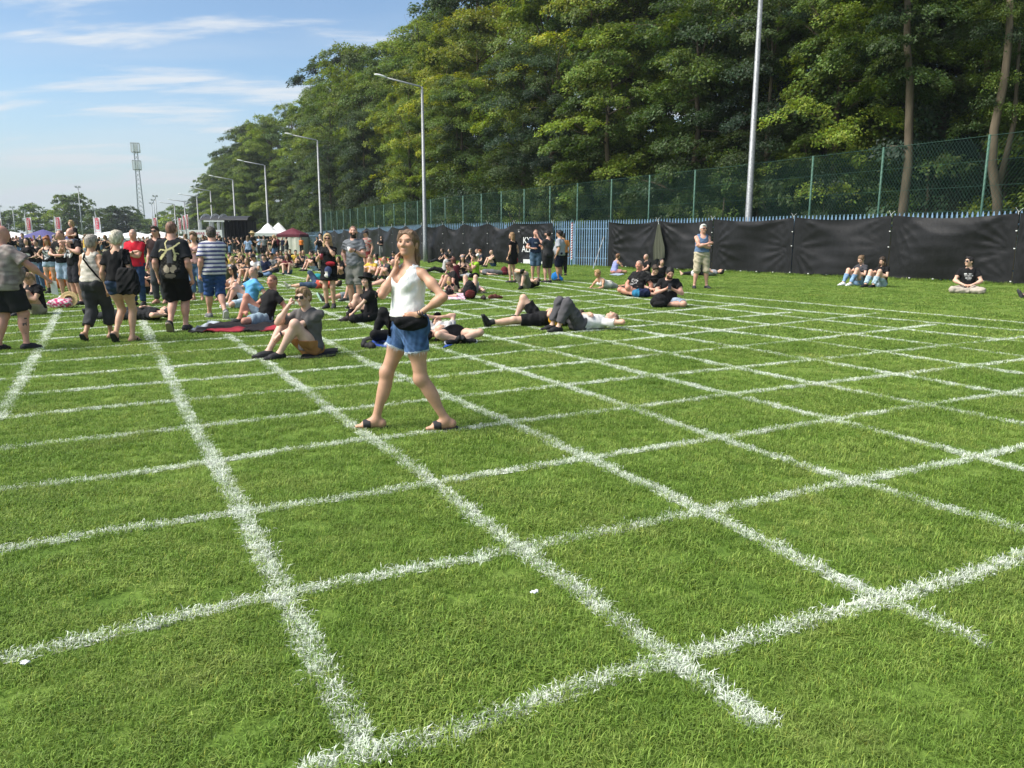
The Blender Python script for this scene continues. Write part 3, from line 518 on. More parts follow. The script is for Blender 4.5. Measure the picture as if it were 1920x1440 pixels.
obj('roof_sheet', mesh('roof_sheet', V, [(2 * i, 2 * i + 1, 2 * i + 3, 2 * i + 2) for i in range(8)], True), mat('dark_grey_sheet', (.03, .031, .036), .6), st)
for x in (-sw / 2, -sw / 2 + 1.1, -sw / 2 + 2.0):
    arch = [(x, -2.2, 0)] + [(x, -2.2 * math.cos(a), zt - .85 + .95 * math.sin(a)) for a in np.linspace(0, math.pi, 9)] + [(x, 2.2, 0)]
    b = MB()
    for dx, dz in ((0, 0), (.22, 0), (.11, .2)): b.tube([(p_[0] + dx, p_[1] * (1 + dz * .04), p_[2] + dz * .6) for p_ in arch], .05, 4)
    b.build('truss_arch', mat('aluminium', (.62, .63, .65), .4, metallic=.5), st)
b = MB(); b.box((-.2 * sw, -2.2, zt - .62), (sw * .42, .05, .16)); b.build('light_bar', WHITEP, st)
# crowd barriers, far blue fence and the striped pole
def barrier(u0, v0, u1, v1, label):
    a, c = ground(u0, v0), ground(u1, v1); t = empty('crowd_barrier', a); tag(t, label, 'barrier', 'steel crowd barriers'); d = c - a; b = MB(); b.tube([(0, 0, 0), (0, 0, 1.1), d + vec(0, 0, 1.1), d], .03, 6); b.build('frame', GALV, t); b = MB(); b.tube([(0, 0, .15), d + vec(0, 0, .15)], .02, 5)
    b.build('bottom_rail', GALV, t)
    for k in np.linspace(.06, .94, 15): b = MB(); b.tube([d * k + vec(0, 0, .15), d * k + vec(0, 0, 1.1)], .010, 4); b.build('bar', GALV, t)
barrier(569, 474, 592, 474, 'crowd barrier just right of the maroon gazebo'); barrier(593, 474, 616, 473.5, 'crowd barrier further right of the maroon gazebo'); barrier(414, 476, 441, 476, 'crowd barrier with dark sheeting below the stage')
sp, d, n = fence_at(fence_s(1081), -.35); t = empty('striped_pole', sp); tag(t, 'thin pole spiralled in red and white tape before the blue fence', 'pole'); SW = mat('white_tape', (.75, .73, .70), .6); SR = mat('red_tape', (.35, .03, .03), .6)
b = MB(); b.tube([(0, 0, -.1), (0, 0, 2.45)], .042, 8); b.build('pole', GREENP, t)
for kk, mt_ in ((0, SW), (1, SR)):
    V, Q = [], []; turns = 15; nseg = turns * 8
    for i in range(nseg + 1):
        a = 2 * math.pi * i / 8
        for w_ in (0, 1): V.append((.048 * math.cos(a), .048 * math.sin(a), .28 + 1.9 * i / nseg + .0635 * kk + w_ * .0625))
    obj('tape', mesh('tape', V, [(2 * i, 2 * i + 2, 2 * i + 3, 2 * i + 1) for i in range(nseg)], True), mt_, t)
sp = ground(1112, 504); e = fence_at(fence_s(1134), -.1)[0] + vec(0, 0, 1.55); t = empty('leaning_rod', sp); tag(t, 'grey metal rod leaning on the blue fence by the sheet edge', 'rod'); b = MB(); b.tube([(0, 0, 0), e - sp], .022, 6); b.build('rod', GREYP, t)
# ------------------------------------------------------------------ people: bodies and clothes grown from distance fields
f32 = np.float32
class Cone:      # tapered limb; flat = cut square at b; w, wf = flattened by wf across direction w
    def __init__(s, a, b, ra, rb, flat=False, w=None, wf=1.0, k=None, flata=False): s.a, s.b, s.ra, s.rb, s.flat, s.w, s.wf, s.k, s.flata = vec(a), vec(b), ra, rb, flat, (None if w is None else nrm(w)), wf, k, flata
    def bb(s, m): r = max(s.ra, s.rb) + m; return np.minimum(s.a, s.b) - r, np.maximum(s.a, s.b) + r
    def d(s, X, Y, Z):
        ab = s.b - s.a; L2 = float(ab @ ab) + 1e-12
        px, py, pz = X - s.a[0], Y - s.a[1], Z - s.a[2]
        tt = (px * ab[0] + py * ab[1] + pz * ab[2]) / L2; t = np.clip(tt, 0, 1)
        qx, qy, qz = px - t * ab[0], py - t * ab[1], pz - t * ab[2]
        if s.w is not None:
            c = (qx * s.w[0] + qy * s.w[1] + qz * s.w[2]) * (1 / s.wf - 1); qx = qx + c * s.w[0]; qy = qy + c * s.w[1]; qz = qz + c * s.w[2]
        d = np.sqrt(qx * qx + qy * qy + qz * qz) - (s.ra + (s.rb - s.ra) * t)
        if s.flat: d = np.maximum(d, (tt - 1) * math.sqrt(L2))
        if s.flata: d = np.maximum(d, -tt * math.sqrt(L2))
        return d
class Ell:
    def __init__(s, c, r, ax=None, k=None): s.c = vec(c); s.r = vec(r); s.ax = np.eye(3) if ax is None else np.array([nrm(a) for a in ax]); s.k = k
    def bb(s, m): e = np.abs(s.ax.T) @ s.r + m; return s.c - e, s.c + e
    def d(s, X, Y, Z):
        p = (X - s.c[0], Y - s.c[1], Z - s.c[2]); k0 = 0; k1 = 0
        for i in range(3):
            q = (p[0] * s.ax[i][0] + p[1] * s.ax[i][1] + p[2] * s.ax[i][2]) / s.r[i]; k0 = k0 + q * q; k1 = k1 + (q / s.r[i]) ** 2
        k0 = np.sqrt(k0); return k0 * (k0 - 1) / (np.sqrt(k1) + 1e-9)
def field(prims, h, k=.03, cut=(), sub=(), noise=None, pad=2.0):
    """smooth union of prims on a grid of step h, minus sub (prims), kept on the inner side of the planes in cut [(point, outward normal)]"""
    bbs = [p.bb(.004) for p in prims]
    lo = np.min([b[0] for b in bbs], 0) - pad * h; hi = np.max([b[1] for b in bbs], 0) + pad * h
    n = np.ceil((hi - lo) / h).astype(int) + 1
    ax = [(lo[i] + h * np.arange(n[i])).astype(f32) for i in range(3)]
    D = np.full(n, .5, f32)
    def sl(bb):
        i0 = np.clip(np.floor((bb[0] - lo) / h).astype(int), 0, n - 1); i1 = np.clip(np.ceil((bb[1] - lo) / h).astype(int) + 1, 1, n)
        return tuple(slice(a, b) for a, b in zip(i0, i1)), (ax[0][i0[0]:i1[0], None, None], ax[1][None, i0[1]:i1[1], None], ax[2][None, None, i0[2]:i1[2]])
    for p in prims:
        kk = k if p.k is None else p.k
        s, g = sl(p.bb(max(2.5 * h, kk))); d = p.d(*g); a = D[s]
        e = np.maximum(kk - np.abs(a - d), 0); D[s] = np.minimum(a, d) - e * e / (4 * kk)
    for p in sub:
        kk = p.k or .01; s, g = sl(p.bb(max(2.5 * h, kk))); d = -p.d(*g); a = D[s]
        e = np.maximum(kk - np.abs(a - d), 0); D[s] = np.maximum(a, d) + e * e / (4 * kk)
    if noise is not None: D += noise(ax[0][:, None, None], ax[1][None, :, None], ax[2][None, None, :]).astype(f32)
    for q, nn in cut:
        nn = nrm(nn); D = np.maximum(D, ((ax[0][:, None, None] - q[0]) * nn[0] + (ax[1][None, :, None] - q[1]) * nn[1] + (ax[2][None, None, :] - q[2]) * nn[2]).astype(f32))
    return D, lo, h
def nets(D, lo, h):
    """surface nets: quads through the cells where the field changes sign"""
    S = D < 0
    if not S.any(): return np.zeros((0, 3), f32), np.zeros((0, 4), np.int32)
    c = S[:-1, :-1, :-1].astype(np.int8)
    tot = np.zeros_like(c)
    for i in (0, 1):
        for j in (0, 1):
            for k in (0, 1): tot += S[i:S.shape[0] - 1 + i, j:S.shape[1] - 1 + j, k:S.shape[2] - 1 + k]
    act = np.argwhere((tot > 0) & (tot < 8)); m = len(act)
    idx = np.full(tot.shape, -1, np.int32); idx[tuple(act.T)] = np.arange(m)
    acc = np.zeros((m, 3)); cnt = np.zeros(m)
    cor = {}
    for o in [(i, j, k) for i in (0, 1) for j in (0, 1) for k in (0, 1)]: cor[o] = D[act[:, 0] + o[0], act[:, 1] + o[1], act[:, 2] + o[2]].astype(float)
    for o in cor:
        for a in range(3):
            if o[a]: continue
            p = list(o); p[a] = 1; d0, d1 = cor[o], cor[tuple(p)]; x = (d0 < 0) != (d1 < 0)
            t = np.where(x, d0 / np.where(x, d0 - d1, 1), 0); q = np.tile(np.array(o, float), (m, 1)); q[:, a] = t
            acc[x] += q[x]; cnt[x] += 1
    V = (act + acc / cnt[:, None]) * h + lo
    Q = []
    for a in range(3):
        b, c2 = [(1, 2), (2, 0), (0, 1)][a]
        s0 = [slice(None)] * 3; s1 = [slice(None)] * 3; s0[a] = slice(0, -1); s1[a] = slice(1, None)
        e0, e1 = S[tuple(s0)], S[tuple(s1)]; E = np.argwhere(e0 != e1)
        E = E[(E[:, b] > 0) & (E[:, c2] > 0) & (E[:, b] < D.shape[b] - 1) & (E[:, c2] < D.shape[c2] - 1)]
        inside = e0[tuple(E.T)]
        def cell(db, dc): F_ = E.copy(); F_[:, b] -= db; F_[:, c2] -= dc; return idx[tuple(F_.T)]
        q = np.stack([cell(1, 1), cell(0, 1), cell(0, 0), cell(1, 0)], 1); q[~inside] = q[~inside][:, ::-1]; Q.append(q)
    Q = np.concatenate(Q); Q = Q[(Q >= 0).all(1)]
    return V.astype(f32), Q.astype(np.int32)
def wrinkle(seed, amp=.005, wl=.12, dirs=4):
    r = np.random.default_rng(seed); K = r.normal(size=(dirs, 3)); K /= np.linalg.norm(K, axis=1)[:, None]; K *= (2 * math.pi / wl) * r.uniform(.6, 1.6, (dirs, 1)); ph = r.uniform(0, 6.28, dirs)
    def f(X, Y, Z):
        s = 0
        for i in range(dirs): s = s + np.sin(K[i, 0] * X + K[i, 1] * Y + K[i, 2] * Z + ph[i] + 1.3 * np.sin(K[(i + 1) % dirs, 0] * .5 * X + K[(i + 1) % dirs, 2] * .5 * Z))
        return s * (amp / dirs * 1.6)
    return f

# ---- skeleton
def ik(a, c, l1, l2, pole):
    """middle joint of a two-bone limb from a towards c"""
    a, c = vec(a), vec(c); d = c - a; L = np.linalg.norm(d); Lm = (l1 + l2) * .998
    if L > Lm: c = a + d / L * Lm; d = c - a; L = Lm
    L = max(L, abs(l1 - l2) + .01); x = (l1 * l1 - l2 * l2 + L * L) / (2 * L); y = math.sqrt(max(l1 * l1 - x * x, 0))
    u = d / (np.linalg.norm(d) + 1e-9); p = vec(pole); p = p - u * (p @ u); p = nrm(p); return a + u * x + p * y, c
def frame(up, fwd): u = nrm(up); f = vec(fwd); f = nrm(f - u * (f @ u)); return np.cross(f, u), f, u      # right, forward, up
class Pose: pass
def pose(P, pu=(0, 0, 1), pf=(0, 1, 0), cu=None, cf=None, hu=None, hf=None, arm=None, leg=None, sex='m', hpos=None, neck=None):
    """P pelvis centre; pu/cu/hu up vectors and pf/cf/hf forward vectors of pelvis, chest and head.
    arm[s] = (wrist, elbow pole, finger direction, palm normal, curl); leg[s] = (ankle, knee pole, toe direction), s = 1 right, -1 left"""
    J = Pose(); J.sex = sex; fem = sex == 'f'
    cu = pu if cu is None else cu; cf = pf if cf is None else cf; hu = cu if hu is None else hu; hf = cf if hf is None else hf
    J.P = vec(P); J.pr, J.pf, J.pu = frame(pu, pf); J.cr, J.cf, J.cu = frame(cu, cf); J.hr, J.hf, J.hu = frame(hu, hf)
    J.wst = J.P + .15 * J.pu; J.C = J.wst + .15 * J.cu; J.N = J.wst + .335 * J.cu - .012 * J.cf
    nk = nrm(J.cu + .25 * J.cf) if neck is None else nrm(neck)
    J.hb = J.N + .075 * nk; J.H = J.hb + .085 * J.hu + .025 * J.hf if hpos is None else vec(hpos)
    sw = .155 if fem else .178
    J.S = {s: J.N - .068 * J.cu + s * (sw - .006) * J.cr for s in (1, -1)}
    J.hip = {s: J.P + s * (.092 if fem else .09) * J.pr - .02 * J.pu for s in (1, -1)}
    J.E, J.Wr, J.hd, J.hn, J.curl = {}, {}, {}, {}, {}; J.K, J.A, J.td = {}, {}, {}
    for s in (1, -1):
        a = arm[s]; w = a[0]
        if isinstance(w, str): w = J.S[s] + .075 * s * J.cr + (.05 if w == 'down' else .16) * J.cf - .5 * J.cu
        J.E[s], J.Wr[s] = ik(J.S[s], w, .285, .25, a[1] if len(a) > 1 and a[1] is not None else (s * .35 * J.cr - .6 * J.cf - .3 * J.cu))
        J.hd[s] = nrm(J.Wr[s] - J.E[s]) if len(a) < 3 or a[2] is None else nrm(a[2])
        hn = (-s * J.cr) if len(a) < 4 or a[3] is None else vec(a[3]); J.hn[s] = nrm(hn - J.hd[s] * (hn @ J.hd[s])); J.curl[s] = a[4] if len(a) > 4 else .35
        l = leg[s]; J.K[s], J.A[s] = ik(J.hip[s], l[0], .43, .415, l[1] if len(l) > 1 and l[1] is not None else J.pf)
        J.td[s] = nrm(l[2]) if len(l) > 2 and l[2] is not None else nrm(J.pf * (1, 1, .0) + 1e-6)
    return J
def hand_prims(w, d, n, s, curl, sc=1.0, fing=True, fr=.0085):
    """palm, four unequal bent fingers, thumb leaving the side of the palm; d finger direction, n palm normal, s side"""
    d, n = nrm(d), nrm(n); o = nrm(np.cross(n, d)) * s                # o points to the thumb side
    P = [Cone(w, w + .082 * sc * d, .027 * sc, .037 * sc, w=n, wf=.5, k=.02)]
    for i, (x, L) in enumerate(((.029, .070), (.010, .080), (-.010, .074), (-.028, .058))):
        b = w + (.083 - .004 * abs(i - 1.2)) * sc * d + x * sc * o; a1 = curl * 1.0 + .06 * i; a2 = curl * 2.2 + .1
        p1 = b + L * .5 * sc * (math.cos(a1) * d + math.sin(a1) * n); p2 = p1 + L * .5 * sc * (math.cos(a2) * d + math.sin(a2) * n)
        P += [Cone(b - .01 * d, p1, fr * sc, fr * .95 * sc, k=.006), Cone(p1, p2, fr * .95 * sc, fr * .8 * sc, k=.006)]
    b = w + .028 * sc * d + .024 * sc * o; p1 = b + .04 * sc * nrm(.75 * d + .65 * o + .25 * n); p2 = p1 + .03 * sc * nrm(d + .15 * o + .35 * n)
    P += [Cone(b, p1, .013 * sc, .0105 * sc, k=.012), Cone(p1, p2, .0105 * sc, .009 * sc, k=.006)]
    return P
def body_prims(J, fat=0.0, muscle=0.0, hands=True, feet='bare'):
    fem = J.sex == 'f'; g = .80 if fem else 1.0 + .12 * muscle; f = 1 + fat; B = {}
    hw = .158 if fem else .15
    B['pelvis'] = [Ell(J.P + .0 * J.pu, (hw * (1 + .7 * fat), .112 * (1 + .9 * fat), .125), (J.pr, J.pf, J.pu), k=.05)] + \
        [Ell(J.hip[s] - .045 * J.pf + .01 * J.pu - .012 * s * J.pr, (.082 * f, .085 * f, .095), (J.pr, J.pf, J.pu), k=.04) for s in (1, -1)]
    wr = (.118 if fem else .138) * (1 + 1.2 * fat)
    B['belly'] = [Cone(J.P + .06 * J.pu, J.C - .02 * J.cu, (.145 if fem else .142) * (1 + fat), wr, w=J.pf, wf=.72, k=.06)]
    if fat > .12: B['belly'].append(Ell(J.wst - .03 * J.pu + .05 * J.pf, (.15 * f, .10 + .28 * fat, .15), (J.pr, J.pf, J.pu), k=.06))
    cw = .142 if fem else .165
    B['chest'] = [Ell(J.C + .02 * J.cu, (cw * (1 + .7 * fat), (.098 if fem else .112) * (1 + .8 * fat), .175), (J.cr, J.cf, J.cu), k=.05)]
    if fem: B['chest'] += [Ell(J.C + .035 * J.cu + .085 * J.cf + s * .07 * J.cr, (.058, .055, .06), (J.cr, J.cf, J.cu), k=.035) for s in (1, -1)]
    B['shoulder'] = []
    for s in (1, -1): B['shoulder'] += [Cone(J.N - .028 * J.cu, J.S[s] - .008 * J.cu - .012 * s * J.cr, .047 * g, .047 * g * (1 + .5 * fat), k=.04)]
    B['neck'] = [Cone(J.N - .03 * J.cu, J.hb + .03 * J.hu, (.054 if fem else .064) * (1 + .5 * fat), (.046 if fem else .056) * (1 + .5 * fat), k=.025)]
    a = (J.hr, J.hf, J.hu); c = J.H; hs = .97 if fem else 1.0
    def hp(x, y, z): return c + hs * (x * J.hr + y * J.hf + z * J.hu)
    B['head'] = [Ell(hp(0, -.012, .022), (.075 * hs, .094 * hs, .088 * hs), a, k=.03), Ell(hp(0, .028, -.035), (.057 * hs, .064 * hs, .078 * hs), a, k=.03),
                 Ell(hp(0, .070, -.088), (.024, .022, .019), a, k=.025), Cone(hp(0, .086, .012), hp(0, .107, -.022), .008, .0135, k=.012),
                 Ell(hp(.015, .096, -.028), (.009, .009, .008), a, k=.008), Ell(hp(-.015, .096, -.028), (.009, .009, .008), a, k=.008),
                 Cone(hp(-.035, .078, .030), hp(.035, .078, .030), .012, .012, k=.015), Ell(hp(0, .084, -.054), (.024, .012, .006), a, k=.006), Ell(hp(0, .083, -.064), (.02, .012, .007), a, k=.006)] + \
                [Ell(hp(s * .044, .064, -.016), (.02, .02, .022), a, k=.03) for s in (1, -1)] + [Ell(hp(s * .077, -.008, -.008), (.009, .02, .032), a, k=.008) for s in (1, -1)]
    B['eyes'] = [Ell(hp(s * .032, .094, .008), (.016, .013, .009), a, k=.012) for s in (1, -1)]
    for s in (1, -1):
        t = 'R' if s > 0 else 'L'
        B['uarm' + t] = [Cone(J.S[s], J.E[s], .046 * g * (1 + .7 * fat), .039 * g * (1 + .5 * fat), k=.03), Ell(J.S[s] * .55 + J.E[s] * .45, (.046 * g * (1 + .6 * fat),) * 3, k=.05)]
        m = J.E[s] * .72 + J.Wr[s] * .28
        B['farm' + t] = [Cone(J.E[s], J.Wr[s], .038 * g * (1 + .4 * fat), .026 * g, k=.02), Ell(m, (.041 * g * (1 + .4 * fat),) * 3, k=.05)]
        B['hand' + t] = hand_prims(J.Wr[s], J.hd[s], J.hn[s], s, J.curl[s], .9 if fem else 1.0) if hands else [Ell(J.Wr[s] + .07 * J.hd[s], (.085, .035, .022), frame(J.hn[s], J.hd[s])[1:2] + (np.cross(J.hn[s], J.hd[s]), J.hn[s]), k=.02)]
        B['thigh' + t] = [Cone(J.hip[s], J.K[s], (.088 if fem else .09) * (1 + .7 * fat), .056 * (1 + .5 * fat) * (.95 if fem else 1), k=.04), Ell(J.hip[s] * .6 + J.K[s] * .4, (.078 * (1 + .6 * fat),) * 3, k=.06)]
        sd = nrm(J.A[s] - J.K[s]); bk = nrm(np.cross(np.cross(sd, J.K[s] - J.hip[s] + 1e-4), sd)); ax3 = nrm(np.cross(sd, bk + 1e-6))
        fwd = nrm(J.td[s] - sd * (J.td[s] @ sd)) if abs(J.td[s] @ sd) < .9 else bk
        cc = J.K[s] * .68 + J.A[s] * .32 - .018 * fwd
        B['shin' + t] = [Cone(J.K[s], J.A[s], .054 * (1 + .5 * fat) * (.95 if fem else 1), .034, k=.03), Ell(cc, (.052 * g * (1 + .5 * fat), .052 * g * (1 + .5 * fat), .11), (ax3, bk, sd), k=.05), Ell(J.K[s] + .012 * fwd, (.05 * f, .05 * f, .058), (ax3, bk, sd), k=.03)]
        td = J.td[s]; dn = nrm(sd - td * (sd @ td)); J.dn = getattr(J, 'dn', {}); J.dn[s] = dn
        heel = J.A[s] - .045 * td + .038 * dn; toe = J.A[s] + .155 * td + .048 * dn; ball = J.A[s] + .095 * td + .045 * dn
        J.foot = getattr(J, 'foot', {}); J.foot[s] = (heel, ball, toe)
        B['foot' + t] = [Cone(heel, J.A[s] + .09 * td + .035 * dn, .036, .032, k=.03), Cone(J.A[s], ball, .036, .03, k=.03), Cone(ball, toe, .034, .024, w=dn, wf=.62, k=.02), Ell(heel, (.036,) * 3, k=.02)]
    return B
ALL = ('pelvis', 'belly', 'chest', 'shoulder', 'neck', 'head') + tuple(p + t for p in ('uarm', 'farm', 'hand', 'thigh', 'shin', 'foot') for t in 'RL')
def build(prims, h, **k): return nets(*field(prims, h, **k))
def body_mesh(J, B, h, brow=(.30, .22, .18), lip=(.84, .60, .56), beard=None, stub=0.0, eyes=None):
    V, Q = build([p for n in ALL for p in B[n]], h, k=.025, sub=B['eyes'])
    c = np.ones((len(V), 3), f32); q = (V - J.H); q = np.stack([q @ J.hr, q @ J.hf, q @ J.hu], 1); hm = (np.abs(q) < (.1, .13, .14)).all(1)
    x, y, z = q.T; fr = hm & (y > .045)
    def soft(w, m): c[fr] = (c * (1 - w[:, None] * (1 - np.array(m))))[fr]
    bx = np.abs(x); ez = .030 - .006 * np.clip((bx - .034) / .02, 0, 1)
    soft(np.exp(-((bx - .034) / .016) ** 4 - ((z - ez) / max(.0042, h * .45)) ** 2), brow)
    soft(np.exp(-((bx - .033) / .015) ** 4 - ((z - .008) / max(.006, h * .45)) ** 2) * .9, eyes or (.42, .34, .31))
    soft(np.exp(-(x / .019) ** 4 - ((z + .059) / max(.0062, h * .5)) ** 2), lip)
    ck = fr & (np.abs(np.abs(x) - .045) < .022) & (np.abs(z + .022) < .02); c[ck] *= (1.0, .9, .87)
    bm = hm & (y > -.005) & (z < -.035) & ~((np.abs(x) < .024) & (z > -.068)) & (z > -.16)
    if beard is not None: c[bm] = np.array(beard)
    elif stub: c[bm] *= 1 - stub
    for s in (1, -1):      # knuckles, elbows and knees a little redder
        for p, r in ((J.E[s], .05), (J.K[s], .06), (J.Wr[s] + .1 * J.hd[s], .06)): m = np.linalg.norm(V - p, axis=1) < r; c[m] *= (1.0, .93, .91)
    return V, Q, c
def infl(prims, o): 
    out = []
    for p in prims:
        if isinstance(p, Cone): out.append(Cone(p.a, p.b, p.ra + o, p.rb + o, p.flat, p.w, p.wf, p.k, p.flata))
        else: out.append(Ell(p.c, p.r + o, p.ax, p.k))
    return out
def torso(J, B, o): return infl(B['pelvis'] + B['belly'] + B['chest'] + B['shoulder'], o)
def sleeve(J, s, frac, o, oe, B):
    a, b = J.S[s], J.E[s]; p = B['uarm' + ('R' if s > 0 else 'L')][0]; r0, r1 = p.ra + o * .55, p.ra + (p.rb - p.ra) * min(frac, 1) + oe
    if frac <= 1: return [Cone(a, a + (b - a) * frac, r0, r1, flat=True, k=.04)]
    q = B['farm' + ('R' if s > 0 else 'L')][0]; fr = frac - 1
    return [Cone(a, b, r0, p.rb + o, k=.04), Cone(b, b + (J.Wr[s] - b) * fr, p.rb + o, q.ra + (q.rb - q.ra) * fr + oe, flat=True, k=.04)]
def top(J, B, h, sl=.55, o=.016, oe=.026, hem=.02, seed=1, low=.0, neckr=.075, tank=False, amp=.009, wl=.12):
    """T-shirt, tank top or long-sleeved top down to hem below the pelvis centre"""
    pr = torso(J, B, o)
    hp = B['pelvis'][0].r
    pr += [Cone(J.wst + .02 * J.pu, J.P - hem * J.pu, max(B['belly'][0].ra + o, hp[0] * .98), hp[0] + o + .012, w=J.pf, wf=max(.72, hp[1] / hp[0] + .04), k=.04)]
    sub = [Cone(J.N - .02 * J.cu, J.N + .2 * J.cu, neckr, neckr * 1.3, k=.02)]
    if low: sub.append(Ell(J.N - .02 * J.cu + .09 * J.cf, (neckr * 1.05, .08, .05 + low), (J.cr, J.cf, J.cu), k=.02))
    if tank:
        for s in (1, -1): sub.append(Ell(J.S[s] + .035 * s * J.cr - .02 * J.cu, (.075, .2, .115), (J.cr, J.cf, J.cu), k=.015))
    else:
        for s in (1, -1): pr += sleeve(J, s, sl, o, oe, B)
    return build(pr, h, k=.04, sub=sub, cut=[(J.P - hem * J.pu, -J.pu)], noise=wrinkle(seed, amp, wl))
def bottom(J, B, h, frac=.55, o=.014, oe=.035, up=.10, seed=2, amp=.008, wl=.11):
    """shorts (frac < 1 of the thigh) or trousers (1 to 2: down the shin)"""
    pr = infl(B['pelvis'], o) + [Cone(J.P + up * J.pu, J.P, B['belly'][0].ra + o - .004, B['pelvis'][0].r[0] + o - .01, flata=True, w=J.pf, wf=.74, k=.03)]
    for s in (1, -1):
        t = 'R' if s > 0 else 'L'; p = B['thigh' + t][0]; q = B['shin' + t][0]
        if frac <= 1:
            e = J.hip[s] + (J.K[s] - J.hip[s]) * frac; r1 = p.ra + (p.rb - p.ra) * frac + oe
            pr.append(Cone(J.hip[s], e, p.ra + o, max(r1, .09) if .35 < frac < .7 else r1, flat=True, k=.03))
            if frac > .6: pr += infl(B['thigh' + t][1:], min(o, .01))
        else:
            f = frac - 1; pr += infl(B['thigh' + t][1:], o) + [Cone(J.hip[s], J.K[s], p.ra + o, p.rb + o + .008, k=.03), Cone(J.K[s], J.K[s] + (J.A[s] - J.K[s]) * f, p.rb + o + .008, q.ra + (q.rb - q.ra) * f + oe, flat=True, k=.03)]
            pr += infl(B['shin' + t][2:], o) + (infl(B['shin' + t][1:2], o * .8) if f > .5 else [])
    return build(pr, h, k=.03, cut=[(J.P + up * J.pu, J.pu)], noise=wrinkle(seed, amp, wl))
def skirt(J, B, h, L=.32, flare=.03, o=.016, up=.12, seed=3):
    e = J.P + .5 * (nrm(J.K[1] - J.hip[1]) + nrm(J.K[-1] - J.hip[-1])) * L
    pr = infl(B['pelvis'], o) + [Cone(J.P + up * J.pu, J.P, B['belly'][0].ra + o, B['pelvis'][0].r[0] + o, w=J.pf, wf=.74, flata=True), Cone(J.P, e, B['pelvis'][0].r[0] + o, B['pelvis'][0].r[0] + flare + o, flat=True, w=J.pf, wf=.78)]
    return build(pr, h, k=.03, noise=wrinkle(seed, .005, .12))
def shoe(J, s, h, high=0.0, o=.010):
    heel, ball, toe = J.foot[s]; td, dn = J.td[s], J.dn[s]; sd = np.cross(td, dn)
    pr = [Cone(heel, ball, .036 + o, .036 + o, k=.02), Cone(ball, toe + .012 * td, .036 + o, .028 + o * .6, w=dn, wf=.75, k=.02), Cone(J.A[s] + .01 * dn, ball - .01 * dn, .036 + o, .026 + o, k=.03)]
    if high: pr.append(Cone(J.A[s] + .02 * dn, J.A[s] - high * dn, .042 + o * .5, .042 + o * .5, flat=True, k=.02))
    return build(pr, h, k=.02, cut=[(heel + .034 * dn, dn)] + ([] if high else [(J.A[s] - .022 * dn, -dn)]))
def sole(J, s, h, th=.018, o=.012):
    heel, ball, toe = J.foot[s]; td, dn = J.td[s], J.dn[s]
    pr = [Cone(heel + .03 * dn, ball + .028 * dn, .036 + o, .042 + o, k=.01), Cone(ball + .028 * dn, toe + .02 * dn + .01 * td, .042 + o, .033 + o, k=.01)]
    return build(pr, h, k=.01, cut=[(heel + (.034 + th) * dn, dn), (heel + .028 * dn, -dn)])
def strap(J, s, h, t=.55, r=.046):
    heel, ball, toe = J.foot[s]; dn = J.dn[s]; p = heel + (toe - heel) * t; td = J.td[s]
    return build([Cone(p - .02 * td, p + .02 * td, r, r * .96, flat=True, flata=True, w=dn, wf=.9)], h, k=.01, cut=[(p + .02 * dn, dn)])
def hair(J, h, kind='short', o=.010, seed=5, fem=False, L=.25, part=0.0):
    a = (J.hr, J.hf, J.hu); hs = .97 if J.sex == 'f' else 1.0
    def hp(x, y, z): return J.H + hs * (x * J.hr + y * J.hf + z * J.hu)
    sk = [Ell(hp(0, -.014, .024), (.075 * hs + o, .095 * hs + o, .09 * hs + o * 1.15), a)]
    face = [Ell(hp(0, .10, -.035), (.070, .082, .110), a, k=.015)]
    nz = wrinkle(seed, .004, .035, 5)
    def low(z0, sl): return [(hp(0, 0, z0), -J.hu + sl * J.hf)]
    ears = [Ell(hp(s * .084, .012, -.02), (.022, .030, .042), a, k=.008) for s in (1, -1)]
    if kind == 'buzz': return build(sk[:0] + [Ell(hp(0, -.014, .022), (.0775, .0965, .0905), a), Ell(hp(0, -.045, -.03), (.066, .055, .07), a, k=.03)], h, sub=face + ears, cut=low(-.035, .75), noise=wrinkle(seed, .0015, .03))
    if kind == 'short': return build(sk + [Ell(hp(0, -.045, -.03), (.066 + o * .5, .058 + o * .5, .07), a, k=.03), Ell(hp(.01, .045, .088), (.055, .045, .030 + o * .4), a, k=.03)], h, k=.02, sub=face + ears, cut=low(-.04, .75), noise=wrinkle(seed, .007, .045, 6))
    if kind == 'bun': return build(sk + [Ell(hp(0, -.125, .03), (.04, .038, .04), a, k=.02)], h, k=.02, sub=face + [Ell(hp(0, .03, -.13), (.2, .16, .07), a, k=.02)], noise=nz)
    # long styles hang with gravity over the shoulders
    g = nrm(vec(0, 0, -1) + .0 * J.hf) if abs(J.hu[2]) > .35 else nrm(-J.hu * .6 + vec(0, 0, -.6))
    if kind == 'pony':
        p0 = hp(0, -.11, .01); p1 = p0 - .05 * J.hf + L * .5 * g; p2 = p1 + L * .5 * g + .02 * J.hf
        pr = sk + [Cone(p0, p1, .03, .034, k=.02), Cone(p1, p2, .034, .016, k=.02)]
        return build(pr, h, k=.02, sub=face + [Ell(hp(0, .03, -.13), (.2, .16, .07), a, k=.02)], noise=nz)
    pr = list(sk)
    for s in (1, -1):
        p0 = hp(s * .058, -.02, -.01); p1 = p0 + .5 * L * g - .015 * J.hf + s * .012 * J.hr; p2 = p0 + L * g - .02 * J.hf + s * .02 * J.hr
        pr += [Cone(p0, p1, .036, .04, k=.02), Cone(p1, p2, .04, .026, k=.02)]
    p0 = hp(0, -.07, -.02); pr += [Cone(p0, p0 + L * g - .02 * J.hf, .06, .055, w=J.hf, wf=.6, k=.03)]
    return build(pr, h, k=.025, sub=face, noise=wrinkle(seed, .006, .045, 5))
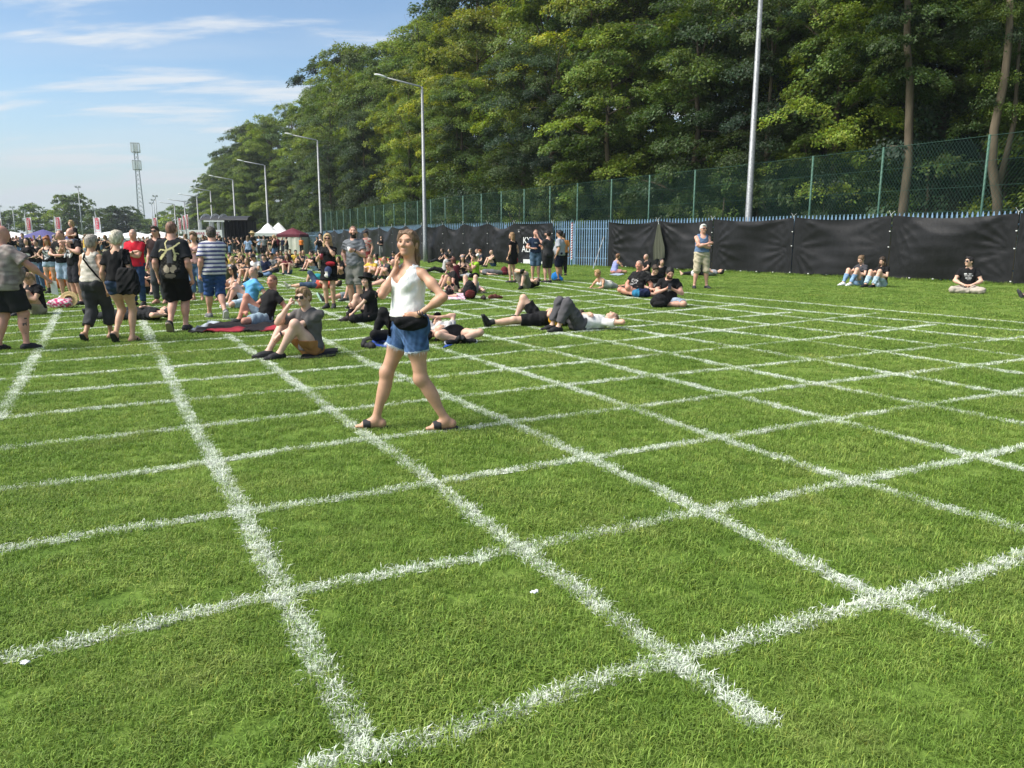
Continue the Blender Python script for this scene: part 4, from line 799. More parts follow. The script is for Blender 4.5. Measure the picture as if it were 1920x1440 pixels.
def cap(J, h, brim=True, beanie=False):
    a = (J.hr, J.hf, J.hu)
    def hp(x, y, z): return J.H + x * J.hr + y * J.hf + z * J.hu
    pr = [Ell(hp(0, -.012, .035), (.088, .106, .09), a)]
    V, Q = build(pr, h, cut=[(hp(0, 0, .042), -J.hu - .25 * J.hf)] if not beanie else [(hp(0, 0, .03), -J.hu)])
    if brim: v, q = build([Ell(hp(0, .12, .045), (.075, .075, .01), (J.hr, nrm(J.hf - .2 * J.hu), nrm(J.hu + .2 * J.hf)))], h * .7); Q = np.concatenate([Q, q + len(V)]); V = np.concatenate([V, v])
    return V, Q
def widehat(J, h, rb=.19, crown=.11, tilt=0.0):
    hu = nrm(J.hu + tilt * J.hf); r, f, u = frame(hu, J.hf)
    def hp(x, y, z): return J.H + x * r + y * f + z * u
    a = (r, f, u)
    return build([Ell(hp(0, -.01, .05), (rb, rb * 1.05, .016), a, k=.02), Cone(hp(0, -.01, .05), hp(0, -.01, .06 + crown), .096, .084, flat=True, w=r, wf=.9, k=.015)], h, k=.015)
def glasses_mb(J, mb=None):
    mb = mb or MB(); Rm = np.array([J.hr, J.hf, J.hu]).T
    def hp(x, y, z): return J.H + x * J.hr + y * J.hf + z * J.hu
    for s in (1, -1): mb.box(hp(s * .034, .099, .006), (.052, .006, .038), R3=Rm); mb.box(hp(s * .068, .045, .012), (.005, .115, .007), R3=Rm)
    mb.box(hp(0, .104, .014), (.02, .005, .007), R3=Rm); return mb
# ------------------------------------------------------------------ poses (local: facing +Y, ground at z = 0, 1.70 m tall)
UP = vec(0, 0, 1)
def arms_for(kind, P, top_=1.36, sx=.178, y0=0.0):
    """both arms by name, for an upright chest above P"""
    x, y, z = P; d = {}
    S = {s: vec(x + s * sx, y + y0, z + .43) for s in (1, -1)}
    for s in (1, -1):
        k = kind if isinstance(kind, str) else kind[0 if s > 0 else 1]
        if k == 'down': d[s] = (S[s] + vec(s * .07, .03, -.51), vec(s * .3, -1, 0), None, vec(-s, .2, 0), .35)
        elif k == 'swingf': d[s] = (S[s] + vec(s * .06, .2, -.47), vec(s * .3, -1, 0), None, vec(-s, .2, 0), .4)
        elif k == 'swingb': d[s] = (S[s] + vec(s * .10, -.17, -.47), vec(s * .5, -1, 0), None, vec(-s, .2, 0), .4)
        elif k == 'cross': d[s] = (vec(x - s * .10, y + .20 + .02 * s, z + .235 + .03 * s), vec(s * .8, .1, -.7), vec(-s, -.05, .15), vec(0, -1, 0), .3)
        elif k == 'hip': d[s] = (vec(x + s * .175, y + .05, z + .13), vec(s * 1, -.55, 0), vec(-s * .4, .7, -.35), vec(-s, -.3, 0), .35)
        elif k == 'cup': d[s] = (vec(x + s * .12, y + .27, z + .27), vec(s * .6, -.3, -1), vec(-s * .45, .8, .15), vec(-s, -.2, 0), .75)
        elif k == 'mouth': d[s] = (vec(x + s * .07, y + .20, z + .49), vec(s * .7, .2, -1), vec(-s * .35, -.1, .9), vec(-s * .2, -1, -.1), .7)
        elif k == 'phone': d[s] = (vec(x + s * .07, y + .33, z + .29), vec(s * .8, -.2, -.8), vec(-s * .5, .6, .4), vec(-s * .3, -.6, .6), .8)
        elif k == 'belly': d[s] = (vec(x + s * .09, y + .19, z + .14), vec(s * 1, -.3, -.4), vec(-s, .1, 0), vec(0, -1, 0), .3)
        elif k == 'up': d[s] = (vec(x + s * .2, y + .15, z + .75), vec(s, .3, -.5), None, vec(0, 1, 0), .4)
        elif k == 'pocket': d[s] = (vec(x + s * .2, y + .02, z + .02), vec(s * .8, -1, 0), None, vec(-s, 0, 0), .3)
        else: d[s] = k
    return d
def stand(arms='down', sex='m', st=.1, lean=0.0, look=(0, 0), turn=0.0, step=0.0):
    """look = (yaw left, pitch up) of the head in degrees"""
    P = vec(0, 0, .93); hf, hu = lookv(look)
    return pose(P, pu=(0, -lean, 1), pf=(math.sin(-turn), math.cos(turn), 0), cu=(0, lean, 1), cf=(0, 1, 0), hf=hf, hu=hu, sex=sex, arm=arms_for(arms, P, sx=.155 if sex == 'f' else .178),
                leg={1: (vec(st, step, .07), None, vec(.22, 1, 0)), -1: (vec(-st, -step, .07), None, vec(-.22, 1, 0))})
def lookv(look, base=0.0):
    y, p = R(look[0] + base), R(look[1]); return vec(-math.sin(y) * math.cos(p), math.cos(y) * math.cos(p), math.sin(p)), vec(math.sin(y) * math.sin(p), -math.cos(y) * math.sin(p), math.cos(p))
def walk(arms=('swingb', 'swingf'), sex='m', look=(0, 0), stride=.3, lead=1, lift=.10, lean=.05):
    P = vec(0, 0, .905); hf, hu = lookv(look); s = lead
    lg = {s: (vec(s * .08, stride, .075), (0, 1, .1), vec(s * .1, 1, .05)), -s: (vec(-s * .08, -stride * 1.1, .085 + lift), (0, 1, -.2), vec(-s * .08, .62, -.75))}
    return pose(P, cu=(0, lean, 1), cf=(0, 1, 0), hf=hf, hu=hu, sex=sex, arm=arms_for(arms, P, sx=.155 if sex == 'f' else .178), leg=lg)
def sit(kind='knees', arms='knees', sex='m', look=(0, 0), lean=None, twist=0.0, tilt=0.0):
    """on the ground: knees (drawn up), cross (cross-legged), out (legs stretched), one (one knee up, other leg folded), side"""
    P = vec(0, 0, .115); hf, hu = lookv(look, twist)
    lean = {'knees': .12, 'cross': .22, 'out': -.35, 'one': .0, 'side': -.1}[kind] if lean is None else lean
    cf = (math.sin(-R(twist)), math.cos(R(twist)), 0)
    pu = nrm((0, lean - .12, 1)); cu = nrm((tilt, lean + .10, 1))
    if kind == 'knees': lg = {s: (vec(s * .10, .46 + .03 * s, .075), (s * .12, .3, 1), vec(s * .1, 1, -.05)) for s in (1, -1)}
    elif kind == 'cross': lg = {s: (vec(-s * .10, .27 + .07 * (s > 0), .065), (s, .25, .05), vec(-s, .45, .0)) for s in (1, -1)}
    elif kind == 'out': lg = {s: (vec(s * .11, .82, .07), (0, 0, 1), vec(s * .3, .3, .9)) for s in (1, -1)}
    elif kind == 'one': lg = {1: (vec(.12, .40, .075), (.1, .3, 1), vec(.1, 1, 0)), -1: (vec(.12, .30, .06), (-1, .3, .05), vec(1, .3, 0))}
    else: lg = {1: (vec(-.22, .35, .07), (1, .8, .3), vec(-1, .3, 0)), -1: (vec(-.30, .12, .06), (-.6, 1, .1), vec(-1, -.2, 0))}
    J = pose(P, pu=pu, cu=cu, cf=cf, hf=hf, hu=hu, sex=sex, arm=arms_for('down', P), leg=lg)
    A = {}
    for s in (1, -1):
        k = arms if isinstance(arms, str) else arms[0 if s > 0 else 1]
        if k == 'knees': A[s] = (J.K[s] * .75 + J.K[-s] * .25 + vec(0, .04, .05), (s, -.2, -.6), vec(-s * .8, .5, -.3), vec(0, -.3, -1), .4)
        elif k == 'shins': A[s] = (J.K[s] * .55 + J.A[s] * .45 + vec(-s * .02, .07, .04), (s, -.2, -.3), vec(-s, .2, -.2), vec(0, -1, 0), .5)
        elif k == 'back': A[s] = (vec(s * .27, -.38, .04), (s * .5, -1, .3), vec(s * .5, -1, -.1), vec(0, 0, -1), .05)
        elif k == 'phone': A[s] = (J.C + vec(s * .06, .27, -.02), (s, -.1, -.8), vec(-s * .5, .6, .4), vec(-s * .3, -.6, .6), .8)
        elif k == 'lap': A[s] = (J.P + vec(s * .1, .26, .10), (s, -.4, -.2), vec(-s, .4, -.2), vec(0, -.2, -1), .4)
        elif k == 'mouth': A[s] = (J.H + vec(s * .03, .13, -.20), (s * .5, .5, -1), vec(-s * .3, -.25, .9), vec(-s * .2, -1, 0), 1.1)
        elif k == 'cross': A[s] = (J.C + vec(-s * .09, .21 + .02 * s, -.05), (s * .8, .1, -.7), vec(-s, 0, .15), vec(0, -1, 0), .3)
        else: A[s] = k
    return pose(P, pu=pu, cu=cu, cf=cf, hf=hf, hu=hu, sex=sex, arm=A, leg=lg)
def lie(legs=('up', 'up'), arms='belly', sex='m', raise_=.0, roll=0.0, look=(0, 1, .25)):
    """on the back, feet towards +Y, head towards -Y; raise_ lifts the chest"""
    P = vec(0, 0, .115); pu = (0, -1, .02); cu = nrm((0, -1, .05 + raise_)); up = (roll, 0, 1)
    lg = {}
    for s, k in zip((1, -1), legs):
        lg[s] = {'up': (vec(s * .12, .42, .075), (s * .1, .2, 1), vec(s * .1, 1, 0)), 'flat': (vec(s * .16, .86, .07), (s * .4, 0, 1), vec(s * .45, .25, .85)),
                 'fold': (vec(-s * .06, .38, .07), (s, .3, .25), vec(-s * .8, .5, .1)), 'cross': (vec(-s * .12, .40, .52), (s * .2, .4, 1), vec(-s * .6, .5, .5))}[k]
    C = P + .15 * vec(pu) + .15 * cu; A = {}
    for s in (1, -1):
        k = arms if isinstance(arms, str) else arms[0 if s > 0 else 1]
        if k == 'belly': A[s] = (C + vec(-s * .03, .10, .145), (s, .2, -.3), vec(-s, .25, -.05), vec(0, 0, -1), .25)
        elif k == 'side': A[s] = (P + vec(s * .30, .05, -.06), (s, 0, -.3), None, vec(0, 0, -1), .2)
        elif k == 'head': A[s] = (C + vec(s * .12, -.36, .0), (s, -.3, .1), vec(-s, -.1, 0), vec(0, 0, 1), .3)
        elif k == 'face': A[s] = (C + vec(s * .02, -.26, .20), (s, .1, -.1), vec(-s, -.25, .05), vec(0, 0, -1), .3)
        else: A[s] = k
    return pose(P, pu=pu, pf=up, cu=cu, cf=up, hu=nrm((0, -1, .15 + raise_)), hf=look, neck=nrm((0, -1, .2 + raise_)), sex=sex, arm=A, leg=lg)
def prone(sex='f', look=(0, 0), legs=.0):
    P = vec(0, 0, .12); hf, hu = lookv(look)
    lg = {s: (vec(s * .09, -.84, .07), (0, 0, -1), vec(s * .1, -1, .3)) if not (legs and s > 0) else (vec(.08, -.55, .34), (0, 0, -1), vec(0, -.3, 1)) for s in (1, -1)}
    return pose(P, pu=(0, 1, .02), pf=(0, 0, -1), cu=nrm((0, 1, .75)), cf=nrm((0, .75, -1)), hu=hu, hf=hf, neck=(0, .6, 1), sex=sex,
                arm={s: (vec(s * .10, .68, .05), (s * .6, -.4, -.3), vec(-s * .6, .9, 0), vec(0, 0, -1), .3) for s in (1, -1)}, leg=lg)

# ------------------------------------------------------------------ materials of people
SKIN = mat('skin', (1, 1, 1), .5, noise=.12, nscale=11, bump=.05, bscale=160, use_col=True, use_obj=True, spec=.35)
COTTON = mat('cotton', (1, 1, 1), .9, noise=.10, nscale=7, bump=.30, bscale=38, use_col=True, use_obj=True, spec=.15, stretch=(1, 1, .6))
DENIM = mat('denim', (1, 1, 1), .9, noise=.28, nscale=13, bump=.25, bscale=70, use_col=True, use_obj=True, spec=.15)
HAIR = mat('hair', (1, 1, 1), .55, noise=.38, nscale=70, bump=.5, bscale=130, use_col=True, use_obj=True, stretch=(1, 1, .14), spec=.4)
RUBBER = mat('rubber', (1, 1, 1), .7, noise=.1, nscale=30, use_col=True, use_obj=True)
STRAW = mat('straw', (1, 1, 1), .8, noise=.25, nscale=90, bump=.4, bscale=140, use_col=True, use_obj=True)
PLASTIC = mat('plastic', (1, 1, 1), .3, use_obj=True, spec=.5)
BLACK, DK = (.012, .012, .013), (.03, .031, .033)
SKINS = {'fair': (.62, .39, .285), 'pink': (.60, .335, .245), 'tan': (.50, .285, .175), 'red': (.55, .26, .18), 'mid': (.56, .33, .22)}
HAIRS = {'brown': (.045, .027, .016), 'dark': (.014, .011, .010), 'blond': (.42, .29, .14), 'dkblond': (.17, .105, .055), 'grey': (.34, .30, .25), 'white': (.62, .60, .57), 'red': (.26, .075, .025), 'auburn': (.10, .03, .018), 'sand': (.27, .165, .085)}
# what prints on shirts look like: fractions of white on the chest or back, in the torso's own coordinates
def pr_block(x0=-.11, x1=.11, z0=-.12, z1=.05, colr=(.7, .7, .7), seed=1, back=False, dens=.5, cell=.017, c0=(1, 1, 1)):
    def f(V, J, base):
        q = V - J.C; x, y, z = q @ J.cr, q @ J.cf, q @ J.cu; r = np.random.default_rng(seed); tab = r.random((40, 40)) < dens
        m = (x > x0) & (x < x1) & (z > z0) & (z < z1) & ((y < 0) if back else (y > 0))
        m &= tab[np.clip(((x + .4) / cell).astype(int) % 40, 0, 39), np.clip(((z + .5) / cell).astype(int) % 40, 0, 39)]
        c = np.tile(np.array(base, f32), (len(V), 1)); c[m] = colr; return c
    return f
def pr_rows(rows, colr=(.7, .7, .7), back=False, seed=3, cell=.011):
    """rows of lettering too small to read: (z, height, half width)"""
    def f(V, J, base):
        q = V - J.C; x, y, z = q @ J.cr, q @ J.cf, q @ J.cu; r = np.random.default_rng(seed); c = np.tile(np.array(base, f32), (len(V), 1))
        for zz, hh, ww in rows:
            t = r.random(90) < .72; m = (np.abs(z - zz) < hh / 2) & (np.abs(x) < ww) & ((y < 0) if back else (y > 0)) & t[np.clip(((x + .5) / cell).astype(int), 0, 89)]; c[m] = colr
        return c
    return f
def pr_stripes(c2, per=.055, duty=.5, ph=0.0):
    def f(V, J, base):
        q = V - J.C; z = q @ J.cu; arm_ = np.minimum(np.linalg.norm(V - J.E[1], axis=1), np.linalg.norm(V - J.E[-1], axis=1)) < .17
        c = np.tile(np.array(base, f32), (len(V), 1)); c[((z / per + ph) % 1) < duty] = c2; return c
    return f
def pr_mottle(c2, wl=.09, seed=4, th=0.0, soft=.5):
    n = wrinkle(seed, 1, wl, 6)
    def f(V, J, base):
        t = np.clip((n(V[:, 0], V[:, 1], V[:, 2]) - th) / soft + .5, 0, 1)[:, None]; return np.array(base) * (1 - t) + np.array(c2) * t
    return f
# ------------------------------------------------------------------ assembly
DIST_H = .00142
def person(label, where, face, J, height=1.72, skin='fair', fat=0.0, top_=None, bot=None, shoes=None, hair_=('short', 'brown'), beard=None, glasses=None,
           group='festival-goers on the lawn', h=None, extra=None, dz=0.0, beltless=True, stub=0.0, hat=None, seed=None, muscle=0.0, hcol=None, brow=None, eyes=None):
    """an Empty on the ground with the body, clothes and hair under it; where = (u, v) surveyed pixel of the ground point or a 3-D point"""
    p = ground(*where) if len(where) == 2 else vec(where); d = math.hypot(p[0], p[1]); h = h or float(np.clip(d * DIST_H, 0.0062, .037)); sc = height / 1.70; h /= sc
    seed = seed if seed is not None else int(abs(p[0] * 97 + p[1] * 31)) % 10000
    root = empty('person', p + vec(0, 0, dz), R(face)); root.scale = (sc,) * 3; tag(root, label, 'person', group); root['pose_height'] = height
    B = body_prims(J, fat, muscle, hands=True)
    hc = HAIRS[hair_[1]] if hair_ and isinstance(hair_[1], str) else (hair_[1] if hair_ else (.03, .02, .02)); sk = SKINS[skin] if isinstance(skin, str) else skin
    bm = None if beard is None else tuple(np.clip(np.array(HAIRS[beard] if isinstance(beard, str) else beard) / np.array(sk), 0, 1))
    bw = brow or tuple(np.clip(np.array(hc) / np.array(sk) + .12, 0, .85))
    V, Q, c = body_mesh(J, B, h, beard=bm, stub=stub, brow=bw, eyes=eyes)
    bodyo = obj('body', mesh('body', V, Q, True, c), SKIN, root, sk)
    parts = {'body': bodyo}
    def put(name, VQ, m, color, pat=None):
        V, Q = VQ
        if len(V) == 0: return None
        col = np.tile(np.array(color, f32), (len(V), 1)) if pat is None else pat(V, J, color)
        o = obj(name, mesh(name, V, Q, True, col), m, root, (1, 1, 1)); parts[name] = o; return o
    hc2 = h * .92
    if bot:
        k, colr, kw = bot[0], bot[1], dict(bot[2]) if len(bot) > 2 else {}; mt = DENIM if kw.pop('denim', k in ('jeans', 'denim_shorts')) else COTTON; pat = kw.pop('pat', None)
        if k in ('skirt',): put('skirt', skirt(J, B, hc2, seed=seed + 1, **kw), mt, colr, pat)
        else:
            if k in ('trousers', 'jeans', 'leggings'): kw.setdefault('frac', 1.93); kw.setdefault('oe', .026 if k != 'leggings' else .008); kw.setdefault('o', .012 if k != 'leggings' else .006)
            put(k, bottom(J, B, hc2, seed=seed + 1, **kw), mt, colr, pat)
    if top_:
        k, colr, kw = top_[0], top_[1], dict(top_[2]) if len(top_) > 2 else {}; pat = kw.pop('pat', None)
        if k == 'tank_top': kw.setdefault('tank', True); kw.setdefault('neckr', .09); kw.setdefault('low', .05)
        if k == 'dress':
            put('dress', top(J, B, hc2, seed=seed, **{**dict(hem=.02, o=.014), **kw}), COTTON, colr, pat); put('skirt', skirt(J, B, hc2, seed=seed + 1, L=.30, o=.02), COTTON, colr)
        else: put(k, top(J, B, hc2, seed=seed, **kw), COTTON, colr, pat)
    if shoes:
        k, colr, kw = shoes[0], shoes[1], dict(shoes[2]) if len(shoes) > 2 else {}; so = kw.pop('sole', None)
        for s in (1, -1):
            if k in ('shoe', 'boot', 'sock'): o = put(k, shoe(J, s, h * .8, high=kw.get('high', .0 if k == 'shoe' else .1)), RUBBER if k != 'sock' else COTTON, colr)
            else: o = put(k, strap(J, s, h * .7), RUBBER, colr)
            if k != 'sock' and o is not None and d < 21:
                V, Q = sole(J, s, h * .7)
                if len(V): obj('sole', mesh('sole', V, Q, True, np.tile(np.array(so or DK, f32), (len(V), 1))), RUBBER, o, (1, 1, 1))
    if hair_ and hair_[0] != 'bald':
        kw = dict(hair_[2]) if len(hair_) > 2 else {}
        if hair_[0] == 'buzz': hc = tuple(.62 * np.array(hc) + .38 * np.array(sk) * (.8, .75, .7))
        st_ = wrinkle(seed + 3, 1, .035, 6); put('hair', hair(J, h * .9, hair_[0], seed=seed, **kw), HAIR, hc, lambda V, J, b_: np.clip(np.array(b_) * (1 + .55 * st_(V[:, 0], V[:, 1], V[:, 2] * .35))[:, None], .004, .9))
    if hat:
        if hat[0] == 'cap': put('cap', cap(J, h * .9), COTTON, hat[1])
        elif hat[0] == 'wide': put('hat', widehat(J, h * .8, *(hat[2:] if len(hat) > 2 else ())), COTTON if hat[1][0] < .2 else STRAW, hat[1])
    if glasses: glasses_mb(J).build('glasses', PLASTIC, root, color=glasses)
    if extra: extra(root, J, B, h, put)
    root['J'] = 0; del root['J']; del root['pose_height']
    return root
# ------------------------------------------------------------------ the people
def wp(root, p): bpy.context.view_layer.update(); return np.array(root.matrix_world @ Vector(p))
POSES = {}
def P_(label, where, face, J, **k): r = person(label, where, face, J, **k); POSES[r.name] = J; return r
def to_world(root, p):
    c, s = math.cos(root.rotation_euler[2]), math.sin(root.rotation_euler[2]); q = np.array(p) * root.scale[0]; return np.array(root.location) + np.array([q[0] * c - q[1] * s, q[0] * s + q[1] * c, q[2]])
GREY, WHITE, NAVY, KHAKI, DENIM_L, DENIM_M, DENIM_D = (.17, .18, .19), (.72, .71, .69), (.018, .030, .065), (.36, .31, .22), (.33, .42, .52), (.11, .18, .30), (.030, .055, .12)
SHO = ('shoe', (.02, .02, .022)); SHW = ('shoe', (.6, .6, .6), dict(sole=(.7, .7, .7))); VANS = ('shoe', (.02, .02, .022), dict(sole=(.7, .7, .68)))
# -- the woman in the white top
J = pose((0, .01, .905), pu=(0, 0, 1), pf=(-.34, .94, 0), cu=(.02, -.03, 1), cf=(-.62, .78, 0), hu=(.14, -.08, 1), hf=(-.90, .43, .12), sex='f', neck=(-.10, .16, 1),
         arm={1: (vec(.002, .105, 1.362), (-.2, .55, -1), vec(.18, -.06, 1), vec(-.1, -1, -.1), .28), -1: (vec(-.205, -.055, 1.00), (-.55, -1, .05), vec(.22, 1, -.18), vec(.95, -.25, 0), .22)},
         leg={1: (vec(.085, .31, .085), (.0, 1, 0), vec(-.02, 1, -.04)), -1: (vec(-.085, -.27, .095), (-.15, 1, 0), vec(-.06, 1, -.10))})
def hero_extra(root, J, B, h, put):
    # loose white top with deep armholes
    o = .012; pr = infl(B['chest'], o) + [Cone(J.C + .03 * J.cu + .012 * J.cf, J.P + .0 * J.pu + .015 * J.pf, .140, .178, w=J.pf * .5 + J.cf * .5, wf=.80, k=.05)]
    for s in (1, -1):
        tp = J.N + s * .088 * J.cr - .012 * J.cu; pr += [Cone(tp, J.C + s * .072 * J.cr + .13 * J.cu + .082 * J.cf, .014, .016, k=.012), Cone(tp, J.C + s * .05 * J.cr + .11 * J.cu - .09 * J.cf, .014, .018, k=.012)]
    sub = [Ell(J.N - .055 * J.cu + .09 * J.cf, (.073, .11, .118), (J.cr, J.cf, J.cu), k=.012), Ell(J.N - .02 * J.cu - .06 * J.cf, (.066, .08, .07), (J.cr, J.cf, J.cu), k=.01)]
    for s in (1, -1): sub.append(Ell(J.S[s] + .072 * s * J.cr - .105 * J.cu, (.074, .080, .165), (J.cr, J.cf, J.cu), k=.012))
    drape = wrinkle(77, .006, .16, 5); fine = wrinkle(78, .0035, .06, 4)
    put('tank_top', build(pr, h, k=.05, sub=sub, cut=[(J.P + .062 * J.pu, (.0, .0, -1))], noise=lambda X, Y, Z: drape(X, Y, Z * .35) + fine(X, Y, Z * .5)), COTTON, (.86, .85, .82))
    # cut-off denim shorts with a frayed hem
    def fade(V, J, base):
        n = wrinkle(5, 1, .05, 5)(V[:, 0], V[:, 1], V[:, 2])[:, None]; c = np.array(base) * (1 + .35 * n)
        for s in (1, -1): e = J.hip[s] + (J.K[s] - J.hip[s]) * .47; a = nrm(J.K[s] - J.hip[s]); t = (V - e) @ a; m = (t > -.012) & (np.linalg.norm(V - e, axis=1) < .16); c[m] = (.45, .50, .56)
        return np.clip(c, .01, .8)
    put('denim_shorts', bottom(J, B, h, frac=.47, o=.017, oe=.030, up=.10, seed=9, amp=.004, wl=.07), DENIM, (.060, .115, .235), fade)
    fr = MB(); rg = np.random.default_rng(4)
    for s in (1, -1):
        a = nrm(J.K[s] - J.hip[s]); e = J.hip[s] + (J.K[s] - J.hip[s]) * .465; r = .104; x = nrm(np.cross(a, J.pf)); y = np.cross(a, x)
        for q in np.linspace(0, 2 * math.pi, 60, endpoint=False): p = e + r * (math.cos(q) * x + math.sin(q) * y); d = a * rg.uniform(.012, .034) + rg.normal(scale=.005, size=3); fr.add([p - .003 * x, p + .003 * x, p + d], [(0, 1, 2)])
    f_ = fr.build('frayed_hem', mat('loose_threads', (1, 1, 1), .9, use_obj=True), root, color=(.5, .55, .6)); f_['kind'] = 'stuff'
    # waist bag on its strap
    c = J.P + .045 * J.pu; fw = nrm(J.pf + -.35 * J.pr); sd = np.cross(fw, J.pu)
    put('waist_strap', build([Cone(c - .018 * J.pu, c + .018 * J.pu, .182, .182, flat=True, flata=True, w=J.pf, wf=.84)], h, k=.01, cut=[(c + .018 * J.pu, J.pu), (c - .018 * J.pu, -J.pu)]), COTTON, (.014, .014, .015))
    f2 = nrm(-J.pr * .93 + J.pf * .30); s2 = np.cross(J.pu, f2); b = c + f2 * .185 - .025 * J.pu
    put('waist_bag', build([Ell(b, (.130, .048, .058), (s2, f2, J.pu)), Cone(b - .10 * s2 + .025 * J.pu, b + .10 * s2 + .025 * J.pu, .032, .032, k=.03)], h, k=.04, noise=wrinkle(31, .004, .06)), COTTON, (.012, .012, .013))
    k = MB(); k0 = c + nrm(J.pf * .9 + J.pr * .45) * .158; out = nrm(J.pf * .9 + J.pr * .45); sx = np.cross(out, J.pu)
    k.tube([k0 + .035 * (math.cos(q) * sx * .8 + math.sin(q) * J.pu) + .01 * out + sx * .03 for q in np.linspace(0, 2 * math.pi, 11)], .006, 5); k.tube([k0, k0 + .01 * out - .06 * J.pu + .02 * sx, k0 + .01 * out - .15 * J.pu + .01 * sx], .011, 6); k.build('strap_knot', COTTON, root, True, (.014, .014, .015))
    for s in (1, -1):      # slides
        heel, ball, toe = J.foot[s]; td, dn = J.td[s], J.dn[s]
        V, Q = build([Cone(heel + .030 * dn - .012 * td, ball + .026 * dn, .040, .046, k=.01), Cone(ball + .026 * dn, toe + .018 * dn + .012 * td, .046, .036, k=.01)], h * .7, k=.01, cut=[(heel + .056 * dn, dn), (heel + .030 * dn, -dn)]); o_ = obj('slide_sandal', mesh('slide_sandal', V, Q, True, np.tile(np.array((.022, .022, .024), f32), (len(V), 1))), RUBBER, root, (1, 1, 1))
        p = ball - .012 * td - .012 * dn; V, Q = build([Cone(p - .036 * td, p + .028 * td, .050, .046, flat=True, flata=True, w=dn, wf=.80)], h * .7, k=.01, cut=[(p + .03 * dn, dn)]); obj('strap', mesh('strap', V, Q, True, np.tile(np.array((.03, .03, .033), f32), (len(V), 1))), RUBBER, o_, (1, 1, 1))
    for j in range(3):
        w = J.Wr[-1] - J.hd[-1] * (.012 + .016 * j); a = nrm(J.Wr[-1] - J.E[-1]); x = nrm(np.cross(a, (0, 0, 1))); y = np.cross(a, x); m = MB(); m.tube([w + .032 * (math.cos(q) * x + math.sin(q) * y) + a * .006 * math.sin(2 * q + j) for q in np.linspace(0, 2 * math.pi, 13)], .0042, 5); m.build('bracelet', PLASTIC, root, True, [(.02, .02, .022), (.03, .02, .015), (.02, .02, .05)][j])
    # eyes
    for s in (1, -1):
        e = J.H + .97 * (s * .032 * J.hr + .080 * J.hf + .008 * J.hu); V, Q = build([Ell(e, (.0105, .0110, .0062))], .0032); g = nrm(.9 * J.hf + .25 * J.hu); c = np.tile(np.array((.20, .18, .165), f32), (len(V), 1)); c[((V - e) @ g) > .0055] = (.06, .045, .03)
        obj('eye', mesh('eye', V, Q, True, c), PLASTIC if False else RUBBER, root, (1, 1, 1))
    # hair: parted, tied low, loose strands
    a = (J.hr, J.hf, J.hu)
    def hp(x, y, z): return J.H + .97 * (x * J.hr + y * J.hf + z * J.hu)
    pr = [Ell(hp(0, -.016, .028), (.0815, .100, .097), a), Cone(hp(.064, .0, .03), hp(.066, -.05, -.10), .024, .016, k=.02), Cone(hp(-.064, -.01, .03), hp(-.068, -.055, -.10), .024, .018, k=.02), Cone(hp(-.068, -.055, -.10), hp(-.062, -.075, -.235), .026, .012, k=.02), Cone(hp(-.03, -.09, -.08), hp(-.03, -.10, -.24), .04, .02, k=.03), Cone(hp(0, -.09, .0), hp(.02, -.105, -.10), .06, .036, k=.03), Cone(hp(.02, -.105, -.10), hp(.03, -.11, -.19), .034, .016, k=.02), Cone(hp(-.05, .045, .085), hp(-.072, .03, .03), .022, .014, k=.02), Cone(hp(.05, .045, .085), hp(.072, .03, .03), .022, .014, k=.02)]
    put('hair', build(pr, h * .9, k=.03, sub=[Ell(hp(0, .105, -.022), (.066, .082, .108), a, k=.012), Ell(hp(-.086, -.005, -.008), (.02, .024, .030), a, k=.008)], noise=wrinkle(12, .0035, .03, 6)), HAIR, (.165, .098, .055))
HERO = P_('woman in a loose white tank top and denim shorts walking, one hand at her cheek', ground(775, 806), 100, J, height=1.715, skin=(.52, .295, .192), hair_=None, extra=hero_extra, h=.0066, group=None, brow=(.20, .15, .12), eyes=(.22, .17, .15))

# -- walkers at the left
def strap_extra(color, s0=-1):
    def f(root, J, B, h, put):
        V, Q = build([Cone(J.N + s0 * .10 * J.cr - .02 * J.cu - .03 * J.cf, J.P - s0 * .19 * J.pr + .06 * J.pu, .02, .02)], h)
        m = MB(); a = J.N + s0 * .09 * J.cr + .005 * J.cu; b = J.P - s0 * .18 * J.pr + .04 * J.pu; yb = -.155
        m.tube([a, a * .75 + b * .25 + J.cf * (yb - .01), a * .5 + b * .5 + J.cf * (yb + .01), b + J.pf * -.07], .014, 5); m.build('shoulder_strap', COTTON, root, True, color)
    return f
J = walk((('x'), ('x')) if False else ('swingf', 'down'), look=(0, -4), stride=.14, lift=.02, lead=1); J = pose((0, 0, .92), cu=(0, .03, 1), cf=(.1, 1, 0), hf=(0, 1, -.05), arm={1: (vec(.43, .23, .98), (1, -.6, -.2), vec(.1, .8, -.5), vec(-.5, 0, -1), .7), -1: arms_for('down', (0, 0, .92))[-1]}, leg={1: (vec(.13, .10, .075), None, vec(.35, 1, 0)), -1: (vec(-.13, -.10, .075), None, vec(-.1, 1, 0))})
def tattoo(root, J, B, h, put):
    c = J.K[1] * .62 + J.A[1] * .38 - .02 * J.pf + .03 * J.pr; V, Q = build(infl(B['shinR'], .0035), h); n = wrinkle(8, 1, .035, 6); k = (np.abs((V - c) @ UP) < .12) & (((V - c) @ (J.pr - .5 * J.pf)) > .018) & (n(V[:, 0], V[:, 1], V[:, 2]) > -.22); Q = Q[k[Q].all(1)]
    if len(Q): obj('tattoo', mesh('tattoo', V, Q, True, np.tile(np.array((.10, .085, .08), f32), (len(V), 1))), COTTON, root, (1, 1, 1))
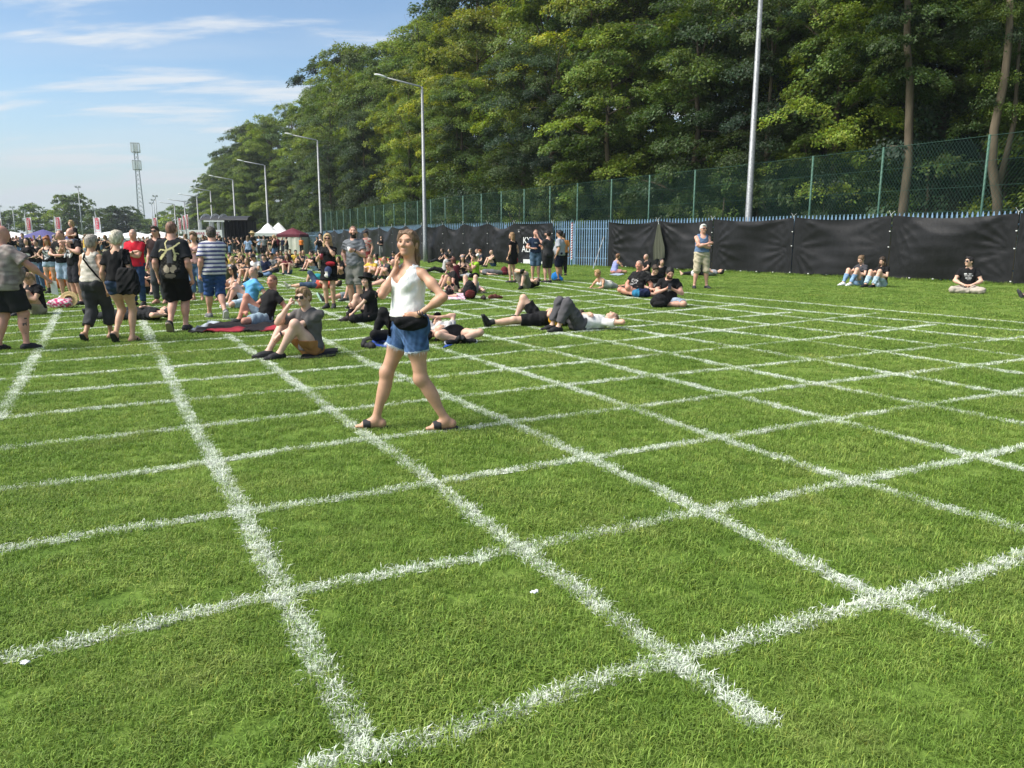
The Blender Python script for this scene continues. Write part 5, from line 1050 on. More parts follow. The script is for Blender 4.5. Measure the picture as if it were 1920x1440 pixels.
BALD = P_('heavy bald man in a mottled brown-grey T-shirt and black shorts, his calf tattooed', (25, 657), -14, J, height=1.79, skin=(.52, .27, .20), fat=.30, top_=('tshirt', (.185, .155, .145), dict(pat=pr_mottle((.30, .265, .245), .11, th=.1, soft=.9), o=.02, hem=.10, sl=.75, oe=.05)), bot=('shorts', (.022, .022, .024), dict(frac=.86, oe=.055)), shoes=('shoe', (.025, .025, .027)), hair_=None, extra=tattoo)
J = walk(('down', 'swingf'), 'f', stride=.20, lift=.03, lead=1)
P_('grey-haired woman in a sleeveless cream striped top and dark cropped trousers, bag strap across', (186, 637), -6, J, height=1.67, skin='tan', fat=.08, top_=('tank_top', (.62, .58, .50), dict(pat=pr_stripes((.50, .46, .38), .06, .35), hem=-.03, low=0, neckr=.07, o=.018)), bot=('trousers', (.050, .052, .056), dict(frac=1.62, oe=.045, o=.02, up=.09)), shoes=('sandal', (.03, .02, .015)), hair_=('short', 'grey', dict(o=.016)), extra=strap_extra((.05, .045, .04)))
J = walk((('down'), ('down')), 'f', stride=.08, lift=.06, lead=1)
TOTEW = P_('white-blond woman in a black T-shirt and denim shorts, black tote on her shoulder', (234, 642), -4, J, height=1.73, skin='mid', top_=('tshirt', BLACK, dict(hem=-.02, sl=.6)), bot=('denim_shorts', (.035, .055, .10), dict(frac=.32, oe=.03)), shoes=('sandal', BLACK), hair_=('short', (.55, .50, .38), dict(o=.018)))
def watch(s, color=BLACK):
    def f(root, J, B, h, put):
        m = MB(); a = nrm(J.Wr[s] - J.E[s]); w = J.Wr[s] - a * .015; m.tube([w - a * .012, w + a * .012], .034, 8); m.build('watch', PLASTIC, root, color=color)
    return f
P_('grey-haired man in a bright red T-shirt and jeans with folded arms', (262, 573), 176, stand('cross', look=(12, 0)), height=1.77, skin='pink', fat=.10, top_=('tshirt', (.55, .022, .040), dict(sl=.62, hem=.06)), bot=('jeans', DENIM_D), shoes=SHO, hair_=('buzz', 'grey'), extra=watch(1))
def lion(V, J, base):
    """back print: pale lightning branches over a dark lion-like muzzle"""
    q = V - J.C; x, y, z = q @ J.cr, q @ J.cf, q @ J.cu; c = np.tile(np.array(base, f32), (len(V), 1)); n = wrinkle(9, 1, .05, 5)(V[:, 0], V[:, 1], V[:, 2]); bk = y < 0
    e = bk & (np.hypot(x / .15, (z + .16) / .26) < 1); c[e] = np.clip(.035 + .045 * n[e], .01, .12)[:, None] * np.array([1, .92, .8])
    e = bk & (np.abs(np.abs(x) - .018) < .022) & (z < .10) & (z > -.17); c[e] = (.085, .085, .09)
    e = bk & (np.hypot((np.abs(x) - .045) / .052, (z + .255) / .060) < 1); c[e] = (.34, .29, .21); e = bk & (np.hypot((np.abs(x) - .03) / .05, (z + .36) / .03) < 1); c[e] = (.15, .13, .10)
    e = bk & (np.hypot(x / .034, (z + .205) / .030) < 1); c[e] = (.02, .018, .017); e = bk & (np.abs(x) < .005) & (z < -.22) & (z > -.31); c[e] = (.03, .025, .02)
    def seg(a, b, w): a, b = np.array(a), np.array(b); d = b - a; t = np.clip(((x - a[0]) * d[0] + (z - a[1]) * d[1]) / (d @ d), 0, 1); return np.hypot(x - a[0] - t * d[0], z - a[1] - t * d[1]) < w
    for a, b, w in [((-.03, .02), (.06, .06), .014), ((.06, .06), (.14, .13), .011), ((.06, .06), (.085, -.06), .012), ((.085, -.06), (.075, -.12), .018), ((-.03, .02), (-.09, -.05), .014), ((-.09, -.05), (-.13, -.10), .02), ((-.03, .02), (-.13, .03), .009), ((-.03, .02), (-.06, .13), .008), ((-.06, .13), (-.02, .19), .007), ((.085, -.02), (.13, -.03), .008), ((-.13, .03), (-.16, .0), .007)]: c[bk & seg(a, b, w)] = (.60, .55, .28)
    return c
J = walk(('down', 'down'), stride=.10, lift=.05, lead=1)
P_('tall man from behind, his black T-shirt printed with a lion face and lightning', (335, 621), 4, J, height=1.90, skin='pink', fat=.16, h=.0095, top_=('tshirt', (.016, .018, .021), dict(pat=lion, o=.022, hem=.10, sl=.8, oe=.045, amp=.005)), bot=('shorts', (.012, .012, .013), dict(frac=.97, oe=.055, o=.02)), shoes=('shoe', (.03, .03, .032), dict(sole=(.25, .20, .15))), hair_=('buzz', 'brown'))
J = walk(('mouth', 'down'), stride=.24, lift=.06, lead=-1)
P_('man seen from behind in a blue and white striped T-shirt and blue knee-length jeans', (408, 597), 34, J, height=1.82, skin='pink', fat=.16, h=.0095, top_=('tshirt', (.62, .62, .62), dict(pat=pr_stripes((.085, .095, .20), .072, .48), o=.026, hem=.10, sl=.75, oe=.045, amp=.004)), bot=('jeans', (.035, .075, .20), dict(frac=1.12, oe=.04, o=.016)), shoes=('shoe', (.16, .16, .17), dict(sole=(.5, .5, .5))), hair_=('short', (.06, .05, .04)))
DAD = P_('bald red-bearded man in a black printed T-shirt carrying a child on his shoulders', (149, 571), 150, stand(tuple((vec(s_ * .13, .21, 1.24), (s_, .1, -.8), vec(-s_ * .2, .2, 1), vec(0, -1, 0), .6) for s_ in (1, -1)), look=(15, -6)), height=1.80, skin='pink', fat=.08, top_=('tshirt', BLACK, dict(pat=pr_block(-.06, .08, -.16, .04, seed=3, dens=.6), hem=.06)), bot=('shorts', (.028, .028, .034), dict(frac=1.0, oe=.04)), shoes=VANS, hair_=None, beard='red')
J = pose((0, 0, .2), cu=(0, .12, 1), hf=(-.2, 1, -.15), sex='f', arm={s: (vec(s * .10, .30, .40), (s, -.2, -.6), vec(-s, .3, 0), vec(0, 0, -1), .3) for s in (1, -1)}, leg={s: (vec(s * .17, .30, -.24), (s * .3, 1, .2), vec(0, .6, -.8)) for s in (1, -1)})
dp = np.array(DAD.location); P_('small blond child in a black top riding on the bearded man\'s shoulders', dp + vec(.02, .06, 1.36), 150, J, height=1.06, skin='fair', h=.013, top_=('tshirt', BLACK, dict(sl=.6)), bot=('shorts', (.3, .32, .36), dict(frac=.6)), hair_=('long', 'blond', dict(L=.10, o=.02)), shoes=SHW)
P_('dark-haired man in a pale-printed black T-shirt and denim shorts beside the bearded man', (127, 560), 178, stand('belly', look=(-10, 0)), height=1.76, skin='pink', fat=.05, top_=('tshirt', BLACK, dict(pat=pr_block(-.10, .10, -.16, .05, (.55, .5, .35), seed=5), hem=.05)), bot=('denim_shorts', DENIM_L, dict(frac=1.0, oe=.035)), shoes=SHW, hair_=('buzz', 'dark'))
P_('red-haired woman in a white-printed black tank top and denim shorts, hand on hip', (99, 550), 184, stand(('hip', 'down'), 'f', look=(8, -12)), height=1.58, skin='mid', top_=('tank_top', BLACK, dict(pat=pr_block(-.09, .09, -.22, .04, seed=7, dens=.55), hem=.0)), bot=('denim_shorts', DENIM_L, dict(frac=.30, oe=.03)), shoes=('boot', BLACK, dict(high=.12)), hair_=('long', (.33, .10, .025), dict(L=.2, o=.022)))
P_('dark-haired woman in black holding a white sheet, half hidden by the bald man', (62, 548), 176, stand('belly', 'f'), height=1.56, top_=('tshirt', BLACK, dict(pat=pr_block(-.12, .12, -.12, -.04, seed=8, dens=.9))), bot=('denim_shorts', DENIM_L, dict(frac=.4)), shoes=SHO, hair_=('long', 'dark', dict(L=.28)))
P_('woman with tied-back dark hair in a black top, left of the red-haired woman', (78, 546), 165, stand(('cup', 'belly'), 'f', look=(20, 0)), height=1.52, top_=('tshirt', (.02, .02, .02)), bot=('jeans', DENIM_M), shoes=SHO, hair_=('bun', 'dark'))
READ = P_('fair-haired young man in a black T-shirt and khaki shorts sitting and reading a leaflet', (72, 589), 150, sit('knees', 'phone', look=(10, -35), lean=.05), height=1.75, skin='mid', top_=('tshirt', BLACK, dict(pat=pr_rows([(.02, .035, .10)], (.45, .03, .05)))), bot=('shorts', KHAKI, dict(frac=.85, oe=.035)), shoes=SHO, hair_=('short', 'sand'))
P_('seated dark-haired woman in black behind the reading young man', (58, 563), 175, sit('knees', 'knees', 'f'), top_=('tshirt', BLACK, dict(pat=pr_block(seed=12))), bot=('trousers', DK), hair_=('long', 'dark'))
P_('person in dark clothes lying on the grass behind the two walking women', (258, 600), 78, lie(('fold', 'flat'), ('belly', 'head')), top_=('tshirt', (.02, .02, .022)), bot=('trousers', (.028, .03, .034)), shoes=SHO, hair_=('short', 'dark'))
P_('man with glasses and a dark brown T-shirt standing behind the man in the lion shirt', (303, 569), 172, stand('down', look=(10, 0)), height=1.84, skin='pink', top_=('tshirt', (.035, .022, .022)), bot=('trousers', (.08, .085, .09)), shoes=('sandal', (.1, .05, .03)), hair_=('short', 'brown'), glasses=(.02, .02, .02))
P_('young man in black sitting on the grass between the red and lion shirts', (285, 551), 190, sit('knees', 'knees'), top_=('tshirt', BLACK, dict(pat=pr_rows([(.03, .03, .08)]))), bot=('shorts', DK), shoes=SHO, hair_=('short', 'dark'), skin='fair')
P_('woman in a pale pink top and jeans standing beyond the striped T-shirt', (372, 563), 186, stand(('down', 'cup'), 'f', look=(-8, 0)), height=1.70, skin='mid', top_=('tank_top', (.50, .30, .27)), bot=('jeans', DENIM_M, dict(frac=1.7)), shoes=('sandal', (.2, .1, .06)), hair_=('short', 'dkblond', dict(o=.024)))

# -- lying and sitting, centre left
AJ = {1: (vec(.26, -.30, .05), (.5, -1, .3), vec(.4, -1, 0), vec(0, 0, -1), .05), -1: 'knees'}
P_('man in a sky-blue T-shirt and light denim shorts sitting propped on one arm', (468, 575), 118, sit('one', (vec(-.22, -.34, .05), 'knees') if False else ('knees', (vec(-.26, -.30, .05), (-.5, -1, .3), vec(-.4, -1, 0), vec(0, 0, -1), .05)), look=(32, 4), lean=-.30), height=1.82, skin='pink', fat=.08, top_=('tshirt', (.115, .36, .62), dict(hem=.04, sl=.7)), bot=('denim_shorts', (.36, .45, .52), dict(frac=.95, oe=.03)), shoes=SHW, hair_=('buzz', 'grey'))
P_('dark-haired woman with sunglasses and a white top sitting behind the man in sky blue', (447, 562), 150, sit('knees', 'shins', 'f', look=(-10, 0)), skin='mid', top_=('tank_top', (.6, .58, .55)), bot=('shorts', (.08, .05, .04), dict(frac=.4)), hair_=('long', 'dark', dict(L=.34)), glasses=(.05, .01, .01), shoes=('sandal', BLACK))
P_('man in a black T-shirt and faded denim shorts reclining on the red and black blanket', (496, 606), 122, sit('one', ('lap', (vec(-.24, -.22, .05), (-.6, -1, .2), vec(.2, 1, 0), vec(0, 0, -1), .2)), look=(38, -2), lean=-.42), height=1.83, skin='red', top_=('tshirt', (.016, .016, .017), dict(sl=.6)), bot=('denim_shorts', (.26, .34, .40), dict(frac=.80, oe=.035)), shoes=('shoe', (.02, .022, .024)), hair_=('buzz', 'brown'))
J0 = sit('knees', 'knees', lean=.12)
SUNM = P_('young man with sunglasses, grey T-shirt and ochre shorts sitting with a hand at his mouth', (583, 667), 128, pose(J0.P, pu=(0, -.05, 1), cu=(-.05, .14, 1), cf=(-.5, .86, 0), hf=(-.58, .80, -.05), hu=(0, .05, 1), arm={1: (J0.P + vec(-.01, .27, .53), (.6, .3, -1), vec(-.2, -.35, .8), vec(-.3, -1, 0), 1.2), -1: (J0.P + vec(.0, .44, .17), (-1, -.1, -.4), vec(.6, .45, -.5), vec(0, -.3, -1), .45)}, leg={1: (vec(.15, .50, .075), (.25, .3, 1), vec(.25, 1, 0)), -1: (vec(-.07, .44, .075), (-.2, .3, 1), vec(-.05, 1, 0))}),
     height=1.83, skin=(.60, .39, .30), h=.0088, top_=('tshirt', (.115, .108, .105), dict(pat=pr_rows([(-.03, .06, .09)], (.17, .13, .085)), sl=.72, hem=.04)), bot=('shorts', (.36, .175, .06), dict(frac=.72, oe=.03)), shoes=('shoe', (.018, .018, .02), dict(sole=(.02, .02, .02))), hair_=('short', 'sand', dict(o=.017)), glasses=(.008, .009, .011), extra=watch(-1))
def waist_things(root, J, B, h, put):
    m = MB(); p = J.P + .17 * nrm(-J.pr * .7 + J.pf) + .12 * J.pu; put('red_waist_bag', build([Ell(p - .03 * J.pu, (.10, .05, .055), (nrm(J.pr + .7 * J.pf), J.pf, J.pu))], h), COTTON, (.30, .02, .03))
BL = P_('blond woman with sunglasses and short black skirt, a cap hanging at her hip', (620, 578), 172, stand(('cup', 'mouth'), 'f', look=(18, 2), st=.08), height=1.66, skin='mid', fat=.04, h=.0125, top_=('tshirt', (.014, .014, .015), dict(hem=-.06, sl=.65)), bot=('skirt', (.012, .012, .013), dict(L=.30)), shoes=('boot', (.035, .035, .037), dict(high=.05)), hair_=('long', 'blond', dict(L=.27, o=.02)), glasses=(.05, .012, .01), extra=waist_things)
CUPM = P_('bearded man in a grey T-shirt and grey cargo shorts standing with a white cup', (668, 578), 168, stand(('pocket', 'cup'), look=(22, 4)), height=1.83, skin='pink', muscle=.5, h=.0125, top_=('tshirt', (.150, .160, .175), dict(sl=.55, hem=.05)), bot=('shorts', (.20, .195, .175), dict(frac=.98, oe=.042, o=.018)), shoes=VANS, hair_=('buzz', 'brown'), beard='dark', extra=watch(-1))
P_('woman in black with a wide black hat and long dark hair sitting on the grass', (696, 602), 112, sit('one', ('shins', 'shins'), 'f', look=(42, 8), lean=.05), height=1.72, skin='fair', h=.0115, top_=('tshirt', (.014, .013, .014), dict(pat=pr_block(-.05, .05, -.10, .02, (.2, .2, .2), 5, dens=.4))), bot=('trousers', (.013, .013, .014)), shoes=('boot', (.03, .02, .022)), hair_=('long', 'dark', dict(L=.36)), hat=('wide', (.012, .012, .013), .175, .10, -.15))
P_('person in black trousers lying with one knee drawn up behind the woman in white', (752, 642), 96, lie(('up', 'fold'), 'belly', 'f'), height=1.68, skin='fair', top_=('tshirt', (.016, .015, .016)), bot=('trousers', (.013, .013, .014), dict(frac=1.78)), shoes=('shoe', BLACK), hair_=('long', 'dark', dict(L=.15)))
P_('person with a black cap lying on the blue mat, an arm over the face', (846, 641), 205, lie(('fold', 'fold'), ('face', 'face'), 'f', raise_=.12), height=1.66, skin='fair', top_=('tshirt', (.55, .52, .50)), bot=('skirt', (.02, .02, .022), dict(L=.22)), shoes=('boot', BLACK, dict(sole=(.7, .7, .7))), hair_=('short', 'dark'), hat=('cap', BLACK))
P_('person in a red T-shirt and dark shorts lying left of the blond woman', (596, 541), 84, lie(('up', 'flat'), ('side', 'belly')), skin='mid', top_=('tshirt', (.50, .09, .06)), bot=('denim_shorts', (.045, .07, .12), dict(frac=1.05)), shoes=('sock', (.55, .52, .42)), hair_=('short', 'brown'))
P_('man in a black T-shirt and patterned shorts lying behind the couple, soles towards the viewer', (672, 563), 128, lie(('flat', 'up'), ('belly', 'side')), skin='pink', top_=('tshirt', BLACK), bot=('shorts', (.12, .15, .18), dict(frac=.95, pat=pr_mottle((.25, .28, .30), .05))), shoes=('shoe', (.05, .05, .05), dict(sole=(.45, .65, .55))), hair_=('short', 'brown'))
P_('bald man in a black T-shirt sitting, legs stretched out, left of the woman in white', (742, 538), 112, sit('out', ('lap', 'lap'), look=(0, -6), lean=.0), skin='pink', fat=.1, top_=('tshirt', (.02, .02, .021)), bot=('shorts', BLACK, dict(frac=.9)), shoes=('shoe', (.3, .3, .3)), hair_=None)
P_('dark-haired man in a dark grey T-shirt sitting beside the bald man', (727, 527), 130, sit('knees', 'knees'), skin='pink', top_=('tshirt', (.05, .05, .055)), bot=('trousers', (.06, .065, .05)), shoes=SHO, hair_=('buzz', 'dark'))
P_('man in navy leaning over a bright green and yellow bag near the black sheets', (741, 503), 168, sit('cross', 'lap', look=(0, -25)), skin='pink', top_=('tshirt', (.02, .024, .04)), bot=('trousers', BLACK), hair_=('short', 'dark'))
P_('man with a cap and a red-patterned shirt standing behind the man with the cup', (690, 518), 140, stand('down', look=(-10, -8)), height=1.80, skin='pink', top_=('tshirt', (.32, .27, .24), dict(pat=pr_mottle((.35, .06, .05), .10, th=.25))), bot=('shorts', (.16, .03, .03)), shoes=SHO, hair_=('short', 'brown'), hat=('cap', (.04, .045, .07)))
P_('woman in a black T-shirt standing alone before the far black sheets', (716, 484), 178, stand('belly', 'f'), height=1.68, top_=('tshirt', BLACK), bot=('trousers', (.22, .22, .22)), hair_=('bun', 'dark'), shoes=SHO)
P_('man in a white-blue T-shirt and jeans standing by the far black sheets', (810, 489), 182, stand(('cup', 'down')), height=1.80, skin='pink', top_=('tshirt', (.50, .55, .66)), bot=('jeans', (.16, .24, .32)), hair_=('buzz', 'grey'), shoes=SHO)
P_('woman in black raising her arms behind the blond woman', (604, 507), 175, stand(('mouth', 'mouth'), 'f'), height=1.72, top_=('tshirt', BLACK), bot=('trousers', KHAKI), hair_=('short', 'dark'), shoes=SHO)

# -- behind the woman in white, to the right
P_('man with sunglasses and reddish hair in a black T-shirt sitting behind the small girl', (852, 548), 108, sit('knees', ('knees', 'lap'), look=(0, -22), lean=.1), skin='pink', top_=('tshirt', (.018, .018, .019)), bot=('shorts', KHAKI), shoes=SHO, hair_=('short', (.10, .05, .03)), glasses=BLACK)
GIRL = P_('small blond girl in a dark dress eating, sitting on the pink towel', (843, 557), 182, sit('cross', 'mouth', 'f', look=(0, -8)), height=1.08, skin='fair', h=.013, top_=('tshirt', (.03, .028, .03), dict(pat=pr_block(seed=6, dens=.3))), bot=('shorts', (.02, .02, .022)), hair_=('long', (.40, .26, .13), dict(L=.16)))
P_('person lying back with bare knees drawn up round a black backpack', (884, 550), 178, lie(('up', 'up'), ('side', 'side')), height=1.74, skin='fair', top_=('tshirt', (.42, .28, .30)), bot=('shorts', (.30, .30, .33), dict(frac=.55, oe=.04)), hair_=('short', 'brown'))
P_('woman with long auburn hair in a maroon T-shirt, her back turned', (853, 528), 20, sit('cross', 'lap', 'f'), top_=('tshirt', (.095, .018, .026)), bot=('trousers', BLACK), hair_=('long', 'auburn', dict(L=.34)), skin='fair')
P_('woman in a black tank top with a pale cap sitting beside the lime shirt', (868, 520), 182, sit('cross', 'phone', 'f'), top_=('tank_top', (.02, .016, .018)), bot=('trousers', (.30, .31, .33)), hair_=('long', 'dark', dict(L=.2)), hat=('cap', (.28, .24, .24)), skin='fair')
P_('man in a lime-green T-shirt and black trousers sitting with one knee up', (891, 520), 128, sit('one', ('knees', 'mouth'), look=(0, -6)), skin='pink', top_=('tshirt', (.26, .44, .035)), bot=('trousers', (.014, .014, .016)), shoes=('shoe', (.08, .09, .07)), hair_=('short', 'brown'))
P_('dark-haired man in a pale grey top reclining with black-trousered legs to the left', (833, 512), 92, sit('out', 'back', lean=-.25), skin='pink', top_=('tshirt', (.42, .41, .40)), bot=('trousers', (.014, .014, .016)), shoes=SHO, hair_=('short', 'dark'))
for u, v, fc, J, tp, hr, lb in [(830, 493, 110, sit('out', 'lap', 'f', lean=-.05), BLACK, ('long', 'brown'), 'woman in black stretched out below the man in the white-blue T-shirt'), (847, 493, 130, sit('cross', 'lap', 'f'), (.02, .02, .02), ('bun', 'dark'), 'woman in a black vest with tied-up hair by the far sheets'), (873, 492, 170, sit('knees', 'knees'), (.03, .03, .035), ('short', 'dark'), 'man in charcoal sitting against the far sheets behind the lime shirt'), (885, 493, 150, sit('cross', 'mouth'), BLACK, ('short', 'grey'), 'grey-haired man in black sitting against the far sheets'), (898, 495, 100, sit('knees', 'knees'), (.6, .6, .6), ('buzz', 'brown'), 'man in a white T-shirt in profile sitting near the far sheets'), (905, 497, 105, sit('cross', 'lap'), (.035, .038, .05), ('short', 'red'), 'ginger man in dark blue sitting near the far sheets')]:
    P_(lb, (u, v), fc, J, top_=('tshirt', tp), bot=('trousers', (.02, .02, .024)), hair_=hr, shoes=SHO, skin='fair')
P_('bald man in a black tank top and jeans sitting apart by the far sheets', (925, 500), 112, sit('knees', 'knees'), skin='fair', top_=('tank_top', BLACK), bot=('jeans', (.05, .09, .16), dict(frac=1.5)), shoes=SHO, hair_=None)
P_('person in grey lying on the grass beside a dark red backpack', (925, 516), -80, lie(('flat', 'flat'), 'side'), skin='fair', top_=('tshirt', (.13, .13, .14)), bot=('trousers', (.10, .105, .10)), shoes=SHO, hair_=('short', 'dark'))
P_('man in khaki shorts lying with one leg crossed over the other knee', (985, 541), 148, lie(('cross', 'up'), 'belly', look=(0, .3, 1)), height=1.80, skin='fair', top_=('tshirt', (.02, .02, .02)), bot=('shorts', (.19, .18, .145), dict(frac=.98, oe=.045)), shoes=('boot', BLACK, dict(high=.04)), hair_=('short', 'brown'))
DRESS = P_('woman in a short black dress holding a red jacket', (961, 530), 52, stand('down', 'f', look=(25, 0), st=.12), height=1.72, skin='mid', top_=('dress', (.012, .011, .012), dict(low=.03, sl=.35)), shoes=VANS, hair_=('long', (.28, .16, .07), dict(L=.15)))
P_('man in a navy T-shirt and denim shorts with a hand at his mouth', (1004, 527), 184, stand(('belly', 'mouth')), height=1.82, skin='pink', top_=('tshirt', (.016, .028, .055), dict(pat=pr_block(-.05, .05, -.06, .03, (.3, .33, .36), 5, dens=.45))), bot=('denim_shorts', (.07, .12, .18), dict(frac=.98, oe=.035)), shoes=SHO, hair_=('buzz', 'dark'))
P_('man with a black cap, charcoal T-shirt and black shorts standing with his back turned', (1027, 530), 38, stand(('cross', 'cross'), look=(15, 0)), height=1.78, skin='pink', top_=('tshirt', (.035, .035, .037), dict(hem=.08)), bot=('shorts', (.018, .018, .019), dict(frac=1.0, oe=.04)), shoes=VANS, hair_=('short', 'dark'), hat=('cap', (.02, .02, .022)), beard='dark')
P_('heavy man in a light grey T-shirt and navy shorts with dark curly hair', (1049, 527), 62, stand(('down', 'down'), look=(15, 2)), height=1.78, skin='tan', fat=.22, top_=('tshirt', (.36, .37, .40), dict(hem=.08, sl=.75, oe=.04)), bot=('shorts', (.014, .018, .035), dict(frac=1.0, oe=.045)), shoes=SHO, hair_=('short', 'dark', dict(o=.022)))
P_('person with an orange top half hidden behind the heavy man in light grey', (1056, 517), 20, stand('down'), height=1.70, skin='tan', top_=('tshirt', (.55, .22, .06)), bot=('trousers', BLACK), hair_=('short', 'dark'), shoes=SHO)
P_('man in a white T-shirt and grey trousers lying on his back with both knees up', (1084, 619), 112, lie(('up', 'up'), ('belly', 'head'), look=(0, .25, 1)), height=1.80, skin='fair', h=.0115, top_=('tshirt', (.66, .65, .63), dict(hem=.03)), bot=('trousers', (.085, .082, .088), dict(frac=1.80, o=.022, oe=.04)), shoes=('shoe', (.014, .014, .015), dict(sole=(.7, .7, .7))), hair_=('buzz', 'dark'))
P_('man in black shorts and boots lying beyond the grey trousers, one knee up', (1012, 611), 92, lie(('up', 'flat'), 'belly'), height=1.82, skin='fair', h=.0115, top_=('tshirt', (.02, .02, .02)), bot=('shorts', (.014, .014, .015), dict(frac=.72, oe=.03)), shoes=('boot', (.018, .018, .019), dict(high=.10)), hair_=('short', 'brown'))
P_('fair-haired woman in a white top lying on her front, chin on her hands', (1140, 541), 128, prone('f', look=(-5, -6)), height=1.64, skin='tan', top_=('tank_top', (.66, .65, .60), dict(low=.02)), bot=('shorts', (.40, .39, .36), dict(frac=.6)), hair_=('short', (.40, .25, .10), dict(o=.024)))
P_('heavy man in a black printed T-shirt and dark shorts sitting sideways, red shoes', (1195, 555), 128, sit('side', ('lap', (vec(-.30, -.12, .05), (-1, -.4, .2), vec(-.5, .5, 0), vec(0, 0, -1), .1)), look=(20, 4), lean=-.12), height=1.86, skin='red', fat=.22, h=.0135, top_=('tshirt', (.016, .016, .017), dict(pat=pr_block(-.10, .10, -.14, .02, (.45, .43, .42), 15, dens=.28), sl=.7, oe=.035)), bot=('shorts', (.026, .026, .028), dict(frac=.85, oe=.04)), shoes=('shoe', (.22, .035, .045)), hair_=('buzz', 'grey'))
P_('man in a black T-shirt with a white square print, bending over his lap', (1226, 555), 168, sit('cross', 'lap', look=(18, -38), lean=.32), height=1.78, skin='fair', h=.0135, top_=('tshirt', BLACK, dict(pat=pr_block(-.08, .08, -.14, -.01, (.6, .62, .62), 21, dens=.75))), bot=('shorts', DENIM_L), hair_=('short', 'brown'), extra=watch(1))
PHONE = P_('man with tied-back dark hair and beard sitting cross-legged looking at a phone', (1252, 574), 172, sit('cross', 'phone', look=(10, -25)), height=1.84, skin='pink', fat=.1, h=.013, top_=('tshirt', (.014, .014, .015), dict(pat=pr_block(-.05, .06, -.04, .03, (.5, .5, .5), 31, dens=.3))), bot=('denim_shorts', (.36, .44, .55), dict(frac=.95, oe=.035)), shoes=SHO, hair_=('bun', 'dark'), beard='brown')
P_('woman in a lilac top and pink shorts sitting in profile by the black sheet', (1152, 513), -62, sit('cross', 'phone', 'f'), height=1.68, skin='tan', top_=('tank_top', (.26, .29, .55)), bot=('shorts', (.55, .26, .24), dict(frac=.6)), hair_=('short', (.20, .10, .05)), shoes=('sandal', DK))
P_('balding man in black sitting behind the heavy man with his bare leg drawn up', (1212, 518), 118, sit('one', ('knees', 'knees'), look=(0, 0)), skin='pink', top_=('tshirt', BLACK), bot=('shorts', (.16, .15, .13), dict(frac=.6)), shoes=SHO, hair_=('buzz', 'grey'))
P_('pale person with short dark hair in black sitting behind the man with the phone', (1238, 533), 176, sit('cross', 'lap', look=(12, 2)), skin='fair', top_=('tshirt', (.016, .016, .017)), bot=('trousers', BLACK), hair_=('long', 'dark', dict(L=.08)))
P_('white-haired man in a sleeveless denim shirt and beige cargo shorts with folded arms', (1313, 541), 186, stand('cross', look=(8, 2), st=.17), height=1.94, skin='pink', fat=.10, h=.0155, top_=('denim_shirt', (.10, .16, .27), dict(tank=True, neckr=.075, low=.04, hem=-.03, pat=pr_mottle((.14, .21, .33), .09))), bot=('shorts', (.47, .41, .29), dict(frac=1.02, oe=.05, o=.022)), shoes=('shoe', (.03, .03, .032)), hair_=('short', 'white', dict(o=.010)), glasses=(.06, .03, .03))
P_('person lying beside a white bag at the foot of the black sheet', (1321, 517), 85, lie(('flat', 'up'), 'belly'), skin='fair', top_=('tshirt', (.30, .30, .33)), bot=('trousers', (.02, .02, .022)), hair_=('short', 'dark'))
P_('young woman with tied fair hair and blue jeans sitting against the black sheet', (1609, 535), 116, sit('knees', 'phone', 'f', look=(8, -30), lean=-.2), height=1.95, skin='fair', h=.0165, top_=('tshirt', (.055, .055, .062)), bot=('jeans', (.20, .32, .48), dict(oe=.012, o=.006)), shoes=('shoe', (.72, .72, .72), dict(sole=(.75, .75, .75))), hair_=('bun', 'dkblond'))
P_('young woman with long brown hair, black T-shirt and pale jeans looking at her phone', (1650, 538), 118, sit('knees', 'phone', 'f', look=(12, -30), lean=-.15), height=1.9, skin='fair', h=.0165, top_=('tshirt', BLACK, dict(pat=pr_rows([(.0, .03, .07)]))), bot=('jeans', (.36, .47, .55), dict(oe=.03)), shoes=('shoe', BLACK, dict(sole=(.7, .7, .7))), hair_=('long', 'brown', dict(L=.22)))
P_('man with glasses and a black T-shirt lettered in white sitting cross-legged by the right sheet', (1812, 549), 152, sit('cross', 'lap', look=(-45, 2), lean=.0), height=1.98, skin='fair', h=.0165, top_=('tshirt', BLACK, dict(pat=pr_rows([(.06, .035, .10), (.015, .022, .09), (-.04, .04, .07), (-.08, .02, .05)], (.62, .62, .62)))), bot=('trousers', (.40, .35, .29), dict(frac=1.85)), shoes=('shoe', (.03, .03, .035), dict(sole=(.2, .3, .4))), hair_=('short', 'dark'), glasses=(.02, .02, .022))
P_('person mostly outside the right frame edge, only a dark shoe showing', (1985, 560), 88, sit('out', 'back'), height=1.78, top_=('tshirt', (.1, .1, .12)), bot=('trousers', (.05, .06, .09)), shoes=('shoe', (.04, .04, .045), dict(sole=(.5, .48, .45))), hair_=('short', 'brown'))
p_, d_, n_ = fence_at(fence_s(1141), .42); P_('steward in an orange vest half hidden by the edge of the black sheet', p_, -40, stand('down'), height=1.74, skin='mid', top_=('vest', (.75, .22, .02), dict(sl=.3)), bot=('trousers', BLACK), shoes=SHO, hair_=('short', 'grey'), hat=('cap', (.6, .6, .6)))
P_('steward in an orange vest standing before the cream wall of the maroon gazebo', at(564, 80), 182, stand('down'), height=1.74, skin='mid', top_=('vest', (.75, .20, .03), dict(sl=.3)), bot=('trousers', BLACK), shoes=SHO, hair_=('short', 'brown'))

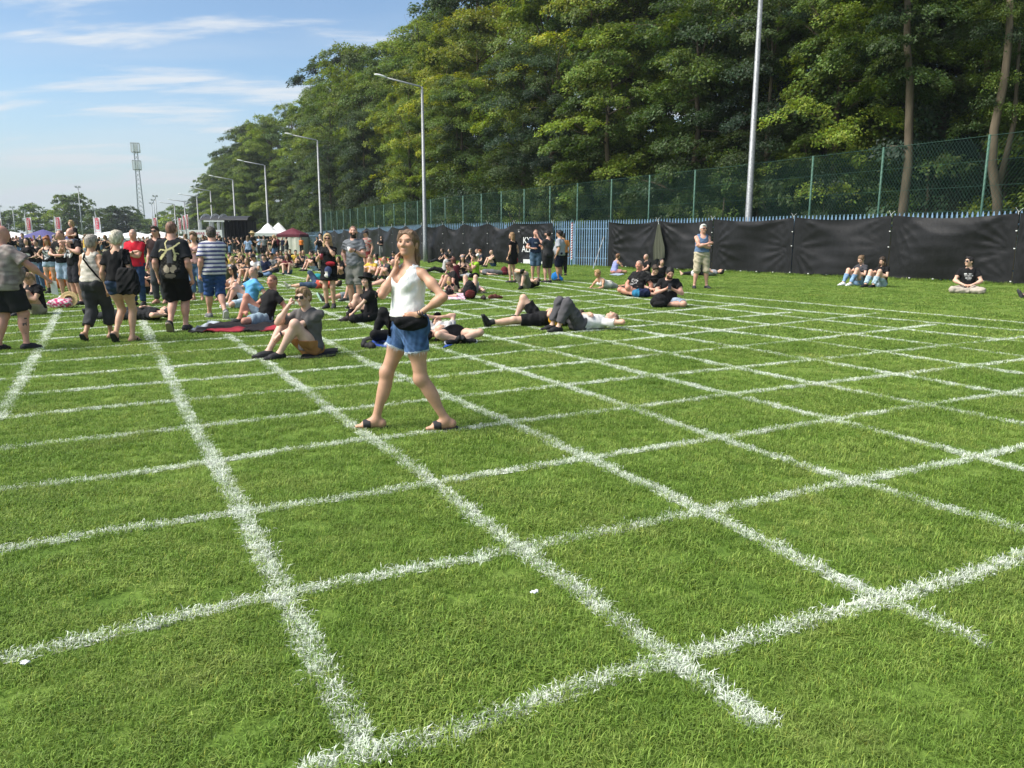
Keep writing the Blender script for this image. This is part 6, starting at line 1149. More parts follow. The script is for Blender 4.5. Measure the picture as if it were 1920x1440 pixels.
# -- the crowd further off: a few sexes, poses and builds, copied with colours of their own
POOL = []
def pool(tag_, J, bot=('trousers', {}), hk=('short', {}), topk=('tshirt', {}), fat=0.0, hatk=None):
    h = .028; B = body_prims(J, fat); V, Q, c = body_mesh(J, B, h); ms = [('body', mesh('body', V, Q, True, c), SKIN)]
    one = lambda V: np.ones((len(V), 3), f32)
    kw = dict(bot[1]); 
    if bot[0] == 'skirt': V, Q = skirt(J, B, h * .9, **kw)
    else:
        if bot[0] == 'trousers': kw.setdefault('frac', 1.93); kw.setdefault('oe', .022)
        V, Q = bottom(J, B, h * .9, **kw)
    ms.append((bot[0], mesh(bot[0], V, Q, True, one(V)), COTTON)); V, Q = top(J, B, h * .9, **topk[1]); ms.append((topk[0], mesh(topk[0], V, Q, True, one(V)), COTTON))
    if hk: V, Q = hair(J, h * .9, hk[0], **hk[1]); ms.append(('hair', mesh('hair', V, Q, True, one(V)), HAIR))
    if hatk: V, Q = widehat(J, h * .7, .17, .09) if hatk == 'hat' else cap(J, h * .8); ms.append((hatk, mesh(hatk, V, Q, True, one(V)), STRAW if hatk == 'hat' else COTTON))
    for s in (1, -1): V, Q = shoe(J, s, h * .8); ms.append(('shoe', mesh('shoe', V, Q, True, one(V)), RUBBER))
    for n, me, m in ms: me.materials.append(m)
    POOL.append((tag_, [(n, me) for n, me, m in ms])); return len(POOL) - 1
SM = [pool('standing man', stand('down')), pool('standing man', stand('cross'), ('shorts', dict(frac=.9))), pool('standing man', stand(('cup', 'down'), look=(20, 0)), ('shorts', dict(frac=.95)), fat=.15), pool('standing man', stand(('mouth', 'pocket')), hk=('buzz', {})), pool('walking man', walk(), ('shorts', dict(frac=.9)))]
SF = [pool('standing woman', stand('down', 'f'), ('shorts', dict(frac=.35)), ('long', dict(L=.28))), pool('standing woman', stand(('cup', 'belly'), 'f', look=(-20, 0)), ('trousers', {}), ('long', dict(L=.2)), ('tank_top', dict(tank=True, neckr=.09))), pool('standing woman', stand(('mouth', 'hip'), 'f'), ('skirt', dict(L=.3)), ('bun', {}), ('tank_top', dict(tank=True, neckr=.09)))]
KM = [pool('seated man', sit('knees', 'knees'), ('shorts', dict(frac=.85))), pool('seated man', sit('cross', 'lap', look=(15, -5)), ('trousers', {})), pool('seated man', sit('out', 'back'), ('shorts', dict(frac=.9)), fat=.1), pool('seated man', sit('one', ('knees', 'mouth')), hk=('buzz', {})), pool('seated capped man', sit('cross', 'phone', look=(0, -15)), ('shorts', dict(frac=.9)), hatk='cap')]
KF = [pool('seated woman', sit('knees', 'knees', 'f'), ('shorts', dict(frac=.35)), ('long', dict(L=.3))), pool('seated woman', sit('cross', 'lap', 'f', look=(-15, 0)), ('trousers', {}), ('long', dict(L=.2)), ('tank_top', dict(tank=True, neckr=.09))), pool('seated woman', sit('one', 'shins', 'f'), ('trousers', {}), ('bun', {}))]
HATM = pool('standing man in a straw hat', stand(('phone', 'phone')), ('shorts', dict(frac=.9)), hatk='hat')
CTOP = {'black': BLACK, 'charcoal': (.04, .04, .043), 'grey': (.17, .175, .18), 'white': (.68, .67, .65), 'maroon': (.12, .02, .03), 'red': (.42, .03, .04), 'navy': (.018, .026, .06), 'olive': (.10, .10, .05), 'yellow': (.55, .38, .06), 'pale blue': (.30, .40, .55)}
CN, CWt = list(CTOP), np.array([.42, .13, .08, .12, .05, .03, .06, .03, .02, .06]); CWt /= CWt.sum()
crng = np.random.default_rng(21); seen = {}
def crowd(idx, p, face, where, topc=None, hairc=None, group='people in the crowd before the tents', hs=None):
    kind, ms = POOL[idx]; root = empty('person', p, R(face)); k = (hs or crng.normal(1.74 if 'woman' not in kind else 1.65, .05)) / 1.70; root.scale = (k, k, k)
    tc_ = topc or CN[int(crng.choice(len(CN), p=CWt))]; hc = hairc or str(crng.choice(['brown', 'dark', 'dkblond', 'blond', 'sand', 'grey', 'auburn'])); bc = [(.02, .02, .022), (.04, .042, .05), DENIM_M, DENIM_L, KHAKI, DENIM_D][int(crng.choice(6, p=[.38, .14, .15, .13, .1, .1]))]
    sk = SKINS[str(crng.choice(['fair', 'pink', 'tan', 'mid']))]
    for n, me in ms: obj(n, me, None, root, {'body': sk, 'hair': HAIRS[hc], 'shoe': (.03, .03, .032), 'hat': (.55, .42, .22), 'cap': (.03, .03, .04)}.get(n, CTOP[tc_] if n in ('tshirt', 'tank_top') else bc))
    HN = {'dkblond': 'dark-blond', 'sand': 'sandy'}; lb = f"{kind}, {HN.get(hc, hc)} hair, {tc_} top, {where}"; seen[lb] = seen.get(lb, 0) + 1
    if seen[lb] > 1: lb += f", {ORD(seen[lb])} such from the left"
    tag(root, lb, 'person', group); return root
# picked out one by one in the seated crowd left of centre
for u, v, idx, fc, tc_, hc in sorted([(426, 527, KM[0], 172, 'white', 'dark'), (443, 522, KF[1], 160, 'charcoal', 'blond'), (484, 520, KM[4], 160, 'white', 'dark'), (501, 518, KM[1], 168, 'navy', 'brown'), (516, 511, KM[1], 150, 'grey', 'dark'), (540, 514, KF[0], 182, 'maroon', 'auburn'), (538, 503, KM[1], 190, 'charcoal', 'grey'), (456, 508, KF[1], 60, 'black', 'blond'), (494, 498, KM[1], 20, 'grey', 'dark'),
                           (556, 499, KM[1], 190, 'yellow', 'dark'), (565, 502, KM[3], 170, 'charcoal', 'brown'), (572, 500, KF[1], 180, 'white', 'blond'), (590, 508, KM[0], 120, 'black', 'dark'), (598, 503, KM[1], 160, 'grey', 'dark'), (640, 523, KF[0], 150, 'black', 'brown'), (652, 515, KM[1], 170, 'black', 'dark'), (700, 526, KM[0], 150, 'yellow', 'sand'), (712, 512, KF[1], 130, 'white', 'dark'), (660, 502, KF[2], 160, 'black', 'auburn'), (676, 505, KM[2], 120, 'navy', 'brown'), (418, 536, KM[2], 150, 'olive', 'brown'), (404, 548, KF[2], 160, 'black', 'brown'),
                           (470, 530, KF[0], 150, 'charcoal', 'dkblond'), (436, 512, KM[1], 170, 'yellow', 'brown'), (449, 502, KM[0], 190, 'black', 'sand'), (425, 506, KF[1], 150, 'black', 'brown'), (472, 508, KM[3], 180, 'black', 'dark'), (506, 503, KF[1], 170, 'black', 'dkblond'), (525, 505, KM[0], 160, 'charcoal', 'dark'), (462, 517, KF[0], 140, 'black', 'brown'), (413, 517, KM[1], 180, 'black', 'dark'), (398, 526, KF[1], 170, 'red', 'dkblond'), (388, 515, KM[1], 150, 'black', 'brown'), (528, 497, KF[1], 200, 'white', 'dark'), (546, 495, KM[1], 175, 'black', 'brown'), (480, 500, KF[2], 150, 'white', 'dark'), (511, 494, KM[1], 30, 'red', 'brown')]):
    crowd(idx, ground(u, v), fc + crng.uniform(-8, 8), 'in the seated crowd', tc_, hc, 'people sitting in the crowd left of centre')
for u, v, idx, fc, tc_, hc in sorted([(468, 500, SF[0], 10, 'pale blue', 'dkblond'), (517, 497, SF[2], 70, 'black', 'blond'), (414, 488, SM[0], -40, 'black', 'dark'), (432, 480, SF[1], 130, 'black', 'brown'), (447, 483, SF[2], 120, 'black', 'dkblond'), (456, 482, SF[0], 100, 'black', 'brown'), (488, 480, SM[0], 170, 'pale blue', 'brown'), (497, 483, SM[0], 178, 'grey', 'brown'), (509, 480, SM[1], 180, 'black', 'dark'), (521, 482, SM[2], 180, 'maroon', 'brown'), (539, 482, SF[2], 90, 'black', 'dark'), (596, 478, SM[0], 150, 'black', 'dark'), (440, 478, SM[4], 60, 'charcoal', 'dark'), (424, 476, SM[0], 170, 'black', 'brown'), (404, 482, SM[2], 180, 'black', 'sand'), (503, 477, SF[0], 180, 'black', 'auburn'), (531, 477, SM[3], 170, 'navy', 'dark')]):
    crowd(idx, ground(u, v), fc + crng.uniform(-8, 8), 'standing behind the seated crowd', tc_, hc, 'people standing behind the seated crowd')
crowd(HATM, ground(476, 498), -75, 'photographing', 'black', 'blond', 'people standing behind the seated crowd', hs=1.84)
# rows of standing people before the tents
k = 0
for y, us, sec in [(34, (18, 108, 168, 214, 292, 322), 'in the near rows of the crowd'), (42, (6, 44, 88, 118, 160, 196, 232, 290, 318, 352, 396), 'in the middle rows of the crowd'), (52, (12, 34, 70, 104, 140, 172, 206, 226, 244, 284, 300, 328, 346, 366, 384, 408), 'in the far rows of the crowd'), (64, tuple(range(4, 420, 19)), 'near the tents'), (76, tuple(range(8, 400, 15)), 'close before the tents'), (84, tuple(range(2, 420, 17)), 'at the marquee counters')]:
    for u in us:
        u2 = u + crng.uniform(-5, 5); p = at(u2, y + crng.uniform(-3, 3)); p[2] = float(gz(0, p[1])); idx = int(crng.choice(SM + SF)); crowd(idx, p, float(crng.choice([175, 150, 200, 60, -60, 10])) + crng.uniform(-20, 20), sec)
for u, v in sorted([(20, 520), (36, 530), (110, 530), (170, 540), (205, 530), (240, 535), (310, 535), (350, 545), (226, 515), (150, 522), (330, 520), (286, 520)]):
    crowd(int(crng.choice(KM + KF)), ground(u, v), 175 + crng.uniform(-40, 40), 'sitting among the legs', None, None, 'people sitting among the legs at the left')
# ------------------------------------------------------------------ things held, worn over or lying about
def soft(name, prims, h, m, color, label, cat, loc=(0, 0, 0), k=.03, noise=None, group=None, cut=(), col=None):
    V, Q = build(prims, h, k=k, noise=noise, cut=cut); c = np.tile(np.array(color, f32), (len(V), 1)) if col is None else col(V); o = obj(name, mesh(name, V, Q, True, c), m, None, (1, 1, 1), loc); tag(o, label, cat, group); return o
def cloth_sheet(name, corners, color, label, cat, seed=1, n=22, amp=.03, pat=None, m=None):
    """a spread cloth: gently rumpled, with a thickness"""
    A, B_, C_, D_ = [vec(c) for c in corners]; r = wrinkle(seed, amp, .5, 5); V = []
    for z in (.0, .012):
        for j in range(n):
            for i in range(n): u, v = i / (n - 1), j / (n - 1); p = (A * (1 - u) + B_ * u) * (1 - v) + (D_ * (1 - u) + C_ * u) * v; V.append(p + vec(0, 0, z + .012 + abs(float(r(p[0], p[1], 0)))))
    V = np.array(V); I = np.arange(n * n).reshape(n, n); q = np.stack([I[:-1, :-1], I[:-1, 1:], I[1:, 1:], I[1:, :-1]], -1).reshape(-1, 4); c0 = V.mean(0); c = np.tile(np.array(color, f32), (len(V), 1)) if pat is None else pat(V - c0)
    e = np.concatenate([I[0], I[:, -1], I[-1, ::-1], I[::-1, 0]]); sd = np.stack([e[:-1], e[1:], e[1:] + n * n, e[:-1] + n * n], 1)[:, ::-1]
    o = obj(name, mesh(name, V - c0, np.concatenate([q[:, ::-1], q + n * n, sd]), True, c), m or COTTON, None, (1, 1, 1), c0); tag(o, label, cat); return o
G_ = lambda *a: [ground(u, v) for u, v in a]
def redblk(V): c = np.tile(np.array((.022, .020, .022), f32), (len(V), 1)); n = wrinkle(3, 1, .5)(V[:, 0], V[:, 1], 0 * V[:, 0]); c[(n > -.2) & (V[:, 0] > .52)] = (.36, .035, .05); c[(V[:, 1] < -.34) & (np.abs(V[:, 0] + .1) < .30)] = (.34, .035, .05); c[V[:, 0] < -.66] = (.45, .50, .55); return c
cloth_sheet('blanket', G_((352, 626), (536, 622), (540, 604), (392, 607)), (0, 0, 0), 'black and red blanket with a silver corner under the reclining man', 'blanket', 3, pat=redblk, amp=.05)
cloth_sheet('jacket', G_((560, 676), (628, 672), (634, 660), (585, 660)), (.014, .014, .016), 'black jacket spread under the young man in grey', 'jacket', 4, amp=.04)
cloth_sheet('mat', G_((830, 655), (875, 640), (890, 629), (850, 632)), (.03, .08, .36), 'blue mat under the person with the black cap', 'mat', 5, amp=.01)
cloth_sheet('mat', G_((690, 650), (735, 655), (750, 640), (705, 636)), (.03, .07, .34), 'blue mat edge under the black-trousered legs', 'mat', 6, amp=.015)
def pinkw(V): c = np.tile(np.array((.62, .32, .42), f32), (len(V), 1)); n = wrinkle(5, 1, .12)(V[:, 0], V[:, 1], 0 * V[:, 0]); c[n > .2] = (.7, .66, .68); return c
cloth_sheet('towel', G_((828, 562), (872, 563), (880, 552), (836, 552)), (0, 0, 0), 'pink and white towel under the small girl', 'towel', 7, pat=pinkw, amp=.02)
cloth_sheet('blanket', G_((1143, 516), (1160, 518), (1172, 515), (1155, 513)), (.30, .36, .44), 'pale blue blanket corner beside the woman in lilac', 'blanket', 8, amp=.02)
cloth_sheet('blanket', G_((700, 489), (738, 490), (742, 486), (706, 485)), (.42, .12, .05), 'rust-coloured blanket before the far black sheets', 'blanket', 9, amp=.03)
# straw hat leaning on a patterned pink bundle
hb = ground(114, 577); soft('bundle', [Ell((0, 0, .10), (.30, .17, .12)), Ell((.12, .05, .14), (.16, .12, .10))], .022, COTTON, (.6, .3, .35), 'pink and white patterned bundle on the grass beside the straw hat', 'bundle', hb, noise=wrinkle(6, .012, .12), col=lambda V: np.where((wrinkle(7, 1, .07)(V[:, 0], V[:, 1], V[:, 2]) > .05)[:, None], np.array((.62, .58, .58), f32), np.array((.50, .06, .16), f32)))
hp_ = ground(131, 577); u_ = nrm((.25, -.92, .35)); V, Q = build([Cone(vec(0, 0, .19) - .008 * u_, vec(0, 0, .19) + .008 * u_, .19, .19, flat=True, flata=True), Cone(vec(0, 0, .19), vec(0, 0, .19) - .12 * u_, .10, .088, flat=True)], .012, k=.01, sub=[Cone(vec(0, 0, .19) + .05 * u_, vec(0, 0, .19) - .09 * u_, .086, .075, k=.005)])
tag(obj('straw_hat', mesh('straw_hat', V, Q, True, np.tile(np.array((.58, .42, .20), f32), (len(V), 1))), STRAW, None, (1, 1, 1), hp_), 'straw hat lying on its side on the grass, hollow towards the viewer', 'hat')
# tote bag on the shoulder of the blond walker
rt = TOTEW; J = POSES[rt.name]; s = 1
def local(root, name, prims, h, m, color, label, cat, k=.03, noise=None, col=None):
    V, Q = build(prims, h, k=k, noise=noise); c = np.tile(np.array(color, f32), (len(V), 1)) if col is None else col(V); o = obj(name, mesh(name, V, Q, True, c), m, None, (1, 1, 1)); o.location = root.location; o.rotation_euler = root.rotation_euler; o.scale = root.scale; tag(o, label, cat); return o
c = J.P + vec(.21, -.10, .03)
local(rt, 'tote_bag', [Cone(c + vec(-.10, -.02, .14), c + vec(-.11, -.02, -.14), .05, .065, k=.06), Cone(c + vec(.10, -.04, .14), c + vec(.12, -.04, -.14), .05, .065, k=.06), Ell(c + vec(0, -.03, 0), (.17, .065, .20)), Cone(J.S[1] + vec(-.02, -.06, .055), c + vec(-.07, -.02, .16), .016, .016, k=.01), Cone(J.S[1] + vec(.0, -.01, .058), c + vec(.09, -.0, .16), .016, .016, k=.01), Cone(J.S[1] + vec(-.02, -.06, .055), J.S[1] + vec(.0, .05, .05), .016, .016, k=.01)], .011, COTTON, (.013, .013, .014), 'black cloth tote bag hanging from the white-blond woman\'s shoulder', 'bag', noise=wrinkle(9, .008, .10))
def paper(root, p, size, rot, color, label, name='leaflet', cat='paper'):
    m = MB(); m.box((0, 0, 0), (size[0], .004, size[1])); o = m.build(name, COTTON if False else WHITEP, None); o.location = to_world(root, p); o.rotation_euler = [R(a) for a in rot]; tag(o, label, cat); return o
J = POSES[BALD.name]; paper(BALD, J.Wr[1] + .10 * J.hd[1] + vec(.02, .02, -.09), (.13, .20), (8, 6, -20), 0, 'folded white leaflet in the bald man\'s right hand')
J = POSES[READ.name]; paper(READ, (J.Wr[1] + J.Wr[-1]) / 2 + vec(0, .10, .04), (.20, .26), (50, 0, 150), 0, 'open leaflet held by the reading young man')
def cup(root, p, color, label, r=.042, H=.13):
    m = MB(); m.tube([(0, 0, -H / 2), (0, 0, H / 2)], [r * .78, r], 14); o = m.build('cup', PLASTIC, None, True, color); o.location = to_world(root, p); tag(o, label, 'cup'); return o
J = POSES[CUPM.name]; cup(CUPM, J.Wr[-1] + .085 * J.hd[-1] + .045 * J.hn[-1], (.72, .72, .70), 'white plastic cup in the bearded man\'s hand')
J = POSES[BL.name]; cup(BL, J.Wr[1] + .085 * J.hd[1] + .045 * J.hn[1] + vec(0, 0, -.03), (.22, .02, .03), 'dark red drink in a clear cup held by the blond woman')
c = J.P + vec(-.06, .20, -.06); local(BL, 'baseball_cap', [Ell(c, (.085, .06, .10)), Ell(c + vec(.02, .03, -.11), (.07, .03, .05))], .012, COTTON, (.5, .5, .5), 'blue and white cap hanging from the blond woman\'s waist', 'cap', k=.02, col=lambda V: np.where((V[:, 2] < c[2] - .02)[:, None] & (V[:, 0] > c[0] - .01)[:, None], np.array((.62, .60, .56), f32), np.array((.06, .075, .15), f32)))
J = POSES[DRESS.name]; c = J.Wr[1] + vec(.03, .06, -.10); local(DRESS, 'red_jacket', [Ell(c, (.07, .12, .13)), Ell(c + vec(.02, .10, .02), (.05, .09, .08))], .017, COTTON, (.35, .03, .05), 'bundled red jacket in the hand of the woman in the black dress', 'jacket', noise=wrinkle(4, .012, .07))
J = POSES[PHONE.name]; m = MB(); m.box((0, 0, 0), (.075, .010, .15)); o = m.build('phone', PLASTIC, None, color=(.01, .01, .012)); o.location = to_world(PHONE, (J.Wr[1] + J.Wr[-1]) / 2 + vec(0, .09, .06)); o.rotation_euler = (R(35), 0, R(172)); tag(o, 'black phone held by the man with the beard', 'phone')
J = POSES[GIRL.name]; c = (J.Wr[1] + J.Wr[-1]) / 2 + vec(0, .08, .06); local(GIRL, 'flatbread', [Ell(c, (.09, .03, .07)), Ell(c + vec(.03, .01, .05), (.06, .025, .05))], .012, STRAW, (.55, .38, .15), 'folded yellow flatbread in the small girl\'s hands', 'food', noise=wrinkle(3, .008, .05))
# bags, shoes and litter on the grass
def rucksack(u, v, rz, size, color, label, dz=0.0, accent=None):
    p = ground(u, v); w, d, hh = size; t = empty('backpack', p, R(rz)); tag(t, label, 'bag'); h = .016
    V, Q = build([Cone((0, 0, d * .5), (0, 0, hh - d * .4), d * .52, d * .45, w=(0, 1, 0), wf=1.0), Ell((0, 0, hh * .45), (w / 2, d / 2, hh * .5))], h, k=.06, noise=wrinkle(int(u), .008, .10)); obj('pack', mesh('pack', V, Q, True, np.tile(np.array(color, f32), (len(V), 1))), COTTON, t, (1, 1, 1))
    V, Q = build([Ell((0, -d * .48, hh * .32), (w * .36, d * .2, hh * .24))], h, noise=wrinkle(int(u) + 1, .006, .08)); obj('front_pocket', mesh('front_pocket', V, Q, True, np.tile(np.array(accent or color, f32), (len(V), 1))), COTTON, t, (1, 1, 1))
    m = MB(); m.tube([(-.05, d * .1, hh * .94), (-.03, d * .1, hh * 1.04), (.03, d * .1, hh * 1.04), (.05, d * .1, hh * .94)], .012, 5); m.build('handle', COTTON, t, True, (.02, .02, .02)); return t
rucksack(881, 561, 8, (.36, .22, .46), (.02, .02, .022), 'black backpack standing between the bare knees', accent=(.14, .03, .03)); rucksack(946, 516, 20, (.34, .26, .34), (.12, .02, .028), 'dark red backpack lying behind the woman in the black dress'); rucksack(1236, 577, -10, (.42, .26, .30), (.013, .013, .014), 'black rucksack in front of the cross-legged man with the phone')
soft('duffel_bag', [Ell((0, 0, .11), (.22, .14, .12)), Ell((.15, .03, .12), (.13, .12, .12))], .02, COTTON, (0, 0, 0), 'teal and navy bag beside the heavy man\'s hand', 'bag', ground(1200, 558), noise=wrinkle(2, .012, .12), col=lambda V: np.where((V[:, 0] < -.04)[:, None], np.array((.03, .17, .30), f32), np.array((.016, .022, .06), f32)))
soft('blue_bag', [Ell((0, 0, .15), (.16, .12, .17)), Ell((.10, 0, .08), (.16, .10, .09))], .022, COTTON, (.03, .22, .62), 'bright blue plastic bag between the standing men\'s feet', 'bag', ground(1042, 527), noise=wrinkle(3, .014, .10))
soft('pouch', [Ell((0, 0, .16), (.15, .10, .17))], .016, COTTON, (.72, .36, .02), 'yellow pouch between the two lying men', 'bag', ground(1044, 613), noise=wrinkle(3, .01, .10))
soft('pink_bag', [Ell((0, 0, .25), (.20, .13, .28))], .03, COTTON, (.50, .04, .12), 'pink bag at the feet of the man in the white-blue T-shirt', 'bag', ground(804, 489), noise=wrinkle(3, .012, .10))
soft('teal_bag', [Ell((0, 0, .13), (.22, .14, .14))], .02, COTTON, (.03, .24, .28), 'teal bag behind the lying person in red', 'bag', ground(597, 527), noise=wrinkle(4, .012, .10))
soft('green_bag', [Ell((0, 0, .14), (.14, .12, .15))], .025, COTTON, (.28, .40, .06), 'bright green bag held by the man in navy', 'bag', ground(738, 506), noise=wrinkle(4, .012, .10))
soft('white_bag', [Ell((0, 0, .14), (.13, .12, .15))], .02, COTTON, (.65, .65, .64), 'white plastic bag at the foot of the black sheet', 'bag', ground(1302, 519), noise=wrinkle(4, .014, .09))
soft('orange_bag', [Ell((0, 0, .28), (.30, .2, .28)), Ell((.2, 0, .2), (.22, .2, .2))], .03, COTTON, (.62, .16, .03), 'orange cloth bundle behind the red-haired woman', 'bundle', ground(100, 541), noise=wrinkle(14, .02, .2))
for (u, v, rz, lb, colr) in [(906, 562, 20, 'dark shoe beside the black backpack', (.03, .02, .02)), (924, 561, -60, 'brown shoe lying apart on the grass right of the backpack', (.12, .035, .025)), (931, 560, -80, 'second brown shoe lying apart on the grass', (.11, .03, .022)), (693, 655, 40, 'black shoe on the grass left of the black-trousered legs', (.016, .016, .017)), (683, 652, 10, 'second black shoe beside the blue mat', (.016, .016, .017))]:
    o = soft('shoe', [Cone((0, -.09, .05), (0, .05, .045), .045, .042), Cone((0, .05, .045), (0, .14, .035), .042, .03), Cone((0, -.08, .06), (0, -.03, .09), .042, .036)], .012, RUBBER, colr, lb, 'shoe', ground(u, v)); o.rotation_euler = (0, 0, R(rz))
# jacket hanging on the sheets
sj = fence_s(1241); p, d, n = fence_at(sj, -.30); jk = empty('hanging_jacket', p, math.atan2(d[1], d[0])); tag(jk, 'olive-green jacket hanging from the top of the black sheet', 'jacket'); nx_, nz_ = 13, 18; V = []
for j in range(nz_):
    t = j / (nz_ - 1); z = 2.12 - 1.62 * t; w = .10 + .32 * min(t * 1.6, 1) - .22 * max(0, t - .8)
    for i in range(nx_): q = i / (nx_ - 1) - .5; V.append((q * 2 * w * .75 - .08 * t, .05 * math.sin(q * 22 + 3 * t) * min(1, .3 + t) - .02, z + .14 * (abs(q) * math.sin(q * 9) if t > .9 else 0)))
V += [(x, y + .03, z) for x, y, z in V]; n_v = nx_ * nz_; I = np.arange(n_v).reshape(nz_, nx_); q = np.stack([I[:-1, :-1], I[:-1, 1:], I[1:, 1:], I[1:, :-1]], -1).reshape(-1, 4)
obj('fabric', mesh('fabric', V, np.concatenate([q[:, ::-1], q + n_v]), True, np.tile(np.array((.085, .090, .065), f32), (len(V), 1))), COTTON, jk, (1, 1, 1)); b = MB(); b.tube([(0, -.02, 2.08), (.03, -.01, 2.2), (0, .02, 2.26)], .012, 5); b.build('loop', ROPE, jk)
for (u, v, rz, lb) in [(1001, 1123, 20, 'small crumpled white paper scrap in the middle of a grass square'), (47, 1257, -30, 'folded white scrap at the lower left of the lawn')]:
    o = soft('paper_scrap', [Ell((0, 0, .034), (.018, .012, .004)), Ell((.012, .005, .036), (.011, .010, .004), (nrm((1, 0, .5)), (0, 1, 0), nrm((-.5, 0, 1))))], .004, WHITEP if False else COTTON, (.75, .75, .76), lb, 'paper', ground(u, v), k=.008, noise=wrinkle(3, .003, .02)); o.rotation_euler = (0, 0, R(rz))
# ------------------------------------------------------------------ painted lines and grass
A_PX = {-1: [(110, 580), (102, 600), (65, 675), (30, 725), (0, 785)],
 0: [(265, 600), (300, 665), (330, 730), (350, 775), (380, 830), (405, 870), (430, 915), (458, 965), (490, 1040), (530, 1115), (570, 1190), (610, 1270), (650, 1340), (690, 1425)],
 1: [(425, 628), (475, 662), (520, 695), (575, 735), (640, 785), (690, 822), (745, 855), (815, 905), (870, 955), (925, 995), (980, 1035), (1080, 1105), (1150, 1160), (1220, 1215), (1275, 1245), (1330, 1295), (1435, 1362)],
 2: [(588, 630), (614, 641), (660, 666), (699, 684), (735, 700), (800, 728), (860, 752), (925, 785), (980, 800), (1020, 825), (1107, 864), (1219, 912), (1325, 962), (1400, 1000), (1500, 1050), (1600, 1105), (1665, 1132), (1750, 1165), (1850, 1212)],
 3: [(492, 549), (558, 568), (591, 581), (664, 603), (699, 615), (828, 657), (900, 678), (980, 700), (1086, 731), (1187, 768), (1341, 824), (1474, 864), (1596, 904), (1697, 936), (1825, 965), (1960, 1010)],
 4: [(487, 525), (553, 542), (720, 582), (850, 615), (900, 628), (1006, 654), (1128, 681), (1229, 707), (1378, 742), (1463, 766), (1564, 790), (1697, 822), (1825, 859), (1960, 893)],
 5: [(520, 512), (620, 534), (760, 566), (900, 596), (1075, 630), (1150, 644), (1272, 667), (1394, 694), (1537, 723), (1644, 744), (1750, 763), (1960, 806)],
 6: [(560, 502), (700, 530), (900, 572), (1166, 617), (1272, 633), (1378, 651), (1538, 678), (1692, 705), (1960, 752)],
 7: [(590, 500), (760, 533), (900, 558), (1033, 580), (1166, 598), (1325, 617), (1431, 630), (1538, 643), (1644, 659), (1777, 681), (1960, 708)],
 8: [(640, 497), (790, 520), (932, 543), (1075, 564), (1219, 582), (1378, 602), (1617, 630), (1777, 649), (1960, 675)],
 9: [(700, 497), (860, 515), (1043, 540), (1272, 570), (1431, 590), (1644, 612), (1960, 647)],
 10: [(760, 497), (900, 515), (1080, 538), (1283, 564), (1431, 577), (1960, 625)],
 11: [(900, 510), (1080, 530), (1277, 550), (1431, 561), (1591, 577), (1750, 590), (1960, 610)]}
B_PX = {0: [(560, 1450), (690, 1420), (800, 1395), (950, 1335), (1100, 1280), (1270, 1240), (1400, 1200), (1530, 1160), (1665, 1128), (1800, 1090), (1960, 1030)],
 1: [(-60, 1250), (0, 1240), (150, 1210), (300, 1170), (400, 1145), (530, 1115), (650, 1095), (800, 1065), (980, 1030), (1150, 995), (1322, 963), (1450, 935), (1600, 905), (1750, 875), (1850, 857), (1960, 830)],
 2: [(-60, 1045), (0, 1035), (100, 1015), (200, 1000), (330, 980), (460, 962), (600, 942), (700, 930), (815, 905), (950, 885), (1120, 858), (1250, 838), (1360, 822), (1480, 803), (1580, 785), (1740, 760), (1960, 728)],
 3: [(-60, 928), (0, 920), (150, 905), (270, 888), (420, 863), (550, 845), (690, 822), (800, 815), (950, 795), (1080, 778), (1180, 767), (1362, 742), (1527, 721), (1692, 702), (1830, 686), (1960, 670)],
 4: [(-60, 850), (0, 842), (150, 827), (350, 805), (500, 787), (600, 775), (725, 762), (850, 745), (960, 737), (1054, 723), (1213, 707), (1378, 691), (1537, 675), (1644, 662), (1777, 649), (1960, 628)],
 5: [(-60, 795), (0, 787), (150, 767), (330, 755), (450, 742), (545, 735), (740, 717), (900, 699), (1086, 681), (1245, 665), (1378, 651), (1537, 636), (1644, 622), (1750, 609)],
 6: [(-60, 750), (0, 746), (150, 731), (325, 717), (500, 702), (700, 686), (900, 669), (1059, 652), (1219, 633), (1378, 617), (1537, 601), (1644, 588)],
 7: [(-60, 718), (0, 714), (300, 690), (500, 675), (700, 658), (900, 641), (1166, 614), (1325, 601), (1484, 586)],
 8: [(-60, 690), (0, 686), (300, 664), (515, 650), (900, 616), (1100, 600), (1400, 570)],
 9: [(-60, 670), (100, 657), (300, 645), (600, 622), (900, 596), (1100, 580), (1300, 562)]}
def smooth_line(pts, n=3):
    P = np.array([ground(*p)[:2] for p in pts]); Q = P.copy(); Q[1:-1] = P[1:-1] * .5 + (P[:-2] + P[2:]) * .25
    if pts[-1][0] >= 1920: d = Q[-1] - Q[-2]; Q = np.vstack([Q, Q[-1] + d / np.linalg.norm(d) * 2.6])      # the lines run on beyond the frame
    if pts[0][0] <= -60: d = Q[0] - Q[1]; Q = np.vstack([Q[0] + d / np.linalg.norm(d) * 2.6, Q])
    return Q
LINES = [(smooth_line(v), .056) for v in A_PX.values()]; bl = [(smooth_line(v), .046 if k else .050) for k, v in B_PX.items()]
bd = np.array([.865, .502]); ad_ = np.array([-.4848, .8746])
p9 = bl[-1][0]
for k in range(1, 17):           # the cross lines go on at the same spacing into the crowd
    bl.append((np.array([p9[0] + ad_ * 1.24 * k - bd * 1.5, (p9[0] + p9[-1]) / 2 + ad_ * 1.24 * k, p9[-1] + ad_ * 1.24 * k - bd * .5 * k]), .042))
LINES += bl
